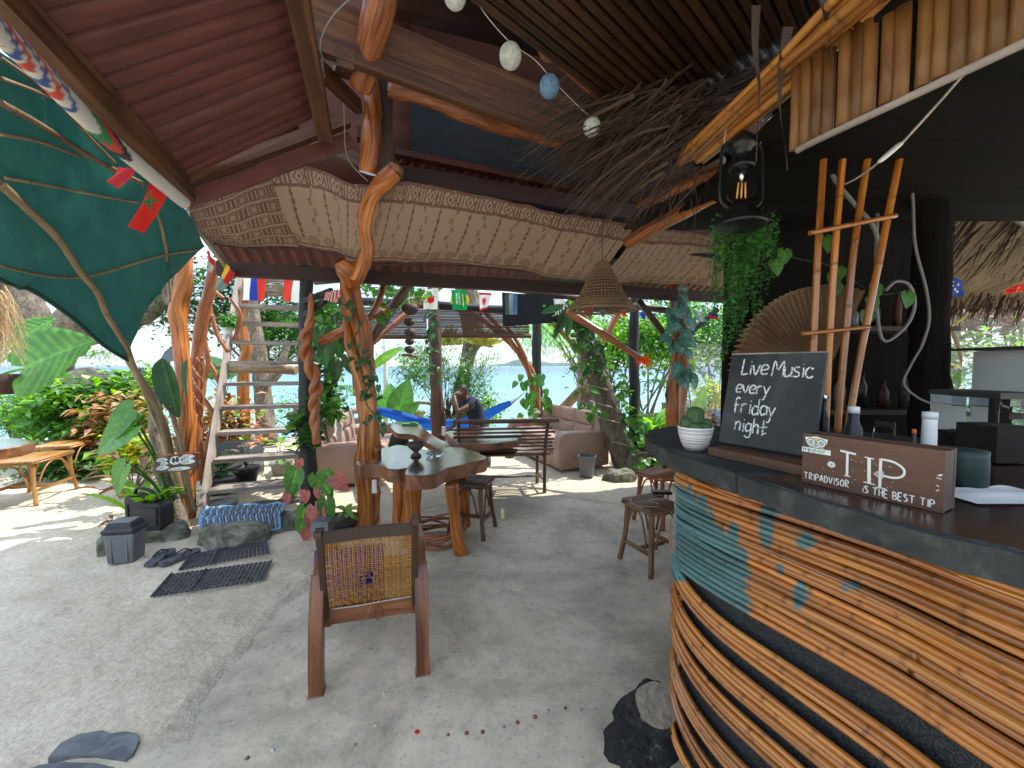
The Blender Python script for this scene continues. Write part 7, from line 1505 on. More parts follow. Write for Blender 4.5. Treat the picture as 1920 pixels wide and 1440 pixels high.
hb = T('hanging_basket', 'dark hanging pot below the left thatch corner', 'pot', B(15, 740, 4.6)); mb = MB(); c = B(14, 722, 4.4); mb.lathe([(.06, -.1), (.12, .0), (.15, .12), (.001, .1)], c, n=12); mb.build('pot', 'dark_brown', hb)
# tree foliage high left and behind stairs
def crownonly(label, c, rad, n, size, m, shape='oval', extra=(), clumps=26, wide=1, name='tree', twigs=True, base=None, down=.2):
    c = Vector(c); t = T(name, label, 'tree', (c.x, c.y, c.z-rad[2])); mb = MB(); crown(mb, c, rad, n, size, shape, clumps, wide, down, .3); mb.build('crown', m, t, kind='stuff')
    for m2, n2, s2 in extra: mb = MB(); crown(mb, c, rad, n2, s2, shape, clumps, wide, down, .3); mb.build('crown', m2, t, kind='stuff')
    if twigs:
        mb = MB(); b_ = Vector(base) if base else c-V(0, 0, rad[2])
        for i in range(9): stemto(mb, b_+V(U(-.2, .2), 0, 0)*rad[0], c+V(U(-.8, .8)*rad[0], U(-.7, .7)*rad[1], U(-.6, .7)*rad[2]), .016*rad[0], .12)
        mb.build('branches', 'bark', t, kind='stuff')
    return t
crownonly('leafy tree crown behind the two orange trunks', B(400, 560, 8.5), (1.5, .8, 1.0), 2200, .13, 'leaf_dark', extra=(('leaf', 1200, .13),), base=B(500, 700, 8.6))
crownonly('papaya-like tree crown seen through the upper stairs', B(560, 625, 8.8), (1.3, .7, .75), 2300, .17, 'leaf_fresh', shape='blade', wide=2.2, extra=(('leaf', 1400, .2), ('leaf_dark', 700, .15)), base=B(500, 720, 8.6))
crownonly('dark leafy boughs above the stairs', B(480, 590, 9.5), (1.2, .8, .5), 1200, .14, 'leaf_dark', base=B(480, 680, 9.5)); crownonly('light twiggy crown low behind the stairs', B(560, 760, 9.5), (.9, .6, .5), 420, .11, 'leaf_fresh', base=B(560, 820, 9.3))
rosette('elephant_ear', 'green elephant-ear leaf left of the stairs', B(420, 750, 5.6), 5, .42, 'aloc_fresh', h=(.2, .5), spread=.2)
bush('hanging_fern_pot', 'small fern pot between the stair stringer and trunk', B(428, 600, 5.2), (.1, .1, .1), 120, .09, 'leaf_fresh', stem=False, cat='plant'); mb = MB(); mb.lathe([(.05, -.1), (.07, .05), (.001, .04)], B(428, 622, 5.2), n=12); tagit(mb.build('plant_pot', 'white'), 'white pot hanging left of the stair stringer', 'pot')
# under the stairs: pots and bins
def pot(lbl, x, y, Yd, r, h, m, plant=None, n=12, sz=.2, name='plant_pot', hh=(.05, .3)):
    c = W(x, y, Yd); t = T(name, lbl, 'pot', c); mb = MB(); mb.lathe([(r*.72, 0), (r*.95, h*.8), (r*1.06, h*.82), (r*1.06, h), (r*.95, h), (r*.93, h*.9), (.001, h*.88)], c, n=20); mb.build('pot', m, t)
    if plant: rosette(name.replace('pot', 'foliage') if 0 else 'potted_foliage', lbl.replace('pot', 'plant growing from the pot') if 0 else 'leaves growing from the '+lbl, c+V(0, 0, h), n, sz, plant, h=hh, spread=.12)
    return t
pot('black pot below the second stair tread', 412, 932, 4.7, .17, .22, 'plastic_black', 'dark', 14, .22); pot('pale concrete bucket under the lowest tread', 414, 975, 4.3, .15, .2, 'concrete_pot'); pot('small grey pot under the stairs near the black post', 528, 890, 5.6, .14, .18, 'concrete_pot', 'banana', 12, .28); pot('grey pot beside the black post', 560, 902, 5.3, .12, .16, 'concrete_pot', 'lime', 10, .14)
pot('white plastic tub under the stairs', 424, 1000, 4.05, .09, .1, 'white'); pot('black pot with bare stems under the middle treads', 462, 905, 5.0, .15, .2, 'plastic_black', 'pink', 10, .16); pot('dark soil-filled pot between the caladium and the trunk post', 640, 1003, 3.75, .17, .16, 'plastic_black', None); rosette('fan_palm_seedling', 'bright green fern-like seedling in the dark pot left of the trunk post', W(648, 965, 3.75), 16, .16, 'banana', h=(.0, .05), spread=.03, tilt=.5)
bb2 = W(442, 870, 5.6); lb = T('lidded_bin', 'large pale bin with black peaked lid behind the stairs', 'bin', bb2); mb = MB(); mb.box(bb2+V(0, 0, -.05), (.55, .4, .42)); mb.build('body', 'plastic_grey', lb); mb = MB(); mb.box(bb2+V(0, 0, .24), (.58, .44, .16), taper=.55); mb.build('lid', 'plastic_black', lb)
lg = T('fallen_log', 'dark mossy log lying behind the crochet mat', 'log', G(500, 965)); log('trunk', [(420, 968, 4.2, 14), (480, 958, 4.3, 17), (545, 948, 4.4, 16), (600, 938, 4.6, 12)], 'bark', lg, n=12, jit=.35)
# caladium
cb = W(615, 1000, 3.45); ca = T('caladium', 'caladium with red and green veined leaves at the foot of the black post', 'plant', cb); ms = MB()
for x, y, d, s_, k in ((556, 890, V(-.25, -.1, -1), .21, 'cal_g'), (540, 935, V(-.3, 0, -1), .09, 'cal_r'), (574, 930, V(-.2, 0, -1), .10, 'cal_r'), (592, 900, V(.2, 0, -1), .15, 'cal_g'), (606, 912, V(.5, 0, -1), .14, 'cal_g'), (626, 902, V(.8, -.1, -.8), .15, 'cal_r'), (612, 890, V(.3, 0, -1), .12, 'cal_g'), (590, 958, V(.5, -.2, -1), .17, 'cal_r'), (612, 945, V(.1, -.1, -1), .19, 'cal_g'), (572, 960, V(-.3, 0, -1), .15, 'cal_g'), (566, 985, V(-.2, 0, -1), .12, 'cal_g'), (585, 975, V(.0, 0, -1), .15, 'cal_r'), (562, 870, V(-.1, 0, -1), .09, 'cal_r'), (578, 1000, V(-.4, 0, -1), .12, 'cal_r'), (598, 925, V(.1, 0, -1), .1, 'cal_r'), (548, 915, V(-.5, 0, -1), .12, 'cal_g')):
    p = W(x, y-8, 3.42); stemto(ms, cb, p, .004, .1); place_leaf(P_(k), ca, p, d, (0, -1, .3), s_*1.15)
ms.build('stem', 'blackwood', ca); mb = MB(); c = W(605, 985, 3.35); mb.box(c, (.14, .12, .1)); tagit(mb.build('tin_planter', 'plastic_grey'), 'small grey metal planter tin beneath the caladium', 'planter')
bush('trailing_pothos', 'trailing pothos leaves around the foot of the twisted vine', W(570, 800, 3.9), (.14, .1, .22), 110, .1, 'leaf', shape='heart', stem=False, cat='plant')
# leaves and vines on posts
vine('creeper with dull rounded leaves climbing the trunk post', [(650, 560, 3.6), (665, 620, 3.6), (686, 680, 3.58), (700, 740, 3.58), (705, 800, 3.58)], 46, .055, 'dark', jitter=.07)
lk = T('large_leaf_creeper', 'large heart-leaved creeper hanging right of the twisted vine', 'plant', W(620, 640, 4.2)); ms = MB()
for x, y, d, s_ in ((628, 640, V(.1, 0, -1), .3), (650, 648, V(.3, 0, -1), .27), (612, 665, V(-.2, 0, -1), .26), (652, 690, V(.2, 0, -1), .2), (600, 640, V(-.1, 0, -1), .24), (630, 700, V(-.1, 0, -1), .22)): p = W(x, y-20, 4.3); stemto(ms, W(640, 590, 4.2), p, .004); place_leaf(P_('dark'), lk, p, d, (0, -1, .2), s_)
ms.build('stem', 'leaf_dark', lk)
vine('leafy vine column on the dark support behind the left sofa', [(612, 560, 5.2), (610, 640, 5.2), (614, 720, 5.2), (618, 780, 5.2)], 30, .12, 'ivy', jitter=.12, small=420)
ps2 = trunk('slim black rear post wrapped in creeper behind the twisted vine', [(618, 840, 5.4, 9), (616, 740, 5.4, 9), (616, 620, 5.4, 8), (612, 550, 5.4, 8)], 'blackwood', name='post', cat='post')
vine('creeper on the dark round post left of the seated man', [(806, 560, 6.1), (808, 620, 6.1), (812, 680, 6.1), (818, 730, 6.1)], 26, .1, 'dark', jitter=.1)
vine('creeper over the front eave brace left of the coconut mobile', [(690, 540, 4.6), (740, 545, 4.8), (790, 548, 5.2), (700, 590, 4.3)], 34, .09, 'ivy', jitter=.12, small=160)
vine('bluish heart-leaved vine wrapped down the reddish post', [(1262, 540, 4.9), (1270, 590, 4.9), (1266, 640, 4.88), (1272, 690, 4.88), (1280, 710, 4.88)], 46, .12, 'ivyb', jitter=.09)
# leaning trunk
lt_ = T('leaning_trunk', 'thick leaning bark trunk tied with wire and covered in vines', 'tree', G(1178, 885)); fl2 = [(1185, 885, 5.9, 26), (1168, 850, 5.9, 25), (1150, 800, 5.9, 23), (1132, 740, 5.9, 21), (1112, 680, 5.9, 20), (1098, 630, 5.9, 19), (1086, 590, 5.9, 16), (1070, 560, 5.9, 12)]
log('trunk', fl2, 'bark', lt_, n=16, jit=.15)
mb = MB()
for x, y in ((1121, 730), (1130, 762), (1142, 790), (1160, 832), (1176, 858)): c = W(x, y, 5.9); r = 24/F*5.9; mb.tube([(c.x+r*cos(a), c.y+r*sin(a), c.z-.05*cos(a)+.03) for a in [i*2*pi/20 for i in range(21)]], .009, n=5)
mb.build('tie_wire', 'rope', lt_); log('stub', [(1190, 885, 5.75, 22), (1194, 865, 5.75, 22), (1196, 845, 5.75, 21)], 'bark', lt_, n=14)
log('branch', [(1098, 600, 5.9, 10), (1108, 560, 5.9, 9), (1112, 530, 5.9, 8)], 'bark', lt_)
vine('dense heart-leaved vine covering the upper leaning trunk', [(1060, 575, 5.75), (1085, 610, 5.7), (1105, 650, 5.7), (1120, 690, 5.7)], 60, .1, 'dark', jitter=.13, small=160); vine('leafy vine hanging along the right side of the leaning trunk', [(1145, 700, 5.9), (1168, 750, 5.9), (1192, 800, 5.8), (1205, 850, 5.8), (1205, 870, 5.5)], 44, .11, 'ivy', jitter=.12, small=150)
vine('thin vine strands left of the leaning trunk above the sofa', [(1090, 640, 5.6), (1078, 680, 5.6), (1100, 740, 5.6), (1115, 780, 5.6)], 26, .09, 'ivy', jitter=.1)
st2 = T('tassel_stick', 'slanting bare stick with an orange tassel at its tip', 'stick', W(1130, 620, 5.0)); log('stick', [(1062, 585, 5.2, 6), (1110, 612, 5.1, 7), (1160, 645, 5.0, 6), (1200, 673, 4.9, 5)], 'redbark', st2)
mb = MB(); c = W(1206, 672, 4.9)
for i in range(120): d = rdir(.3); mb.tube(cr([tuple(c), tuple(c+d*.05), tuple(c+d*U(.06, .12)-V(0, 0, U(0, .06)))], 3), .0028, n=3, caps=False)
mb.build('tassel', 'orange', st2, kind='stuff')
sk = T('bundled_sticks', 'tall bundle of bare sticks lashed to the slim black post', 'sticks', W(1015, 700, 7.6))
for pp in ([(880, 582, 7.4, 4), (930, 620, 7.4, 5), (980, 670, 7.5, 5), (1005, 720, 7.6, 6), (1008, 800, 7.6, 6)], [(905, 580, 7.4, 4), (950, 630, 7.4, 5), (988, 690, 7.5, 5), (1000, 740, 7.6, 6), (1002, 800, 7.6, 6)], [(950, 612, 7.4, 4), (975, 650, 7.4, 4), (992, 700, 7.5, 5), (1012, 780, 7.6, 5)], [(1135, 690, 7.0, 9), (1080, 740, 7.2, 9), (1025, 800, 7.4, 9)]): log('stick', pp, 'redbark' if pp[0][0] < 1000 else 'bamboo_dry', sk)
for pp in ([(1160, 585, 6.9, 6), (1140, 625, 6.9, 6), (1115, 660, 6.9, 6)], [(1032, 600, 6.5, 5), (1070, 640, 6.5, 5), (1085, 660, 6.5, 5)], [(1115, 720, 6.5, 5), (1150, 760, 6.5, 5), (1180, 800, 6.5, 5)]): log('stick', pp, 'redbark', sk)
vine('heart-leaved creeper around the bundled sticks', [(990, 700, 7.3), (1005, 740, 7.3), (1000, 780, 7.3)], 26, .15, 'ivy', jitter=.2)
tl3 = T('staghorn_leaves', 'long dark hanging strap leaves left of the leaning trunk', 'plant', W(1050, 600, 5.4))
for x, y, d, s_ in ((1060, 580, V(-.3, 0, -1), .45), (1066, 585, V(-.6, 0, -1), .5), (1056, 575, V(-.9, 0, -.25), .4), (1068, 590, V(-.1, 0, -1), .4)): place_leaf(P_('rolled'), tl3, W(x, y, 5.4), d, (0, -1, .2), s_*.75)
# central tree
ctt = T('beach_tree', 'stout tree on the beach behind the seated man with yellow fern on top', 'tree', W(875, 800, 9.6)); log('trunk', [(870, 790, 9.6, 20), (864, 740, 9.6, 16), (872, 700, 9.6, 13), (880, 660, 9.6, 14), (886, 620, 9.6, 20), (880, 570, 9.6, 22), (870, 520, 9.6, 20)], 'bark', ctt, n=14, jit=.2)
log('branch', [(884, 660, 9.6, 8), (900, 645, 9.6, 6), (925, 650, 9.6, 2)], 'bark', ctt)
mb = MB()
for cx_0, cy in ((845, 640), (905, 640)):
    for i in range(46): c = W(cx_0, cy+8, 9.3); a = U(.1, pi-.1); leaf(mb, c+V(U(-.12, .12), 0, 0), U(.3, .5), V(cos(a), -.2, sin(a)*1.2), up=(0, -1, .2), shape='blade', wide=1.8)
mb.build('bird_nest_fern', 'leaf_yellow', ctt, kind='stuff')
crownonly('bushy light green tree left of the seated man behind the post', W(800, 690, 9.0), (.75, .5, .75), 1300, .15, 'leaf_fresh', shape='blade', wide=2.2, extra=(('leaf', 500, .14), ('leaf_lime', 500, .15)), base=W(830, 780, 9.2))
crownonly('light green foliage right of the seated man on the beach', W(890, 710, 9.1), (.62, .5, .75), 1300, .13, 'leaf_fresh', shape='blade', wide=2.2, extra=(('leaf', 600, .12), ('leaf_white', 300, .11)), base=W(870, 790, 9.2))
bush('lime_shrub', 'lime green low shrub behind the hammock', W(908, 770, 8.6), (.42, .35, .36), 700, .1, 'leaf_lime', extra=(('leaf_fresh', 300, .1),)); bush('lime_shrub', 'lime ground shrub left of the beach tree with red flowers', W(820, 790, 8.7), (.9, .4, .18), 700, .1, 'leaf_lime', extra=(('leaf_red', 60, .1),))
mb = MB(); [leaf(mb, W(845, 790, 8.5)+V(U(-.1, .1), U(-.1, .1), 0), U(.4, .7), V(U(-1, 1), U(-.3, .3), U(.1, .9)), shape='blade') for i in range(40)]; tagit(mb.build('dry_grass_clump', 'frond', kind='stuff'), 'dry brown strap leaves at the foot of the beach tree')
leafplant('elephant_ear', 'upright elephant-ear plant left of the flagpole by the hammock', G(738, 850)+V(0, .6, 0), [(748, 770, 7.6, V(.25, 0, .9), .62), (722, 772, 7.6, V(-.6, 0, .75), .5), (735, 755, 7.7, V(-.2, .2, .9), .4), (758, 775, 7.5, V(.8, 0, .5), .32)], 'aloc_fresh', face=(0, -1, .1))
leafplant('banana_plant', 'banana leaves beside the trunk post at the beach', W(690, 830, 8.4), [(700, 690, 8.4, V(.6, 0, .6), .7), (690, 690, 8.4, V(-.3, 0, .8), .7)], 'banana')
def palm(name, label, base, n, L, key='leaf_fresh', up=.8):
    t = T(name, label, 'palm', base); 
    for i in range(n):
        a = 2*pi*i/n+U(-.2, .2); mb = MB(); P = [base+V(cos(a)*L*s_*.75, sin(a)*L*s_*.75, L*(up*s_*1.2-1.1*s_*s_*U(.8, 1.0))) for s_ in [k/12 for k in range(13)]]; mb.tube([tuple(p) for p in P], .008, n=4, caps=False)
        for k in range(2, 13):
            d = (P[k]-P[k-1]).normalized(); sd = d.cross(V(0, 0, 1)).normalized()
            for s_ in (-1, 1): leaf(mb, P[k], L*.34*(1-.4*k/12), d*.7+sd*s_-V(0, 0, .25), up=(0, 0, 1), shape='blade', wide=1.0)
        mb.build('frond', key, t)
    return t
palm('young_palm', 'young palm behind the left sofa and trunk post', W(665, 740, 8.0), 9, .75); palm('young_palm', 'young palm near the shore right of the black post', W(1250, 730, 8.2), 9, .8); palm('small_palm', 'small spiky palm behind the stairs', W(630, 800, 8.6), 8, .5)
fpq = T('flagpole', 'slim pale pole standing on the beach by the elephant-ear plant', 'pole', W(723, 820, 9)); mb = MB(); mb.tube([tuple(W(723, 850, 9)), tuple(W(723, 590, 9))], .05, n=10); mb.build('shaft', 'white', fpq)
sp_ = T('beach_stump', 'short dark mooring stump on the beach', 'stump', W(785, 792, 10.5)); log('trunk', [(785, 795, 10.5, 11), (785, 770, 10.5, 11)], 'bark', sp_); log('driftwood_pole', [(763, 757, 9.5, 2.5), (790, 755, 9.5, 3), (808, 757, 9.5, 3)], 'greywood', None, label='horizontal grey driftwood pole left of the dark round post', cat='driftwood')
fn = T('driftwood_fence', 'low driftwood rail along the beach edge at left', 'fence', W(640, 780, 9)); log('rail', [(540, 778, 9, 6), (620, 772, 9, 6), (690, 770, 9, 5)], 'greywood', fn); log('rail', [(540, 795, 9, 5), (620, 790, 9, 6), (690, 790, 9, 5)], 'greywood', fn); log('rail', [(660, 788, 8.8, 5), (700, 786, 8.8, 5)], 'greywood', fn)
for x in (555, 610, 660): log('stake', [(x, 812, 9, 4), (x, 765, 9, 4)], 'greywood', fn, n=8)
f2 = T('driftwood_fence', 'low plank and log edging by the shore at right', 'fence', W(1220, 800, 9)); log('rail', [(1180, 782, 9, 6), (1260, 780, 9, 6), (1330, 784, 9, 6)], 'greywood', f2); log('post', [(1250, 800, 9, 9), (1250, 755, 9, 9)], 'greywood', f2)
# right side vegetation
crownonly('feathery pale green casuarina tree top right over the sea', W(1060, 610, 16), (2.6, 1.5, 1.5), 2600, .5, 'leaf_lime', shape='blade', wide=.6, extra=(('leaf_fresh', 1500, .45),), base=W(1120, 790, 15)); trk = trunk('pale blotched tree trunk behind the right sofa', [(1098, 790, 9.5, 17), (1098, 720, 9.5, 15), (1096, 660, 9.5, 13), (1092, 600, 9.5, 12)], 'bark')
crownonly('bright leafy tree between the two right posts', W(1190, 640, 8.6), (1.2, .8, .75), 1500, .16, 'leaf_lime', shape='oval', extra=(('leaf', 900, .15), ('leaf_fresh', 700, .15)), base=W(1140, 760, 8.6)); crownonly('darker tree behind the reddish post', W(1250, 620, 11.5), (1.7, 1, 1.2), 2600, .17, 'leaf', extra=(('leaf_dark', 1200, .15), ('leaf_lime', 500, .18)), base=W(1220, 780, 11.5)); crownonly('leafy tree far right behind the trailing plant', W(1345, 620, 10), (1.0, .8, 1.3), 1500, .14, 'leaf_fresh', extra=(('leaf', 600, .13),), base=W(1350, 780, 10))
crownonly('bare twiggy shrub above the shore at right', W(1150, 730, 8.2), (.6, .4, .4), 90, .12, 'leaf_fresh', base=W(1160, 800, 8.2))
bush('bright_undergrowth', 'bright heart-leaved undergrowth at the foot of the black right post', W(1215, 860, 5.9), (.34, .3, .3), 420, .13, 'leaf_lime', shape='heart', extra=(('leaf', 300, .13),), cat='plant'); bush('bright_undergrowth', 'bright leafy plants between the black and the reddish post', W(1240, 800, 7.4), (.55, .4, .35), 500, .16, 'leaf_lime', extra=(('leaf_fresh', 300, .16),), cat='plant')
rosette('spider_lily', 'strappy lime plant in the sand behind the right posts', W(1225, 815, 7.0), 22, .4, 'lime', h=(.0, .2), spread=.25, tilt=1.2)
leafplant('banana_plant', 'tall lime banana leaf right of the reddish post', W(1300, 840, 6.0), [(1290, 720, 5.9, V(.05, 0, 1), .62), (1300, 780, 5.9, V(.5, 0, .9), .5)], 'banana', face=(0, -1, 0))
bush('yellow_shrub', 'yellowish shrub behind the potted cactus', W(1335, 740, 7.2), (.35, .3, .35), 500, .09, 'leaf_yellow', extra=(('leaf_lime', 300, .09),)); bush('dry_shrub', 'dry golden foliage beside the chalkboard', W(1346, 800, 5.0), (.15, .15, .28), 320, .06, 'straw')
bo = T('beached_boat', 'blue and white hull of a small boat behind the reddish post', 'boat', W(1320, 790, 9.5)); mb = MB(); c = W(1330, 800, 9.5)
mb.grid(lambda u, v: c+V((u-.5)*1.9, -.3*sin(pi*u)*v, -.25+.75*v+.25*(u*2-1)**2*v), 16, 5); mb.build('hull', 'bluecloth', bo); mb = MB(); mb.grid(lambda u, v: c+V((u-.5)*1.92, -.31*sin(pi*u), .45+.12*v+.25*(u*2-1)**2), 16, 2); mb.build('gunwale', 'white', bo)
# far right garden behind net
crownonly('dense green tree seen through the far right net', W(1830, 700, 8.5), (1.9, 1.0, 1.1), 3000, .18, 'leaf', extra=(('leaf_lime', 900, .17), ('leaf_dark', 900, .17)), base=W(1830, 900, 8.5)); crownonly('reddish brown tree above the green one behind the net', W(1870, 600, 10), (2.2, 1, .6), 1500, .2, 'leaf_bronze', extra=(('leaf_dark', 500, .2),), base=W(1900, 800, 10)); bush('garden_hedge', 'low green hedge at the far right garden', W(1820, 800, 8), (2.2, .7, .6), 1800, .16, 'leaf_fresh'); rosette('broad_leaf_plant', 'broad green leaves left of the drinks machine', W(1820, 760, 4.3), 6, .34, 'aloc_fresh', h=(.1, .4), spread=.2)
# ============================================================ HAMMOCK
hm = T('hammock', 'blue cloth hammock slung between posts behind the seated man', 'hammock', W(800, 800, 6.9)); A = [Vector(q) for q in cr([tuple(W(*p)) for p in ((700, 764, 6.2), (740, 778, 6.5), (790, 796, 6.8), (850, 800, 6.9), (900, 785, 6.9), (935, 766, 6.9), (958, 752, 6.9))], 10)]; n = len(A)-1
def hmf(u, v):
    x = u*n; i = min(n-1, int(x)); p = A[i].lerp(A[i+1], x-i); w = .05+.12*sin(pi*u)**.8; return p+V(0, (v-.5)*w*2.4, w*(abs(v-.5)*2)**2*1.1-.07+.012*sin(v*40+u*5))
mb = MB(); mb.grid(hmf, 80, 24, uv=lambda a, b: (a*3, b*1)); mb.build('hammock_cloth', 'bluecloth', hm)
mb = MB()
for k in range(8): e = hmf(1, k/7); mb.tube([tuple(e), tuple(W(985, 735, 7.2))], .006, n=4)
mb.tube([tuple(W(985, 735, 7.2)), tuple(W(1006, 722, 8.0))], .01, n=5); mb.tube([tuple(W(700, 764, 6.2)), tuple(W(684, 752, 3.95))], .012, n=5); mb.build('hammock_cord', 'rope', hm)
# ============================================================ SEATED MAN
Yp = 6.05
def WP_(x, y, d=0): return W(x, y, Yp+d)
def skin(name, joints, edges, m, parent, lv=2, root=0):
    me = bpy.data.meshes.new(name); off = wloc(parent); me.from_pydata([tuple(Vector(j[:3])-off) for j in joints], edges, []); o = bpy.data.objects.new(name, me); scene.collection.objects.link(o); o.parent = parent
    sm = o.modifiers.new('skin', 'SKIN'); 
    bm = bmesh.new(); bm.from_mesh(me); ly = bm.verts.layers.skin.verify()
    for i, v in enumerate(bm.verts): r = joints[i][3]; v[ly].radius = (r, r*(joints[i][4] if len(joints[i]) > 4 else 1)); v[ly].use_root = (i == root)
    bm.to_mesh(me); bm.free(); s2 = o.modifiers.new('sub', 'SUBSURF'); s2.levels = lv; s2.render_levels = lv; me.materials.append(M[m]); 
    sm.use_smooth_shade = True; return o
man = T('person', 'seated man in a dark t-shirt resting his forehead on his raised hand', 'person', V(WP_(890, 860).x, Yp, 0)); 
def J(x, y, d, r, s_=1): p = WP_(x, y, d); return (p.x, p.y, p.z, r, s_)
# torso leaning forward to the left, seen from his left side with head turned to the camera
jb = [J(896, 812, 0, .145, .95), J(895, 790, 0, .135, .9), J(890, 770, 0, .145, .95), J(882, 755, 0, .13, .9), J(872, 747, -.02, .06), J(868, 742, -.03, .052),  # hip..neck
      J(888, 757, -.17, .065), J(873, 766, -.26, .048), J(858, 772, -.3, .042), J(854, 757, -.28, .033), J(851, 740, -.2, .026),       # camera side arm up to head
      J(868, 756, .17, .06), J(862, 776, .2, .048), J(857, 790, .18, .038), J(848, 800, .1, .033), J(838, 808, .02, .026),           # far arm down to the knee
      J(890, 820, -.1, .09), J(862, 826, -.12, .08), J(848, 830, -.12, .062), J(850, 862, -.1, .045), J(852, 886, -.1, .036), J(838, 890, -.1, .03),
      J(888, 820, .12, .09), J(858, 824, .14, .08), J(842, 828, .14, .062), J(842, 860, .14, .045), J(844, 884, .14, .036), J(830, 888, .14, .03)]
eb = [(0, 1), (1, 2), (2, 3), (3, 4), (4, 5), (3, 6), (6, 7), (7, 8), (8, 9), (9, 10), (3, 11), (11, 12), (12, 13), (13, 14), (14, 15), (0, 16), (16, 17), (17, 18), (18, 19), (19, 20), (20, 21), (0, 22), (22, 23), (23, 24), (24, 25), (25, 26), (26, 27)]
skin('body', jb, eb, 'skin', man)
js = [J(897, 816, 0, .165, .95), J(896, 790, 0, .155, .92), J(891, 770, 0, .162, .95), J(883, 755, 0, .145, .92), J(874, 748, -.01, .085), J(889, 757, -.17, .085), J(876, 765, -.25, .07), J(868, 756, .17, .08), J(863, 772, .2, .066)]
skin('t_shirt', js, [(0, 1), (1, 2), (2, 3), (3, 4), (3, 5), (5, 6), (3, 7), (7, 8)], 'shirt', man)
jl = [J(896, 815, 0, .15), J(890, 820, -.1, .11), J(862, 826, -.12, .098), J(848, 832, -.12, .085), J(888, 820, .12, .11), J(858, 824, .14, .098), J(842, 830, .14, .085)]
skin('shorts', jl, [(0, 1), (1, 2), (2, 3), (0, 4), (4, 5), (5, 6)], 'shorts', man)
# head: sculpted from a deformed sphere
hc = WP_(866, 736, -.05); hb_ = MB(); fdir = V(-.25, -1, -.12).normalized(); fx = fdir.cross(V(0, 0, 1)).normalized(); fz = fx.cross(fdir)
roll = .22; fx, fz = fx*cos(roll)+fz*sin(roll), fz*cos(roll)-fx*sin(roll)
def headp(a, b):
    th, ph = a*2*pi, b*pi; x, y, z = sin(ph)*cos(th), sin(ph)*sin(th), cos(ph)   # y = forward
    w = .074*(1-.22*max(0, -z)**1.5); q = [x*w, y*.094, z*.118]
    if z < -.2: q[0] *= 1-.25*(-z-.2); q[1] += .012*(-z-.2)
    if y > 0:
        f = max(0, y)
        q[1] += .024*exp(-((x/.16)**2+((z+.12)/.2)**2))*(1 if z > -.4 else .4)      # nose
        q[1] -= .011*exp(-(((abs(x)-.38)/.17)**2+((z-.08)/.12)**2))                  # eye sockets
        q[1] += .007*exp(-((x/.5)**2+((z-.27)/.08)**2)); q[1] += .008*exp(-((x/.28)**2+((z+.5)/.07)**2)); q[1] -= .004*exp(-((x/.3)**2+((z+.58)/.03)**2)); q[1] += .006*exp(-((x/.3)**2+((z+.66)/.06)**2)); q[1] += .01*exp(-((x/.35)**2+((z+.88)/.12)**2))
    return hc+fx*q[0]+fdir*q[1]+fz*q[2]
hb_.grid(headp, 48, 40); hd = hb_.build('head', 'skin', man)
mb = MB()
mb.grid(lambda a, b: hc+(headp(a, b*(.46 if .5+.5*cos((a-.25)*2*pi) < .75 else .30))-hc)*1.07, 40, 14); mb.build('hair', 'hair', man)
for s_ in (-1, 1):
    mb = MB(); e = hc+fx*s_*.029+fdir*.078+fz*.008; mb.lathe([(.001, -.011), (.008, -.007), (.0115, 0), (.008, .007), (.001, .011)], (0, 0, 0), n=10); mb.v = [tuple(e+fx*v[0]+fdir*v[1]*.8+fz*v[2]*.6) for v in mb.v]; ey = mb.build('eye', 'white', hd)
    mb = MB(); mb.lathe([(.001, -.005), (.005, 0), (.001, .005)], (0, 0, 0), n=8); mb.v = [tuple(e+fdir*.0075+fx*v[0]+fdir*v[1]*.5+fz*v[2]) for v in mb.v]; mb.build('pupil', 'hair', ey)
    mb = MB(); mb.tube([tuple(hc+fx*s_*.014+fdir*.094+fz*.026), tuple(hc+fx*s_*.03+fdir*.09+fz*.031), tuple(hc+fx*s_*.046+fdir*.078+fz*.026)], .0035, n=5); mb.build('eyebrow', 'hair', man)
    mb = MB(); mb.lathe([(.001, -.008), (.02, -.004), (.026, .003), (.018, .006), (.001, .001)], (0, 0, 0), n=14); ec = hc+fx*s_*.077-fdir*.008; mb.v = [tuple(ec+fx*v[2]*s_+fdir*v[0]*.7+fz*v[1]*1.2) for v in mb.v]; mb.build('ear', 'skin', man)
mb = MB(); mb.tube(cr([tuple(hc+fx*-.024+fdir*.088-fz*.062), tuple(hc+fdir*.101-fz*.059), tuple(hc+fx*.024+fdir*.088-fz*.062)], 4), .0035, n=6); mb.build('mouth', 'dark_brown', man)
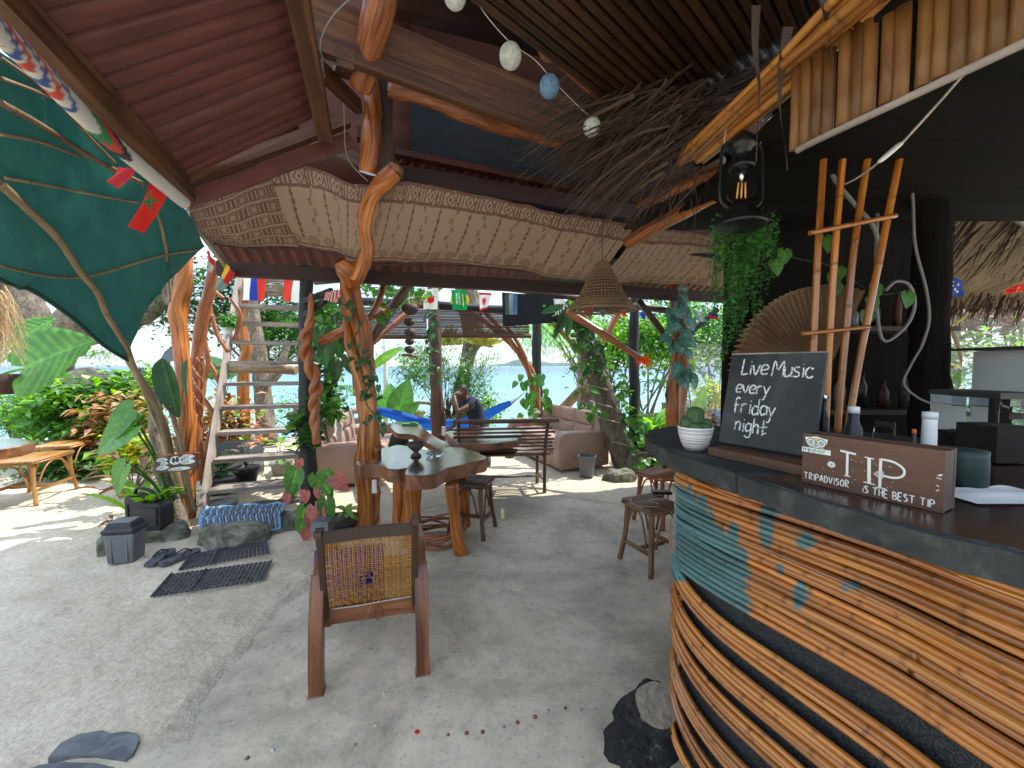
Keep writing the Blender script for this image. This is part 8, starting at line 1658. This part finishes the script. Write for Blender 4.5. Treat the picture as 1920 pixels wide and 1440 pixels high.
mb = MB(); mb.grid(lambda a, b: headp(.12+a*.26, .78+b*.2)+fdir*.0025, 14, 8); mb.build('beard', 'hair', man)
def hand(w, palm_dir, spread, nrm, curl, label='hand'):
    w = Vector(w); d = Vector(palm_dir).normalized(); s_ = Vector(spread).normalized(); nn = Vector(nrm).normalized(); mb = MB()
    mb.tube(cr([(*w, .026), (*(w+d*.03), .034), (*(w+d*.07), .04), (*(w+d*.09), .034)], 4), n=12, squash=.55)
    for i, L in enumerate((.07, .08, .075, .06)):
        o = w+d*.085+s_*(i-1.5)*.02; P = [o]; dd = d.copy()
        for k in range(3): dd = (dd+nn*curl).normalized(); P.append(P[-1]+dd*L*(.45, .33, .22)[k])
        mb.tube(cr([(*p, (.0095, .009, .0085, .007)[k]) for k, p in enumerate(P)], 3), n=7)
    o = w+d*.03-s_*.03; mb.tube(cr([(*o, .012), (*(o+d*.025-s_*.022), .011), (*(o+d*.05-s_*.025+nn*.012), .009)], 3), n=7); return mb.build('hand', 'skin', man)
wr = Vector(jb[10][:3]); hand(wr, hc+fz*.06-fx*.03-wr, fx, fdir*-.2+V(.6, .2, .1), .35); wr = Vector(jb[15][:3]); hand(wr, V(-.8, -.1, -.3), V(0, 1, 0), V(-.2, 0, -1), .4)
st_ = T('log_stool', 'log stool under the seated man', 'stool', V(WP_(896, 850).x, Yp, 0)); log('seat', [(897, 878, Yp, 22), (897, 840, Yp, 22), (897, 833, Yp, 21)], 'bark', st_, n=16)
# ============================================================ SEA AIR
mb = MB(); mb.box((0, 2600, 60), (9000, 5400, 130)); hz = mb.build('haze', 'white', kind='stuff', label='thin pale sea haze over the bay')
hm_ = bpy.data.materials.new('haze'); hm_.use_nodes = True; nt = hm_.node_tree; nt.nodes.clear(); o_ = nt.nodes.new('ShaderNodeOutputMaterial'); v_ = nt.nodes.new('ShaderNodeVolumePrincipled')
v_.inputs['Color'].default_value = (.62, .8, .95, 1); v_.inputs['Density'].default_value = .00007; nt.links.new(v_.outputs[0], o_.inputs['Volume']); hz.data.materials[0] = hm_
